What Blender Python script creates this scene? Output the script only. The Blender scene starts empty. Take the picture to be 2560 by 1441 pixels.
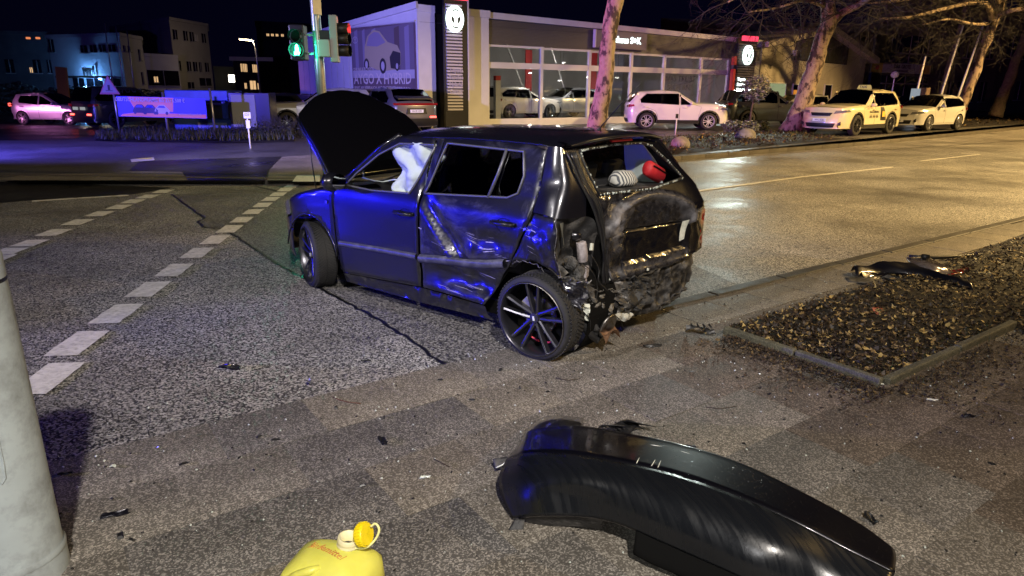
import bpy, bmesh, math, random
from mathutils import Vector, Matrix, noise
from mathutils.geometry import delaunay_2d_cdt
random.seed(7)
R = math.radians
scn = bpy.context.scene
COL = scn.collection

# ------------------------------------------------------------------ camera
FPX, CAMH, PITCH, ROLL = 1700.0, 1.73, math.atan(492 / 1700.0), R(0.5)
cam_d = bpy.data.cameras.new('camera'); cam = bpy.data.objects.new('camera', cam_d); COL.objects.link(cam)
cam_d.sensor_width = 36.0; cam_d.lens = 36.0 * FPX / 2560.0
cam_d.clip_start = 0.05; cam_d.clip_end = 2000
cam.matrix_world = Matrix.Translation((0, 0, CAMH)) @ Matrix.Rotation(math.pi / 2 - PITCH, 4, 'X') @ Matrix.Rotation(ROLL, 4, 'Z')
scn.camera = cam

# ------------------------------------------------------------------ night sky
world = bpy.data.worlds.new('World'); scn.world = world; world.use_nodes = True
wn = world.node_tree; wn.nodes.clear()
wo = wn.nodes.new('ShaderNodeOutputWorld'); bg = wn.nodes.new('ShaderNodeBackground'); bg2 = wn.nodes.new('ShaderNodeBackground')
sky = wn.nodes.new('ShaderNodeTexSky'); sky.sky_type = 'NISHITA'; sky.sun_disc = False
sky.sun_elevation = R(-6); sky.sun_rotation = R(60)
add = wn.nodes.new('ShaderNodeAddShader')
bg.inputs[1].default_value = 0.002
wn.links.new(sky.outputs[0], bg.inputs[0])
bg2.inputs[0].default_value = (0.16, 0.15, 1.0, 1); bg2.inputs[1].default_value = 0.0048
wn.links.new(bg.outputs[0], add.inputs[0]); wn.links.new(bg2.outputs[0], add.inputs[1]); wn.links.new(add.outputs[0], wo.inputs[0])

scn.view_settings.view_transform = 'Standard'; scn.view_settings.look = 'None'
scn.view_settings.exposure = 0.0; scn.view_settings.gamma = 1.0; scn.view_settings.use_curve_mapping = False
scn.cycles.max_bounces = 6; scn.cycles.transparent_max_bounces = 12
scn.cycles.sample_clamp_indirect = 4

# ------------------------------------------------------------------ night lamps, some of them spots added for tint
def lamp(name, loc, power, col, radius=.15, target=None, cone=None, blend=.6):
    d = bpy.data.lights.new(name, 'SPOT' if cone else 'POINT'); d.energy = power; d.color = col; d.shadow_soft_size = radius
    o = bpy.data.objects.new(name, d); COL.objects.link(o); o.location = loc
    if cone:
        d.spot_size = R(cone); d.spot_blend = blend
    if target is not None:
        o.rotation_euler = (Vector(target) - Vector(loc)).to_track_quat('-Z', 'Y').to_euler()
    return o
lamp('street_lamp_left_bulb', (-7.2, -1.2, 6.4), 3000, (1.0, .95, .90), .12, (2.0, 7.0, 0), 30, .7)
lamp('street_lamp_behind_bulb', (1.3, -3.8, 7.3), 5300, (1.0, .92, .83), .2, (-1.9, 5.2, 0), 70, 1.0)
lamp('street_lamp_right_bulb', (16.5, 12.5, 8.5), 19000, (1.0, .66, .25), .2, (12.5, 15.5, 0), 111, .4)
lamp('added_warm_spot', (12.5, 5.0, 7.8), 2600, (1.0, .64, .22), .16, (2.5, 5.0, 0), 84, .6)  # unseen warm spot, added to gild the hatch corner, bumper and foreground
lamp('street_lamp_far_right_bulb', (31, 27, 9), 27000, (1.0, .62, .21), .2, (25.5, 31, 0), 100, .4)
lamp('blue_beacon_bulb', (-22, 8.4, 1.6), 11000, (.012, .01, 1.0), .16, (-1.6, 6.2, .75), 15, .8)
lamp('near_blue_beacon_bulb', (-11.5, 1.6, 1.5), 3800, (.012, .01, 1.0), .12, (-.1, 4.5, .75), 23, .5)
lamp('rear_blue_beacon_bulb', (-15.5, 15, 2.2), 8000, (.12, .09, 1.0), .14, (-11, 24, .8), 130, .6)
lamp('added_lilac_spot', (-10.5, 9.5, 3.0), 12500, (.46, .40, 1.0), .14, (5, 34, 3.2), 62)  # unseen lilac spot, added to brighten the showroom front and the gable
lamp('added_magenta_spot', (-9.5, 12.0, 2.2), 9500, (1.0, .13, .28), .12, (7, 26, 3.6), 44)  # unseen magenta spot, added to tint the tree trunks; no tail lamp
lamp('added_pink_spot', (-30, 27, 2.0), 3600, (1.0, .30, .75), .1, (-21, 34, .8), 40)  # unseen pink spot, added to light the silver hatchback
lamp('phone_torch_bulb', (-.05, .0, 1.71), 62, (1.0, .98, .97), .006)

# ------------------------------------------------------------------ helpers
def at(px, py, z=0.0):
    """a point of the plane z seen along the ray of photograph pixel px, py"""
    d = cam.matrix_world.to_3x3() @ Vector(((px - 1280) / FPX, -(py - 720.5) / FPX, -1))
    t = (z - CAMH) / d.z
    return Vector((d.x * t, d.y * t, z))

def onwall(px, py, p0, dr):
    """a point of the vertical plane through p0 with horizontal direction dr"""
    d = cam.matrix_world.to_3x3() @ Vector(((px - 1280) / FPX, -(py - 720.5) / FPX, -1))
    n = Vector((-dr[1], dr[0], 0)); t = (Vector((p0[0], p0[1], 0))).dot(n) / d.dot(n)
    return Vector((d.x * t, d.y * t, CAMH + d.z * t))

def link(o, parent=None):
    COL.objects.link(o)
    if parent is not None: o.parent = parent
    return o

def tag(o, label=None, cat=None, group=None, kind=None):
    if label: o['label'] = label
    if cat: o['category'] = cat
    if group: o['group'] = group
    if kind: o['kind'] = kind
    return o

def empty(name, loc=(0, 0, 0), rz=0, label=None, cat=None, group=None):
    o = bpy.data.objects.new(name, None); link(o); o.location = loc; o.rotation_euler = (0, 0, rz)
    o.empty_display_size = .2
    return tag(o, label, cat, group)

def mesh_obj(name, vs, fs, mat, parent=None, smooth=False, mats=None, mi=None):
    me = bpy.data.meshes.new(name); me.from_pydata([tuple(v) for v in vs], [], fs)
    for m in (mats or [mat]): me.materials.append(m)
    if mi: me.polygons.foreach_set('material_index', mi)
    if smooth: me.polygons.foreach_set('use_smooth', [True] * len(me.polygons))
    me.update()
    o = bpy.data.objects.new(name, me); link(o, parent)
    return o

class MB:
    def __init__(s): s.v = []; s.f = []
    def quad(s, a, b, c, d):
        n = len(s.v); s.v += [Vector(p) for p in (a, b, c, d)]; s.f.append((n, n+1, n+2, n+3)); return s
    def box(s, c, d, rz=0, rx=0, ry=0, taper=1.0):
        n = len(s.v); m = Matrix.Rotation(rz, 3, 'Z') @ Matrix.Rotation(ry, 3, 'Y') @ Matrix.Rotation(rx, 3, 'X')
        for k in range(8):
            t = taper if k & 4 else 1.0
            p = Vector(((1 if k & 1 else -1) * d[0] * t, (1 if k & 2 else -1) * d[1] * t, (1 if k & 4 else -1) * d[2])) / 2
            s.v.append(m @ p + Vector(c))
        for f in ((0, 2, 3, 1), (4, 5, 7, 6), (0, 1, 5, 4), (2, 6, 7, 3), (0, 4, 6, 2), (1, 3, 7, 5)): s.f.append(tuple(n + i for i in f))
        return s
    def bb(s, x0, x1, y0, y1, z0, z1):
        return s.box(((x0+x1)/2, (y0+y1)/2, (z0+z1)/2), (abs(x1-x0), abs(y1-y0), abs(z1-z0)))
    def tube(s, pts, r, n=8, cap=True):
        pts = [Vector(p) for p in pts]; rs = r if isinstance(r, (list, tuple)) else [r] * len(pts)
        base = len(s.v); up = Vector((0, 0, 1)); prev = None
        for i, p in enumerate(pts):
            t = (pts[min(i+1, len(pts)-1)] - pts[max(i-1, 0)])
            if t.length < 1e-9: t = Vector((0, 0, 1))
            t.normalize()
            if prev is None:
                a = t.cross(up if abs(t.z) < .95 else Vector((1, 0, 0))).normalized()
            else:
                a = (prev - t * prev.dot(t)); a = a.normalized() if a.length > 1e-6 else t.orthogonal().normalized()
            prev = a; b = t.cross(a)
            for k in range(n):
                an = 2 * math.pi * k / n
                s.v.append(p + a * (math.cos(an) * rs[i]) + b * (math.sin(an) * rs[i]))
        for i in range(len(pts) - 1):
            for k in range(n):
                s.f.append((base+i*n+k, base+i*n+(k+1) % n, base+(i+1)*n+(k+1) % n, base+(i+1)*n+k))
        if cap:
            s.f.append(tuple(base + k for k in range(n))[::-1]); s.f.append(tuple(base + (len(pts)-1)*n + k for k in range(n)))
        return s
    def prism(s, poly, ax, c0, c1):
        """poly of 2D points, extruded along axis ax from c0 to c1; ax 0: (y,z), 1: (x,z), 2: (x,y)"""
        n = len(s.v); m = len(poly)
        for c in (c0, c1):
            for a, b in poly:
                s.v.append(Vector({0: (c, a, b), 1: (a, c, b), 2: (a, b, c)}[ax]))
        s.f.append(tuple(range(n, n+m))); s.f.append(tuple(range(n+2*m-1, n+m-1, -1)))
        for k in range(m): s.f.append((n+k, n+m+k, n+m+(k+1) % m, n+(k+1) % m))
        return s
    def lathe(s, prof, c=(0, 0, 0), axis='z', n=24, cap=False):
        base = len(s.v)
        for (r, h) in prof:
            for k in range(n):
                a = 2 * math.pi * k / n; x, y = r*math.cos(a), r*math.sin(a)
                p = {'z': (x, y, h), 'y': (x, h, y), 'x': (h, x, y)}[axis]
                s.v.append(Vector(p) + Vector(c))
        for i in range(len(prof)-1):
            for k in range(n): s.f.append((base+i*n+k, base+i*n+(k+1) % n, base+(i+1)*n+(k+1) % n, base+(i+1)*n+k))
        if cap:
            s.f.append(tuple(base + k for k in range(n))); s.f.append(tuple(base + (len(prof)-1)*n + k for k in range(n)))
        return s
    def xf(s, m, start=0):
        for i in range(start, len(s.v)): s.v[i] = m @ s.v[i]
        return s
    def build(s, name, mat, parent=None, smooth=False, bevel=0, auto=None):
        o = mesh_obj(name, s.v, s.f, mat, parent, smooth)
        if bevel:
            b = o.modifiers.new('bevel', 'BEVEL'); b.width = bevel; b.segments = 2; b.limit_method = 'ANGLE'
        if auto is not None:
            for p in o.data.polygons: p.use_smooth = True
            try: o.data.set_sharp_from_angle(angle=R(auto))
            except Exception: pass
        return o

def copy_thing(o, parent=None):
    c = o.copy(); COL.objects.link(c); c.parent = parent
    for ch in [x for x in o.children]: copy_thing(ch, c)
    return c

# ------------------------------------------------------------------ materials
MATS = {}
def mat(name, col=(.5, .5, .5), rough=.6, metal=0.0, spec=.5, coat=0.0, coatr=.05, emit=None, es=0.0,
        var=0.0, vs=4.0, bump=0.0, bs=60.0, var2=None, dirt=None, dscale=2.5, damt=.5, trans=0.0, rvar=0.0):
    m = bpy.data.materials.new(name); m.use_nodes = True; nt = m.node_tree; N = nt.nodes; L = nt.links
    b = N['Principled BSDF']; MATS[name] = m
    b.inputs['Base Color'].default_value = (*col, 1); b.inputs['Roughness'].default_value = rough
    b.inputs['Metallic'].default_value = metal; b.inputs['Specular IOR Level'].default_value = spec
    b.inputs['Coat Weight'].default_value = coat; b.inputs['Coat Roughness'].default_value = coatr
    if trans: b.inputs['Transmission Weight'].default_value = trans
    if emit: b.inputs['Emission Color'].default_value = (*emit, 1); b.inputs['Emission Strength'].default_value = es
    tc = None
    def coords():
        nonlocal tc
        if tc is None: tc = N.new('ShaderNodeTexCoord')
        return tc.outputs['Object']
    def noise_(sc, det=4, ro=.6):
        n = N.new('ShaderNodeTexNoise'); n.inputs['Scale'].default_value = sc; n.inputs['Detail'].default_value = det
        n.inputs['Roughness'].default_value = ro; L.new(coords(), n.inputs['Vector']); return n
    out = None
    if var:
        n = noise_(vs); r = N.new('ShaderNodeValToRGB')
        r.color_ramp.elements[0].position = .3; r.color_ramp.elements[1].position = .7
        r.color_ramp.elements[0].color = (*[c*(1-var) for c in col], 1)
        c2 = var2 or [min(1, c*(1+var)) for c in col]
        r.color_ramp.elements[1].color = (*c2, 1)
        L.new(n.outputs['Fac'], r.inputs[0]); out = r.outputs[0]; L.new(out, b.inputs['Base Color'])
    if dirt:
        n = noise_(dscale, 6, .7); r = N.new('ShaderNodeValToRGB'); r.color_ramp.elements[0].position = .48; r.color_ramp.elements[1].position = .68
        r.color_ramp.elements[0].color = (0, 0, 0, 1); r.color_ramp.elements[1].color = (damt, damt, damt, 1)
        L.new(n.outputs['Fac'], r.inputs[0]); mx = N.new('ShaderNodeMix'); mx.data_type = 'RGBA'
        L.new(r.outputs[0], mx.inputs[0])
        if out is not None: L.new(out, mx.inputs[6])
        else: mx.inputs[6].default_value = (*col, 1)
        mx.inputs[7].default_value = (*dirt, 1); L.new(mx.outputs[2], b.inputs['Base Color'])
        ad = N.new('ShaderNodeMath'); ad.operation = 'MULTIPLY_ADD'; ad.inputs[1].default_value = .5; ad.inputs[2].default_value = rough
        L.new(r.outputs[0], ad.inputs[0]); L.new(ad.outputs[0], b.inputs['Roughness'])
    if rvar:
        n = noise_(3.0, 5, .65); mr = N.new('ShaderNodeMapRange'); mr.inputs[3].default_value = max(0, rough-rvar); mr.inputs[4].default_value = min(1, rough+rvar)
        mr.inputs[1].default_value = .35; mr.inputs[2].default_value = .65
        L.new(n.outputs['Fac'], mr.inputs[0]); L.new(mr.outputs[0], b.inputs['Roughness'])
    if bump:
        n = noise_(bs, 3); bp = N.new('ShaderNodeBump'); bp.inputs['Strength'].default_value = bump; bp.inputs['Distance'].default_value = .01
        L.new(n.outputs['Fac'], bp.inputs['Height']); L.new(bp.outputs[0], b.inputs['Normal'])
    return m

def speckle(name, lo, hi, scale, big=.35, bigs=.6, rough=.5, thr=(.35, .75), bump=.35, tint=None, rvar=.12, warp=0):
    """stones set in a binder: voronoi cells, each its own grey, over broad worn patches"""
    m = bpy.data.materials.new(name); m.use_nodes = True; nt = m.node_tree; N = nt.nodes; L = nt.links; b = N['Principled BSDF']
    tc = N.new('ShaderNodeTexCoord'); v = N.new('ShaderNodeTexVoronoi'); v.inputs['Scale'].default_value = scale
    L.new(tc.outputs['Object'], v.inputs['Vector'])
    sep = N.new('ShaderNodeSeparateColor'); L.new(v.outputs['Color'], sep.inputs[0])
    r = N.new('ShaderNodeValToRGB'); r.color_ramp.elements[0].position = thr[0]; r.color_ramp.elements[1].position = thr[1]
    r.color_ramp.elements[0].color = (*lo, 1); r.color_ramp.elements[1].color = (*hi, 1); L.new(sep.outputs[0], r.inputs[0])
    n = N.new('ShaderNodeTexNoise'); n.inputs['Scale'].default_value = bigs; n.inputs['Detail'].default_value = 8; n.inputs['Roughness'].default_value = .62
    L.new(tc.outputs['Object'], n.inputs['Vector'])
    mr = N.new('ShaderNodeMapRange'); mr.inputs[1].default_value = .3; mr.inputs[2].default_value = .7; mr.inputs[3].default_value = 1-big; mr.inputs[4].default_value = 1+big*.5
    L.new(n.outputs['Fac'], mr.inputs[0])
    mx = N.new('ShaderNodeVectorMath'); mx.operation = 'SCALE'; L.new(r.outputs[0], mx.inputs[0]); L.new(mr.outputs[0], mx.inputs['Scale'])
    L.new(mx.outputs[0], b.inputs['Base Color'])
    mr2 = N.new('ShaderNodeMapRange'); mr2.inputs[1].default_value = .35; mr2.inputs[2].default_value = .65; mr2.inputs[3].default_value = rough-rvar; mr2.inputs[4].default_value = rough+rvar
    L.new(n.outputs['Fac'], mr2.inputs[0]); L.new(mr2.outputs[0], b.inputs['Roughness'])
    bp = N.new('ShaderNodeBump'); bp.inputs['Strength'].default_value = bump; bp.inputs['Distance'].default_value = .004
    L.new(sep.outputs[1], bp.inputs['Height']); L.new(bp.outputs[0], b.inputs['Normal'])
    MATS[name] = m; return m

def island(name, cols, rough=.6, spec=.4):
    """each loose piece of one mesh takes its own colour"""
    m = bpy.data.materials.new(name); m.use_nodes = True; N = m.node_tree.nodes; L = m.node_tree.links; b = N['Principled BSDF']
    g = N.new('ShaderNodeNewGeometry'); r = N.new('ShaderNodeValToRGB'); r.color_ramp.interpolation = 'CONSTANT'
    while len(r.color_ramp.elements) < len(cols): r.color_ramp.elements.new(.5)
    for i, c in enumerate(cols): r.color_ramp.elements[i].position = i/len(cols); r.color_ramp.elements[i].color = (*c, 1)
    L.new(g.outputs['Random Per Island'], r.inputs[0]); L.new(r.outputs[0], b.inputs['Base Color'])
    b.inputs['Roughness'].default_value = rough; b.inputs['Specular IOR Level'].default_value = spec
    return m

def glassy(name, tint=(.5, .55, .6), refl=.06, rough=.02):
    m = bpy.data.materials.new(name); m.use_nodes = True; N = m.node_tree.nodes; L = m.node_tree.links; N.clear()
    o = N.new('ShaderNodeOutputMaterial'); t = N.new('ShaderNodeBsdfTransparent'); t.inputs[0].default_value = (*tint, 1)
    g = N.new('ShaderNodeBsdfGlossy'); g.inputs['Roughness'].default_value = rough; g.inputs['Color'].default_value = (1, 1, 1, 1)
    f = N.new('ShaderNodeLayerWeight'); f.inputs[0].default_value = .5; mx = N.new('ShaderNodeMixShader')
    pw = N.new('ShaderNodeMath'); pw.operation = 'POWER'; pw.inputs[1].default_value = 4.0; L.new(f.outputs['Facing'], pw.inputs[0])
    a = N.new('ShaderNodeMath'); a.operation = 'MULTIPLY_ADD'; a.inputs[1].default_value = .8; a.inputs[2].default_value = refl; a.use_clamp = True
    L.new(pw.outputs[0], a.inputs[0])
    L.new(a.outputs[0], mx.inputs[0]); L.new(t.outputs[0], mx.inputs[1]); L.new(g.outputs[0], mx.inputs[2]); L.new(mx.outputs[0], o.inputs[0])
    return m

def emis(name, col, s):
    m = bpy.data.materials.new(name); m.use_nodes = True; N = m.node_tree.nodes; N.clear()
    o = N.new('ShaderNodeOutputMaterial'); e = N.new('ShaderNodeEmission'); e.inputs[0].default_value = (*col, 1); e.inputs[1].default_value = s
    m.node_tree.links.new(e.outputs[0], o.inputs[0]); return m

M = {}
M['road'] = speckle('road_asphalt', (.028, .028, .030), (.49, .47, .44), 100, big=.55, bigs=.45, rough=.52, thr=(.3, .9), bump=.5, rvar=.16)
M['patch'] = speckle('patched_asphalt', (.024, .024, .026), (.36, .345, .32), 95, big=.35, bigs=.6, rough=.52, thr=(.3, 1.0), bump=.45)
M['farpath'] = speckle('far_path_asphalt', (.05, .05, .052), (.14, .135, .13), 60, big=.4, bigs=.5, rough=.55, bump=.25)
M['fardark'] = speckle('dark_wet_asphalt', (.012, .012, .013), (.05, .048, .046), 60, big=.5, bigs=.6, rough=.38, bump=.25)
M['slab_tan'] = speckle('tan_concrete_slab', (.105, .092, .075), (.36, .33, .28), 170, big=.42, bigs=.9, rough=.62, thr=(.5, 1.0), bump=.25)
M['slab_grey'] = speckle('grey_concrete_slab', (.092, .084, .073), (.36, .33, .29), 170, big=.45, bigs=.9, rough=.6, thr=(.5, 1.0), bump=.3)
M['slab_dimmed'] = speckle('brown_dimmed_slab', (.062, .050, .042), (.25, .21, .18), 170, big=.5, bigs=.9, rough=.6, thr=(.55, 1.0), bump=.3)  # brown slabs; the dimmer light at the right is put into their colour
M['slab_dark'] = speckle('dark_concrete_slab', (.070, .066, .062), (.30, .28, .26), 170, big=.45, bigs=.9, rough=.58, thr=(.5, 1.0), bump=.35)
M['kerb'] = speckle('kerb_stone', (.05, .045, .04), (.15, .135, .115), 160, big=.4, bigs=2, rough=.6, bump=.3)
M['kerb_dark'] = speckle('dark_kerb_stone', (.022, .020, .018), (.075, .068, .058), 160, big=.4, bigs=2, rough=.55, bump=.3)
M['edging'] = speckle('mossy_edging', (.05, .047, .033), (.12, .112, .078), 160, big=.45, bigs=3, rough=.7, bump=.35)
M['paint_line'] = mat('road_marking_paint', (.62, .60, .56), .55, var=.16, vs=9, bump=.3, bs=150, dirt=(.2, .19, .17), dscale=26, damt=.45)
M['tar'] = mat('tar_seam', (.006, .006, .007), .35)
M['soil'] = mat('soil', (.006, .0042, .0032), .8, var=.6, vs=7, bump=.9, bs=18)
M['leaf'] = island('dry_leaf', [(.05, .03, .016), (.022, .013, .009), (.17, .11, .045), (.018, .011, .008), (.04, .024, .013), (.028, .017, .011), (.34, .24, .09), (.015, .010, .008), (.022, .014, .011), (.018, .012, .009)], .55)
M['grass'] = island('grass_blade', [(.03, .045, .015), (.05, .06, .02), (.08, .07, .03), (.02, .03, .012)], .7)
M['hedge'] = island('hedge_leaf', [(.02, .028, .014), (.03, .035, .018), (.045, .04, .025), (.015, .02, .012)], .6)
M['twig'] = mat('twig_bark', (.05, .035, .025), .8)
M['wood'] = mat('wood', (.2, .13, .07), .7, var=.3)
# ------------------------------------------------------------------ surface helpers: curved panels cut from outlines
def resample(poly, res, closed=True):
    out = []; n = len(poly)
    for i in range(n if closed else n-1):
        a = poly[i]; b = poly[(i+1) % n]; d = math.dist(a, b); k = max(1, int(math.ceil(d/res)))
        for j in range(k): out.append((a[0]+(b[0]-a[0])*j/k, a[1]+(b[1]-a[1])*j/k))
    if not closed: out.append(tuple(poly[-1]))
    return out

def inside(p, poly):
    x, y = p; c = False; n = len(poly); j = n-1
    for i in range(n):
        xi, yi = poly[i]; xj, yj = poly[j]
        if (yi > y) != (yj > y) and x < (xj-xi)*(y-yi)/(yj-yi)+xi: c = not c
        j = i
    return c

def segdist(p, poly, closed=True):
    best = 1e9; n = len(poly); px, py = p
    for i in range(n if closed else n-1):
        ax, ay = poly[i]; bx, by = poly[(i+1) % n]; dx, dy = bx-ax, by-ay; l2 = dx*dx+dy*dy
        t = 0 if l2 < 1e-12 else max(0, min(1, ((px-ax)*dx+(py-ay)*dy)/l2))
        d = (ax+t*dx-px)**2+(ay+t*dy-py)**2
        if d < best: best = d
    return math.sqrt(best)

def offset_poly(poly, d):
    """move every corner d inwards (counter-clockwise or clockwise alike)"""
    n = len(poly); area = sum(poly[i][0]*poly[(i+1) % n][1]-poly[(i+1) % n][0]*poly[i][1] for i in range(n))
    s = 1 if area > 0 else -1; out = []
    for i in range(n):
        a = Vector(poly[i-1]); b = Vector(poly[i]); c = Vector(poly[(i+1) % n])
        e1 = (b-a); e2 = (c-b)
        if e1.length < 1e-9 or e2.length < 1e-9: out.append(tuple(b)); continue
        e1.normalize(); e2.normalize()
        n1 = Vector((-e1.y, e1.x))*s; n2 = Vector((-e2.y, e2.x))*s; m = n1+n2
        if m.length < 1e-6: m = n1
        m.normalize(); k = d/max(.35, m.dot(n1)); out.append(tuple(b+m*k))
    return out

def panel(name, outer, holes, mapf, material, parent, res=.08, off=0.0, thick=.0, gap=0.0, lip=0.0, lipw=.008, smooth=True, disp=None, attr=None):
    if gap: outer = offset_poly(outer, gap)
    loops = [resample(outer, res)] + [resample(h, res) for h in holes]
    inner = resample(offset_poly(outer, lipw), res) if lip else None
    pts = []; edges = []; faces = []
    for lp in loops:
        b = len(pts); pts += lp; edges += [(b+i, b+(i+1) % len(lp)) for i in range(len(lp))]
    lipn = len(loops[0]); nb = len(pts)
    if inner: pts += [p for p in inner if inside(p, outer)]
    xs = [p[0] for p in outer]; ys = [p[1] for p in outer]
    x = min(xs)+res/2
    while x < max(xs):
        y = min(ys)+res/2
        while y < max(ys):
            p = (x, y)
            if inside(p, outer) and segdist(p, outer) > res*.35 and not any(inside(p, h) or segdist(p, h) < res*.35 for h in holes): pts.append(p)
            y += res
        x += res
    r = delaunay_2d_cdt([Vector(p) for p in pts], edges, [], 0, 1e-6)
    vs2, fs2 = r[0], r[2]; orig = r[3]
    fs = []
    for f in fs2:
        c = (sum(vs2[i].x for i in f)/3, sum(vs2[i].y for i in f)/3)
        if inside(c, loops[0]) and not any(inside(c, h) for h in loops[1:]): fs.append(tuple(f))
    vs = []
    for i, v in enumerate(vs2):
        o_ = off
        if lip and orig[i] and min(orig[i]) < lipn: o_ -= lip
        p = mapf(v.x, v.y, o_)
        if disp: p = disp(Vector(p))
        vs.append(p)
    o = mesh_obj(name, vs, fs, material, parent, smooth)
    if attr:
        at_ = o.data.attributes.new('dust', 'FLOAT', 'POINT'); at_.data.foreach_set('value', [attr(v.x, v.y) for v in vs2])
    if thick:
        s = o.modifiers.new('solid', 'SOLIDIFY'); s.thickness = thick; s.offset = 0
    return o

def catmull(pts, n):
    pts = [Vector(p) for p in pts]; m = len(pts)-1; out = []
    for i in range(n+1):
        t = i/n*m; k = min(int(t), m-1); f = t-k
        p0 = pts[max(k-1, 0)]; p1 = pts[k]; p2 = pts[k+1]; p3 = pts[min(k+2, m)]
        if k == 0: p0 = p1*2-p2
        if k == m-1: p3 = p2*2-p1
        out.append(.5*((2*p1)+(p2-p0)*f+(2*p0-5*p1+4*p2-p3)*f*f+(3*p1-p0-3*p2+p3)*f**3))
    return out

def loft(name, rows, nu, nv, material, parent, disp=None, thick=0, smooth=True, keep=None):
    """rows of control points; a smooth skin runs through them"""
    rr = [catmull(r, nu) for r in rows]
    cols = [catmull([r[i] for r in rr], nv) for i in range(nu+1)]
    vs = []; fs = []
    for i in range(nu+1):
        for j in range(nv+1):
            p = cols[i][j]
            if disp: p = disp(p)
            vs.append(p)
    for i in range(nu):
        for j in range(nv):
            if keep is None or keep(i/nu, j/nv): fs.append((i*(nv+1)+j, (i+1)*(nv+1)+j, (i+1)*(nv+1)+j+1, i*(nv+1)+j+1))
    o = mesh_obj(name, vs, fs, material, parent, smooth)
    if thick:
        s = o.modifiers.new('solid', 'SOLIDIFY'); s.thickness = thick; s.offset = -1
    return o

def nz(p, sc, seed=0.0):
    return noise.noise(Vector((p[0]*sc+seed, p[1]*sc+seed*1.7, p[2]*sc-seed)))

def interp(tab, x):
    if x <= tab[0][0]: return tab[0][1]
    for (a, va), (b, vb) in zip(tab, tab[1:]):
        if x <= b:
            t = (x-a)/(b-a); t = t*t*(3-2*t)*.35 + t*.65
            return va+(vb-va)*t
    return tab[-1][1]

FONT = None
def text(name, s, size, material, parent, m, extrude=.004, align='CENTER', xs=1.0, bold=0.0, shear=0.0, spacing=1.0):
    cu = bpy.data.curves.new(name, 'FONT'); cu.body = s; cu.size = size; cu.extrude = extrude; cu.align_x = align; cu.align_y = 'CENTER'
    cu.offset = bold; cu.shear = shear; cu.space_character = spacing
    cu.resolution_u = 2
    t = bpy.data.objects.new(name, cu); COL.objects.link(t)
    me = bpy.data.meshes.new_from_object(t.evaluated_get(bpy.context.evaluated_depsgraph_get()))
    bpy.data.objects.remove(t); bpy.data.curves.remove(cu)
    me.materials.clear(); me.materials.append(material)
    o = bpy.data.objects.new(name, me); link(o, parent)
    o.matrix_local = m @ Matrix.Diagonal((xs, 1, 1, 1))
    return o

def frame_m(o, xdir, zdir=(0, 0, 1)):
    """matrix: text x along xdir, text y along zdir, facing out"""
    x = Vector(xdir).normalized(); y = Vector(zdir).normalized(); z = x.cross(y)
    m = Matrix((x, y, z)).transposed().to_4x4(); m.translation = Vector(o); return m

# ------------------------------------------------------------------ wheels
M['tyre'] = mat('tyre_rubber', (.012, .012, .013), .75, bump=.2, bs=90, dirt=(.06, .055, .05), dscale=9, damt=.3)
M['alloy'] = mat('alloy_rim', (.55, .56, .6), .25, metal=1)
M['alloy_dark'] = mat('dark_alloy_rim', (.10, .10, .12), .32, metal=.9, var=.2)
M['black'] = mat('black_plastic', (.008, .008, .009), .45)
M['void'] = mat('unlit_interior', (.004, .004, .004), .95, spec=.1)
M['chrome'] = mat('chrome', (.6, .6, .62), .12, metal=1)
M['steel'] = mat('worn_steel', (.22, .21, .20), .4, metal=1, var=.3, vs=20)

def tyre_mesh(r, w, n=40, ri=.70):
    b = MB()
    ra = max(.82, ri+.02)
    pr = [(r*ri, -w*.48), (r*ra, -w*.5), (r*.93, -w*.49), (r*.985, -w*.42), (r, -w*.3), (r, -w*.02), (r*.985, -w*.015), (r*.985, w*.015), (r, w*.02), (r, w*.3), (r*.985, w*.42), (r*.93, w*.49), (r*ra, w*.5), (r*ri, w*.48)]
    b.lathe(pr, axis='y', n=n)
    return b

def rim_mesh(r, w, spokes=5, twin=True, face=.42, sw=.035):
    b = MB(); R0 = r*.71
    b.lathe([(R0, w*.49), (R0*.985, w*.50), (R0*.95, w*.46), (R0*.9, w*.2), (R0*.88, -w*.45), (R0*.93, -w*.48)], axis='y', n=36)
    for k in range(spokes):
        for s in ((-1, 1) if twin else (0,)):
            a0 = 2*math.pi*k/spokes; a1 = a0+s*.21
            p0 = Vector((math.cos(a0+s*.35), 0, math.sin(a0+s*.35)))*r*.10; p1 = Vector((math.cos(a1), 0, math.sin(a1)))*R0*.95
            d = (p1-p0).normalized(); nrm = Vector((-d.z, 0, d.x))
            n = len(b.v)
            for (p, wd, y0, y1) in ((p0, sw*1.15, w*face, w*(face-.22)), (p0*.5+p1*.5, sw*.8, w*(face+.03), w*(face-.16)), (p1, sw*.7, w*(face+.05), w*(face-.1))):
                for (sx, y) in ((-1, y1), (-.55, y0), (.55, y0), (1, y1)): b.v.append(p+nrm*wd*sx/2*2*.5+Vector((0, y, 0)))
            for i in range(2):
                for j in range(4): b.f.append((n+i*4+j, n+i*4+(j+1) % 4, n+i*4+4+(j+1) % 4, n+i*4+4+j))
    b.lathe([(.001, w*(face+.03)), (r*.10, w*(face+.03)), (r*.13, w*(face-.02)), (r*.16, w*(face-.2))], axis='y', n=16)
    return b

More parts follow.
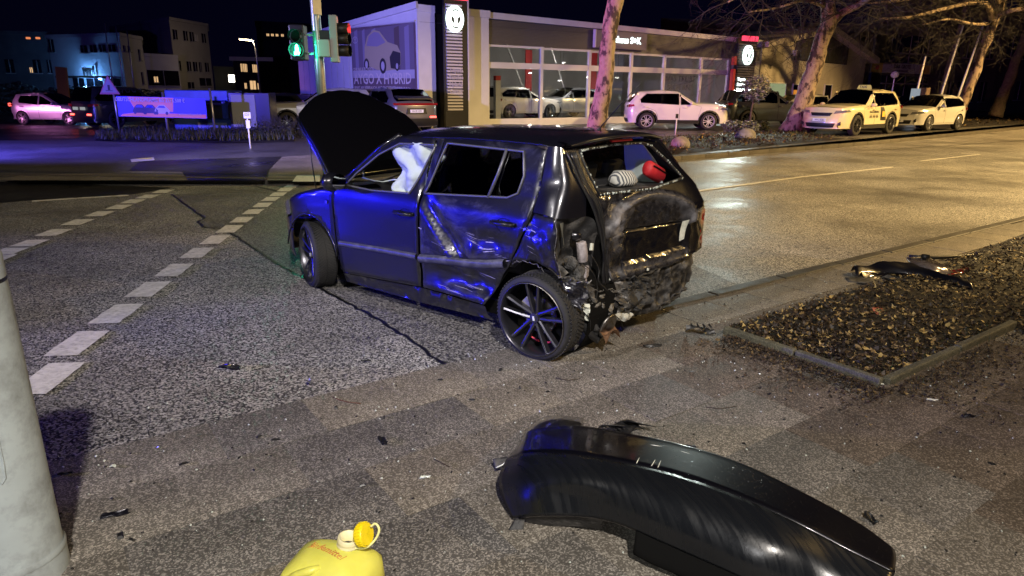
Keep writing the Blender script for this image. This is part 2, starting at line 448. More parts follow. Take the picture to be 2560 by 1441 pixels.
def add_wheel(parent, x, y, z, r, w, side, steer=0, rimmat=None, spokes=5, twin=True, cache={}, tread=False):
    key = (round(r, 3), round(w, 3), spokes, twin, (rimmat or M['alloy']).name)
    if key not in cache:
        t = tyre_mesh(r, w).build('wheel', M['tyre'], parent, auto=40)
        q = rim_mesh(r, w, spokes, twin).build('rim', rimmat or M['alloy'], t, auto=35)
        dk = MB().lathe([(.001, -w*.1), (r*.66, -w*.1)], axis='y', n=20).build('brake_shadow_plate', M['void'], t)  # black disc standing in for the shade behind the spokes
        dk.name = 'wheel_shade_disc'
        cache[key] = (t, q, dk); o = t
    else:
        t0 = cache[key][0]; o = copy_thing(t0, parent)
    o.location = (x, y, z); o.rotation_euler = (0, 0, steer + (0 if side > 0 else math.pi))
    return o

# ------------------------------------------------------------------ one builder for the intact cars, each with its own outlines
M['window'] = glassy('car_window', (.10, .11, .12), .05, .01)
M['plate'] = mat('number_plate', (.8, .8, .82), .4, emit=(.8, .85, 1), es=.0)
M['ink'] = mat('black_ink', (.01, .01, .012), .5)
M['lampglass'] = mat('headlamp_glass', (.35, .36, .38), .12, metal=.5, coat=1)
M['lampred'] = mat('tail_lamp_red', (.25, .008, .01), .2, coat=1)
M['lit_red'] = emis('lit_tail_lamp', (1, .08, .06), 6)
M['lit_white'] = emis('lit_headlamp', (1, .82, .5), 16)
M['seat'] = mat('seat_fabric', (.02, .02, .022), .9)

def build_car(spec, loc, heading, label, cat='car', group='parked cars'):
    root = empty(spec.get('name', 'car'), loc, heading, label, cat, group)
    paint = spec['paint']; W = spec['W']/2; sil = spec['sil']; res = spec.get('res', .11); r = spec.get('round', .07)
    xf = max(p[0] for p in sil); xr = min(p[0] for p in sil); belt = spec['belt']; top = max(p[1] for p in sil)
    wz = [(0.15, .93), (.35, .985), (.6, 1.0), (belt-.12, .985), (belt, .955), (belt+.06, .93), (top-.06, spec.get('tumble', .76)), (top, spec.get('tumble', .76)-.03)]
    silr = resample(sil, .06, False)
    ln, lt = spec.get('nose', .75), spec.get('tail', .45)
    def S(x, z):
        w = W*interp(wz, z)
        t = max(0, (x-(xf-ln))/ln); w *= 1-spec.get('ntaper', .24)*t**2.6
        t = max(0, ((xr+lt)-x)/lt); w *= 1-spec.get('ttaper', .16)*t**2.6
        d = segdist((x, z), silr, False)
        if d < r and z > .30: q = 1-d/r; w -= r*(1-math.sqrt(max(0, 1-q*q)))
        return w
    arch = spec['wr']*1.17; wx = spec['wheels']; zb = spec.get('zb', .24); wr = spec['wr']
    def archpts(cx, n=10):
        a0 = math.asin(max(-1, min(1, (zb-wr)/arch)))
        return [(cx+arch*math.cos(a), wr+arch*math.sin(a)) for a in [math.pi-a0-(math.pi-2*a0)*i/n for i in range(n+1)]]
    # outline: top silhouette from nose to tail, then along the sill back to the nose with the wheel arches cut out
    outer = list(sil) + [(p[0], p[1]) for p in archpts(wx[0])] + [(p[0], p[1]) for p in archpts(wx[1])]
    doors = spec['doors']; dlo = spec['dlo']
    for sg in (1, -1):
        mp = lambda x, z, o, sg=sg: (x, sg*(S(x, z)+o), z)
        free = [w for w in dlo if not any(inside((sum(p[0] for p in w)/len(w), sum(p[1] for p in w)/len(w)), d) for d in doors)]
        panel('side_body', outer, [d for d in doors]+free, mp, paint, root, res)
        for d in doors:
            hs = [w for w in dlo if inside((sum(p[0] for p in w)/len(w), sum(p[1] for p in w)/len(w)), d)]
            do = panel('door', d, hs, mp, paint, root, res, gap=.007)
            hx = min(p[0] for p in d)+.16; hz = belt-.13
            panel('door_handle', [(hx, hz), (hx+.19, hz), (hx+.19, hz+.035), (hx, hz+.035)], [], lambda x, z, o, sg=sg: (x, sg*(S(x, z)+.03), z), paint, do, .1, thick=.02)
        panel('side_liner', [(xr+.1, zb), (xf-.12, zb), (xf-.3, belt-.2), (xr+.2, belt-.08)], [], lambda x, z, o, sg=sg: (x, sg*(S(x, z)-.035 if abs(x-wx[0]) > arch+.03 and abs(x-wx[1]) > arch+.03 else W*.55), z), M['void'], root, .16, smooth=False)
        for w in dlo:
            panel('side_window', w, [], lambda x, z, o, sg=sg: (x, sg*(S(x, z)-.012), z), M['window'], root, res)
            tr = MB().tube([mp(p[0], p[1], .002) for p in resample(w, .15)+[w[0]]], .008, 5); tr.build('window_trim', spec.get('trim', M['black']), root)
        if spec.get('cladding'):
            for cx in wx:
                ip = [(cx+arch*math.cos(a), wr+arch*math.sin(a)) for a in [math.pi*1.06-math.pi*1.12*i/12 for i in range(13)]]
                op = [(cx+(arch+.055)*math.cos(a), wr+(arch+.055)*math.sin(a)) for a in [-.06*math.pi+math.pi*1.12*i/12 for i in range(13)]]
                panel('arch_cladding', ip+op, [], lambda x, z, o, sg=sg: (x, sg*(S(x, max(.3, z))+.012), z), M['black'], root, .07)
            panel('sill_cladding', [(wx[1]+arch, zb-.02), (wx[0]-arch, zb-.02), (wx[0]-arch-.01, zb+.13), (wx[1]+arch+.01, zb+.13)], [], lambda x, z, o, sg=sg: (x, sg*(S(x, max(.3, z))+.014), z), M['black'], root, .15)
        for cx in wx:
            add_wheel(root, cx, sg*(W-.10), wr, wr, .22, sg, spec.get('steer', 0) if cx > 1 else 0, spec.get('rim'), spec.get('spokes', 5), spec.get('twin', True))
        mx, mz = spec['mirror']
        mi = MB().lathe([(.001, -.05), (.06, -.045), (.085, -.01), (.075, .04), (.001, .05)], axis='x', n=12)
        mi.xf(Matrix.Translation((mx, sg*(S(mx, mz)+.13), mz+.03)) @ Matrix.Diagonal((1.1, 1.25, .85, 1))).build('wing_mirror', spec.get('mirrormat', paint), root, True)
        MB().box((mx+.01, sg*(S(mx, mz)+.05), mz-.02), (.05, .14, .03)).build('mirror_arm', M['black'], root)
    # top skin over the silhouette in runs: each run is a part of its own
    def skin(name, i0, i1, material, crown, raise_=0.0, ny=12, shrink=0.0):
        seg = resample(sil[i0:i1+1], .07, False); vs = []; fs = []
        for k, (x, z) in enumerate(seg):
            a = seg[max(k-1, 0)]; b = seg[min(k+1, len(seg)-1)]; t = Vector((b[0]-a[0], b[1]-a[1])).normalized(); nx, nz_ = t.y, -t.x
            if Vector((nx, nz_)).dot(Vector((x-(xf+xr)/2, z-.6))) < 0: nx, nz_ = -nx, -nz_
            w = S(x, z)-shrink
            for j in range(ny+1):
                y = w*(-1+2*j/ny); c = crown*(1-(y/w)**2)*min(1, (k+.5)/2 if False else 1)+raise_
                vs.append((x+nx*c, y, z+nz_*c))
        for k in range(len(seg)-1):
            for j in range(ny): fs.append((k*(ny+1)+j, k*(ny+1)+j+1, (k+1)*(ny+1)+j+1, (k+1)*(ny+1)+j))
        return mesh_obj(name, vs, fs, material, root, True)
    for (nm, i0, i1, mk, crown, *rest) in spec['runs']:
        material = paint if mk == 'paint' else M[mk]
        o = skin(nm, i0, i1, material, crown)
        if mk == 'window':   # black sheet behind the whole pane stands in for the unlit cabin
            w = skin('dark_cabin_sheet', i0, i1, M['void'], crown-.03, -.01); 
    def nosex(y, z):
        best = None
        for (a, b) in zip(silr, silr[1:]):
            if (a[1]-z)*(b[1]-z) <= 0 and a[0] > (xf+xr)/2 and b[0] > (xf+xr)/2:
                t = 0 if a[1] == b[1] else (z-a[1])/(b[1]-a[1]); x = a[0]+t*(b[0]-a[0])
                if best is None or x > best: best = x
        best = xf if best is None else best
        w = S(best, z); return best+spec.get('nosecrown', .12)*(1-min(1, abs(y)/w)**2)
    def tailx(y, z):
        best = None
        for (a, b) in zip(silr, silr[1:]):
            if (a[1]-z)*(b[1]-z) <= 0 and a[0] < (xf+xr)/2 and b[0] < (xf+xr)/2:
                t = 0 if a[1] == b[1] else (z-a[1])/(b[1]-a[1]); x = a[0]+t*(b[0]-a[0])
                if best is None or x < best: best = x
        best = xr if best is None else best
        w = S(best, z); return best-spec.get('tailcrown', .07)*(1-min(1, abs(y)/w)**2)
    for (nm, end, poly, mk, off, mir) in spec.get('decals', []):
        mk_ = paint if mk == 'paint' else M[mk]
        for sg in ((1, -1) if mir else (1,)):
            if end == 'nose': f = lambda y, z, o, sg=sg: (nosex(y, z)+off, sg*y, z)
            elif end == 'tail': f = lambda y, z, o, sg=sg: (tailx(y, z)-off, sg*y, z)
            else: f = lambda x, z, o, sg=sg: (x, sg*(S(x, z)+off), z)
            panel(nm, poly, [], f, mk_, root, .07)
    # cabin: seats and dashboard so that the windows show something
    b = MB()
    cx0 = spec.get('cabin', (wx[0]+wx[1])/2)
    for sx, ys in ((cx0+.25, (.36, -.36)), (cx0-.65, (.36, 0, -.36))):
        for y in ys:
            b.box((sx, y, belt-.28), (.5, .46, .16)); b.box((sx-.25, y, belt-.0), (.13, .46, .52), ry=-.2); b.box((sx-.31, y, belt+.30), (.09, .24, .16), ry=-.2)
    b.box((cx0+1.0, 0, belt-.12), (.45, W*1.6, .22)); b.build('seats', M['seat'], root)
    fl = MB().bb(wx[1]+arch+.04, wx[0]-arch-.04, -W*.9, W*.9, zb, zb+.05); fl.bb(xr+.12, xf-.2, -W*.5, W*.5, zb-.02, zb+.3); fl.build('underbody', M['void'], root)
    if spec.get('plates'):
        for (end, y, z, txt) in spec['plates']:
            X = nosex(y, z)+.012 if end == 'nose' else tailx(y, z)-.012; sg = 1 if end == 'nose' else -1
            pl = MB().box((X, y, z), (.012, .52, .11)).build('number_plate', M['plate'], root, bevel=.003)
            text('plate_letters', txt, .085, M['ink'], pl, frame_m((X+sg*.008, y, z), (0, sg, 0)), .001, xs=.9)
    root['S'] = 0; del root['S']
    return root, S, nosex, tailx
# ------------------------------------------------------------------ the wrecked hatchback
def paint_wet(name, base=(.010, .010, .016), scuff=.0, sc=3.0, dust=(.16, .15, .14)):
    m = mat(name, base, .32, metal=.5, coat=1.0, coatr=.03, spec=.6); nt = m.node_tree; N = nt.nodes; L = nt.links; b = N['Principled BSDF']
    tc = N.new('ShaderNodeTexCoord')
    # rain drops and film on the clear coat
    v = N.new('ShaderNodeTexVoronoi'); v.inputs['Scale'].default_value = 95; v.feature = 'F1'; L.new(tc.outputs['Object'], v.inputs['Vector'])
    mr = N.new('ShaderNodeMapRange'); mr.inputs[1].default_value = .0; mr.inputs[2].default_value = .32; mr.inputs[3].default_value = 1; mr.inputs[4].default_value = 0
    L.new(v.outputs['Distance'], mr.inputs[0])
    sp = N.new('ShaderNodeSeparateColor'); L.new(v.outputs['Color'], sp.inputs[0])
    th = N.new('ShaderNodeMath'); th.operation = 'GREATER_THAN'; th.inputs[1].default_value = .62; L.new(sp.outputs[0], th.inputs[0])
    mu = N.new('ShaderNodeMath'); mu.operation = 'MULTIPLY'; L.new(mr.outputs[0], mu.inputs[0]); L.new(th.outputs[0], mu.inputs[1])
    bp = N.new('ShaderNodeBump'); bp.inputs['Strength'].default_value = .35; bp.inputs['Distance'].default_value = .003; L.new(mu.outputs[0], bp.inputs['Height'])
    L.new(bp.outputs[0], b.inputs['Coat Normal'])
    n = N.new('ShaderNodeTexNoise'); n.inputs['Scale'].default_value = 2.2; n.inputs['Detail'].default_value = 7; n.inputs['Roughness'].default_value = .7; L.new(tc.outputs['Object'], n.inputs['Vector'])
    r2 = N.new('ShaderNodeMapRange'); r2.inputs[1].default_value = .3; r2.inputs[2].default_value = .7; r2.inputs[3].default_value = .03; r2.inputs[4].default_value = .16
    L.new(n.outputs['Fac'], r2.inputs[0]); L.new(r2.outputs[0], b.inputs['Coat Roughness'])
    if scuff:
        n2 = N.new('ShaderNodeTexNoise'); n2.inputs['Scale'].default_value = sc; n2.inputs['Detail'].default_value = 9; n2.inputs['Roughness'].default_value = .72; n2.inputs['Distortion'].default_value = .8
        mp = N.new('ShaderNodeMapping'); mp.inputs['Scale'].default_value = (1, 1, 1.6); L.new(tc.outputs['Object'], mp.inputs[0]); L.new(mp.outputs[0], n2.inputs['Vector'])
        r = N.new('ShaderNodeValToRGB'); r.color_ramp.elements[0].position = .5; r.color_ramp.elements[1].position = .66
        r.color_ramp.elements[0].color = (0, 0, 0, 1); r.color_ramp.elements[1].color = (scuff,)*3+(1,)
        L.new(n2.outputs['Fac'], r.inputs[0]); mx = N.new('ShaderNodeMix'); mx.data_type = 'RGBA'; L.new(r.outputs[0], mx.inputs[0])
        mx.inputs[6].default_value = (*base, 1); mx.inputs[7].default_value = (*dust, 1); L.new(mx.outputs[2], b.inputs['Base Color'])
        iv = N.new('ShaderNodeMath'); iv.operation = 'SUBTRACT'; iv.inputs[0].default_value = 1; L.new(r.outputs[0], iv.inputs[1])
        L.new(iv.outputs[0], b.inputs['Coat Weight'])
        m7 = N.new('ShaderNodeMath'); m7.operation = 'MULTIPLY'; m7.inputs[1].default_value = .5 if base[0] > .005 else .0; L.new(iv.outputs[0], m7.inputs[0]); L.new(m7.outputs[0], b.inputs['Metallic'])
    return m
M['hero'] = paint_wet('black_wet_paint')
M['hero_scuff'] = paint_wet('black_scuffed_paint', scuff=.35, sc=3.2, dust=(.12, .115, .15))
def dusty(name, base, dust, rough=.22, coat=.8, nsc=16):
    """black sheet whose dents and ridges carry settled dust (mesh attribute), broken up by fine scratches"""
    m = mat(name, base, rough, coat=coat, coatr=.08); nt = m.node_tree; N = nt.nodes; L = nt.links; b = N['Principled BSDF']
    tc = N.new('ShaderNodeTexCoord'); a = N.new('ShaderNodeAttribute'); a.attribute_name = 'dust'
    n = N.new('ShaderNodeTexNoise'); n.inputs['Scale'].default_value = nsc; n.inputs['Detail'].default_value = 9; n.inputs['Roughness'].default_value = .75; n.inputs['Distortion'].default_value = .6; L.new(tc.outputs['Object'], n.inputs['Vector'])
    mr = N.new('ShaderNodeMapRange'); mr.inputs[1].default_value = .38; mr.inputs[2].default_value = .62; L.new(n.outputs['Fac'], mr.inputs[0])
    ad = N.new('ShaderNodeMath'); ad.operation = 'MULTIPLY_ADD'; ad.inputs[1].default_value = .9; ad.inputs[2].default_value = -.25; L.new(mr.outputs[0], ad.inputs[0])
    sm = N.new('ShaderNodeMath'); sm.operation = 'ADD'; L.new(ad.outputs[0], sm.inputs[0]); L.new(a.outputs['Fac'], sm.inputs[1])
    mu = N.new('ShaderNodeMath'); mu.operation = 'MULTIPLY'; mu.use_clamp = True; L.new(sm.outputs[0], mu.inputs[0]); L.new(a.outputs['Fac'], mu.inputs[1])
    mx = N.new('ShaderNodeMix'); mx.data_type = 'RGBA'; mx.inputs[6].default_value = (*base, 1); mx.inputs[7].default_value = (*dust, 1); L.new(mu.outputs[0], mx.inputs[0]); L.new(mx.outputs[2], b.inputs['Base Color'])
    r = N.new('ShaderNodeMath'); r.operation = 'MULTIPLY_ADD'; r.inputs[1].default_value = .6; r.inputs[2].default_value = rough; L.new(mu.outputs[0], r.inputs[0]); L.new(r.outputs[0], b.inputs['Roughness'])
    c = N.new('ShaderNodeMath'); c.operation = 'MULTIPLY_ADD'; c.inputs[1].default_value = -coat*1.6; c.inputs[2].default_value = coat; c.use_clamp = True; L.new(mu.outputs[0], c.inputs[0]); L.new(c.outputs[0], b.inputs['Coat Weight'])
    bp = N.new('ShaderNodeBump'); bp.inputs['Strength'].default_value = .25; bp.inputs['Distance'].default_value = .004; L.new(n.outputs['Fac'], bp.inputs['Height']); L.new(bp.outputs[0], b.inputs['Normal'])
    return m
M['hero_rear'] = dusty('black_dusty_tailgate', (.004, .004, .006), (.20, .19, .20))
M['crash'] = dusty('scraped_black_steel', (.007, .007, .008), (.34, .32, .30), .45, .2, 24)
M['rubber'] = mat('rubber_seal', (.012, .012, .013), .45, spec=.5)
M['raw'] = mat('torn_sheet_metal', (.10, .095, .09), .5, metal=.5, var=.7, vs=14, dirt=(.48, .46, .42), dscale=6, damt=.75, bump=.5, bs=40)
M['liner'] = mat('dusty_black_liner', (.014, .014, .015), .6, dirt=(.15, .14, .13), dscale=7, damt=.7, bump=.5, bs=45)
M['foam'] = mat('grey_foam', (.30, .27, .28), .9, var=.3, vs=30, bump=.5, bs=90)
M['white_plastic'] = mat('white_primer', (.6, .62, .55), .5, var=.3, vs=20)
M['airbag'] = mat('airbag_cloth', (.40, .46, .46), .85, var=.06, vs=12, bump=.25, bs=14)
M['moulding'] = mat('grey_side_moulding', (.045, .045, .055), .42, spec=.5, dirt=(.16, .16, .18), dscale=12, damt=.5)
M['edge_sheen'] = mat('window_trim', (.10, .10, .12), .35, metal=.3)  # paler than rubber: the reflection along the window edges is in this grey
M['rust'] = mat('rusty_metal', (.20, .11, .06), .7, metal=.5, var=.5, vs=25)
M['red'] = mat('red_paint', (.5, .03, .03), .45)
M['hero_glass'] = glassy('tinted_rear_window', (.025, .025, .035), .06, .01)
M['clear_glass'] = glassy('windshield_glass', (.5, .55, .55), .04, .01)

HX, HY, HYAW = .61, 4.95, R(139.3)
hero = empty('hatchback_car', (HX, HY, 0), HYAW, 'wrecked black hatchback with raised bonnet and crushed rear corner, standing across the kerb', 'car')
HW = [(.15, .76), (.3, .795), (.5, .812), (.8, .812), (.93, .80), (1.0, .775), (1.06, .748), (1.2, .71), (1.38, .655), (1.42, .615), (1.47, .5)]
def HS(x, z):
    w = interp(HW, z)
    if x > 2.5: t = (x-2.5)/.75; w *= 1-.30*t**2.4
    return w
def hmap(x, z, o): return Vector((x, HS(x, z)+o, z))
def hmapR(x, z, o): return Vector((x, -HS(x, z)-o, z))
def rg(p, sc, seed=0):
    n = 1-2*abs(nz(p, sc, seed)); return n*abs(n)
def dent(p):
    x, y, z = p; k = 1 if y > 0 else 0
    if x < 1.06 and k:
        d = .075*math.exp(-((x-.62)/.33)**2-((z-.40)/.10)**2) + .05*math.exp(-((x-.25)/.16)**2-((z-.52)/.16)**2)
        # crease falling from the B-pillar to the arch
        t = ((x-.98)*(-.62)+(z-.93)*(-.62)); q = (x-.98)*.707-(z-.93)*.707
        f = max(0, min(1, 1-abs((x-.72))/.42))
        d += f*(.045*math.exp(-((q+.02)/.05)**2)-.026*math.exp(-((q-.06)/.035)**2))
        d += .035*math.exp(-((x-.30)/.2)**2-((z-.74)/.05)**2)
        a = .5*math.exp(-((x-.35)/.5)**2-((z-.5)/.3)**2)
        d += .04*a*nz(p, 4, 3)+.030*a*rg(p, 4.5, 9)+.014*a*rg(p, 11, 1)
        y -= d
    if x < -.02 and z < 1.0 and k:
        a = math.exp(-((z-.7)/.22)**2)
        y += -.03*a+.035*a*nz(p, 5, 5)+.022*a*rg(p, 6, 2)+.008*a*rg(p, 16, 2); x += .015*a*nz(p, 9, 8)
    return Vector((x, y, z))
def arcp(cx, cz, r, a0, a1, n=12): return [(cx+r*math.cos(R(a0+(a1-a0)*i/n)), cz+r*math.sin(R(a0+(a1-a0)*i/n))) for i in range(n+1)]
G_ = .004
P_ = dict(gap=G_, lip=.006, lipw=.010)
# --- left side
fender = [(2.12, .935), (2.4, .905), (2.68, .835), (2.86, .76), (2.83, .62), (2.87, .50)] + arcp(2.49, .28, .385, 34, 176, 14) + [(2.095, .20), (2.105, .5), (2.125, .84)]
fe = panel('front_fender', fender, [], hmap, M['hero'], hero, .05, **P_)
panel('front_fender', fender, [], hmapR, M['hero'], hero, .10)
bump_f = [(2.87, .50), (2.83, .615), (3.05, .56), (3.24, .54), (3.24, .2), (2.86, .2)] + arcp(2.49, .28, .385, -12, 34, 5)
panel('front_bumper', bump_f, [], hmap, M['hero'], hero, .05, **P_); panel('front_bumper', bump_f, [], hmapR, M['hero'], hero, .1)
loft('front_bumper_face', [[(3.22, y, z) if abs(y) > .5 else (3.30, y, z) for y in (.58, .3, 0, -.3, -.58)] for z in (.2, .4, .56)], 12, 6, M['hero'], hero)
hl = [(2.86, .76), (2.835, .63), (3.04, .575), (3.16, .60), (3.05, .70)]
hlo = panel('headlight', hl, [], hmap, M['lampglass'], hero, .05, off=.002)
panel('headlight', hl, [], hmapR, M['lampglass'], hero, .08, off=.002)
loft('grille_bar', [[(3.10, y, z-abs(y)*.02) for y in (.56, .28, 0, -.28, -.56)] for z in (.58, .65, .70)], 10, 4, M['black'], hero)
MB().tube([Vector((2.49+.388*math.cos(R(a)), HS(2.5, .5)-.006, .28+.388*math.sin(R(a)))) for a in range(10, 178, 8)], .008, 6).build('arch_lip', M['hero'], hero, True)
w1 = [(1.95, .975), (1.60, .965), (1.16, .985), (1.08, 1.12), (.985, 1.325), (1.0, 1.345), (1.38, 1.335), (1.60, 1.24), (1.84, 1.08)]
fdoor = [(2.09, .195), (2.10, .5), (2.12, .84), (2.11, .93), (1.99, 1.03), (1.63, 1.29), (1.42, 1.395), (1.0, 1.405), (1.04, 1.0), (1.055, .27)]
fd = panel('front_door', fdoor, [w1], hmap, M['hero'], hero, .05, disp=dent, **P_)
panel('front_door', fdoor, [w1], hmapR, M['hero'], hero, .11)
w2 = [(.99, 1.0), (.86, 1.365), (.14, 1.35), (.095, 1.20), (.12, 1.085), (.20, 1.05)]
rdoor = [(1.04, .27), (1.03, 1.0), (.985, 1.405), (.5, 1.42), (.06, 1.395), (-.045, 1.375), (-.05, 1.13), (-.02, .92), (.13, .64), (.25, .50), (.335, .36), (.40, .26)]
rd = panel('rear_door', rdoor, [w2], hmap, M['hero_scuff'], hero, .032, disp=dent, **P_); rd['label'] = 'caved-in rear door with long scratches'
panel('rear_door', rdoor, [w2], hmapR, M['hero'], hero, .11)
for w, par in ((w1, fd), (w2, rd)):
    MB().tube([hmap(p[0], p[1], .004) for p in resample(w, .06)+[w[0]]], .0085, 6).build('window_trim', M['edge_sheen'], par, True)
MB().tube([hmap(.37, 1.03, .004), hmap(.32, 1.2, .004), hmap(.29, 1.355, .004)], [.013, .012, .011], 6).build('window_divider', M['edge_sheen'], rd, True)
panel('door_glass', w2, [], lambda x, z, o: hmap(x, z, -.012), M['hero_glass'], rd, .1)
panel('side_glass', w1, [], lambda x, z, o: hmapR(x, z, -.012), M['clear_glass'], hero, .12)
panel('side_glass', w2, [], lambda x, z, o: hmapR(x, z, -.012), M['hero_glass'], hero, .12)
# B pillar black strip, sill, liner behind the gaps
panel('pillar_cover', [(1.015, 1.0), (.96, 1.39), (.90, 1.38), (.975, 1.0)], [], lambda x, z, o: hmap(x, z, .006), M['black'], hero, .06)
panel('sill', [(2.10, .19), (1.055, .262), (.40, .252), (.36, .14), (1.2, .11), (2.12, .10)], [], lambda x, z, o: hmap(x, z, -.012 if z > .15 else -.05), M['hero'], hero, .06, disp=dent)
panel('sill', [(2.10, .19), (1.055, .262), (.40, .252), (.36, .14), (2.12, .10)], [], hmapR, M['hero'], hero, .12)
panel('inner_liner', [(2.10, .2), (2.2, .86), (1.0, .92), (0, .93), (.1, .7), (.4, .3)], [], lambda x, z, o: hmap(x, z, -.10), M['void'], hero, .1)
panel('inner_liner', [(2.10, .2), (2.2, .86), (1.0, .92), (0, .93), (.1, .7), (.4, .3)], [], lambda x, z, o: hmapR(x, z, -.08), M['void'], hero, .1)
# mouldings and handles
def strip(name, pts, hw, off, par, material=None, disp=dent):
    rows = [[disp(hmap(x, z-hw, -.002)), disp(hmap(x, z-hw*.55, off)), disp(hmap(x, z+hw*.55, off)), disp(hmap(x, z+hw, -.002))] for x, z in pts]
    return loft(name, rows, 5, len(pts)*4, material or M['moulding'], par)
strip('side_moulding', [(2.05, .468), (2.0, .472), (1.5, .50), (1.065, .515)], .026, .016, fd)
strip('side_moulding', [(1.03, .505), (.8, .53), (.55, .548), (.35, .572), (.205, .60)], .036, .026, rd, disp=lambda p: dent(Vector((p[0], p[1]+.0, p[2])))+Vector((0, .022*math.exp(-((p[0]-.5)/.3)**2), 0)))
for (hx, hz, par) in ((1.185, .825, fd), (.19, .875, rd)):
    cup = MB(); cup.lathe([(.001, -.012), (.05, -.01), (.062, .004)], axis='y', n=18); cup.xf(Matrix.Translation(hmap(hx, hz-.005, -.004)) @ Matrix.Diagonal((1.1, 1, .8, 1))); cup.build('handle_cup', M['void'], par, True)
    MB().tube([dent(hmap(hx-.095, hz+.008, .004)), dent(hmap(hx-.08, hz+.01, .03)), dent(hmap(hx, hz+.012, .04)), dent(hmap(hx+.09, hz+.012, .03)), dent(hmap(hx+.105, hz+.01, .004))], [.014, .015, .016, .015, .013], 10).build('door_handle', M['hero'], par, True)
# bright paint scrapes on the rear door, thin flakes standing on the dents
def scrape(pts, r, material, par, name='scratch'):
    vs = []; fs = []
    for i, (x, z) in enumerate(pts):
        w = r*(.4+.6*math.sin(math.pi*(i+.5)/len(pts)))*(1+.6*nz((x, z, i), 40))
        for s in (-1, 1): vs.append(dent(hmap(x, z+s*w, .004)))
    for i in range(len(pts)-1): fs.append((2*i, 2*i+1, 2*i+3, 2*i+2))
    return mesh_obj(name, vs, fs, material, par)
M['scratch'] = mat('pale_scratch', (.30, .28, .36), .5)
random.seed(11)
scr = []
for (x0, z0, x1, z1, n, jit) in [(1.06, .74, .97, .73, 2, .01), (.86, .80, .78, .79, 2, .012), (.62, .79, .38, .74, 9, .05), (.45, .70, .20, .73, 8, .05), (.3, .62, .1, .66, 5, .03), (.95, .66, .6, .62, 3, .02), (.9, .36, .4, .33, 7, .06), (.7, .5, .3, .45, 4, .04), (.05, .88, -.2, .84, 4, .05), (.02, .80, -.18, .76, 4, .06)]:
    for k in range(n):
        a = random.uniform(0, .6); b = a+random.uniform(.15, .4); o1 = random.uniform(-jit, jit); o2 = o1+random.uniform(-jit, jit)*.5
        pts = [(x0+(x1-x0)*t, z0+(z1-z0)*t+o1+(o2-o1)*(t-a)) for t in [a+(b-a)*i/9 for i in range(10)]]
        scr.append(scrape(pts, random.choice((.0006, .0008, .001, .0014, .003)), M['scratch'], rd if x0 > .1 else hero))
# upper quarter (C-pillar) wrapping to the tailgate gap
HSv = lambda x, z: HS(x, z)
loft('upper_quarter_panel', [[(-.045, HS(0, 1.385), 1.39), (-.10, .652, 1.395), (-.145, .638, 1.39), (-.155, .605, 1.375)],
    [(-.055, HS(0, 1.25), 1.25), (-.14, .696, 1.25), (-.20, .655, 1.25), (-.215, .565, 1.25)],
    [(-.05, HS(0, 1.12), 1.12), (-.16, .745, 1.12), (-.24, .69, 1.12), (-.265, .53, 1.12)],
    [(-.04, HS(0, .98), .985), (-.16, .800, .98), (-.25, .765, .965), (-.285, .54, .955)]], 22, 16, M['hero'], hero,
    disp=lambda p: p+Vector((0, -.018*math.exp(-((p.z-1.17)/.06)**2-((p.x+.15)/.06)**2)+.004*nz(p, 5), 0)))
q = panel('lower_quarter_panel', [(-.045, .985), (-.235, .975), (-.25, .85), (-.245, .73), (-.275, .60), (-.20, .635), (-.06, .665), (.10, .64), (.17, .585), (.06, .75), (-.015, .91)], [], hmap, M['hero_scuff'], hero, .024, disp=dent, **P_)
q['label'] = 'crumpled quarter panel torn open at the lamp corner'
ar = [dent(hmap(p[0], p[1], -.0)) for p in [(.17, .585), (.10, .64), (-.06, .665), (-.20, .635), (-.275, .60)]]
loft('torn_arch_edge', [ar, [p+Vector((0, -.05, -.012+.02*nz(p, 22))) for p in ar], [p+Vector((0, -.11, .01)) for p in ar]], 24, 4, M['raw'], hero)
def ragged(name, pts, r, material, par=None, sc=30, amp=.012):
    P = catmull(pts, len(pts)*7); P = [p+Vector((nz(p, sc, 1), nz(p, sc, 5), nz(p, sc, 9)))*amp for p in P]
    return MB().tube(P, [r*(.4+.9*abs(nz(p, sc*2, 4))*2) for p in P], 5).build(name, material, par or hero)
ragged('torn_edge', [(-.235, .805, .975), (-.25, .80, .85), (-.243, .81, .75), (-.27, .80, .66), (-.30, .79, .585)], .0022, M['raw'])
ragged('torn_edge', [(-.28, .80, .60), (-.33, .76, .585), (-.40, .74, .575), (-.47, .70, .58)], .005, M['raw'], amp=.035, sc=45)
ragged('torn_edge', [(.12, .80, .62), (.0, .83, .665), (-.1, .83, .66), (-.18, .82, .63)], .003, M['raw'], amp=.02)
# right quarter, roof, windscreen
panel('quarter_panel', [(-.045, .985), (-.045, 1.39), (-.13, 1.38), (-.38, 1.07), (-.45, .9), (-.45, .62), (-.34, .5), (-.2, .6), (.1, .64), (.17, .585), (-.015, .91)], [], lambda x, z, o: Vector((x, -HS(x, z)+(.06*max(0, -.25-x)/.25), z)), M['hero'], hero, .09)
def roofz(x, y): return (1.408 + .072*(1-min(1, abs(y)/.63)**2.6)) - .035*max(0, (x-.7)/.7)**2 - .03*max(0, (.15-x)/.3)**2
loft('roof', [[(x, y, roofz(x, y)) for y in (.632, .60, .5, .3, 0, -.3, -.5, -.60, -.632)] for x in (1.42, 1.1, .7, .3, 0, -.12)], 24, 18, M['hero'], hero)
MB().tube([(x, .634, roofz(x, .632)-.002) for x in (1.42, 1.1, .7, .3, 0, -.11)], .007, 6).build('roof_gutter', M['hero'], hero, True)
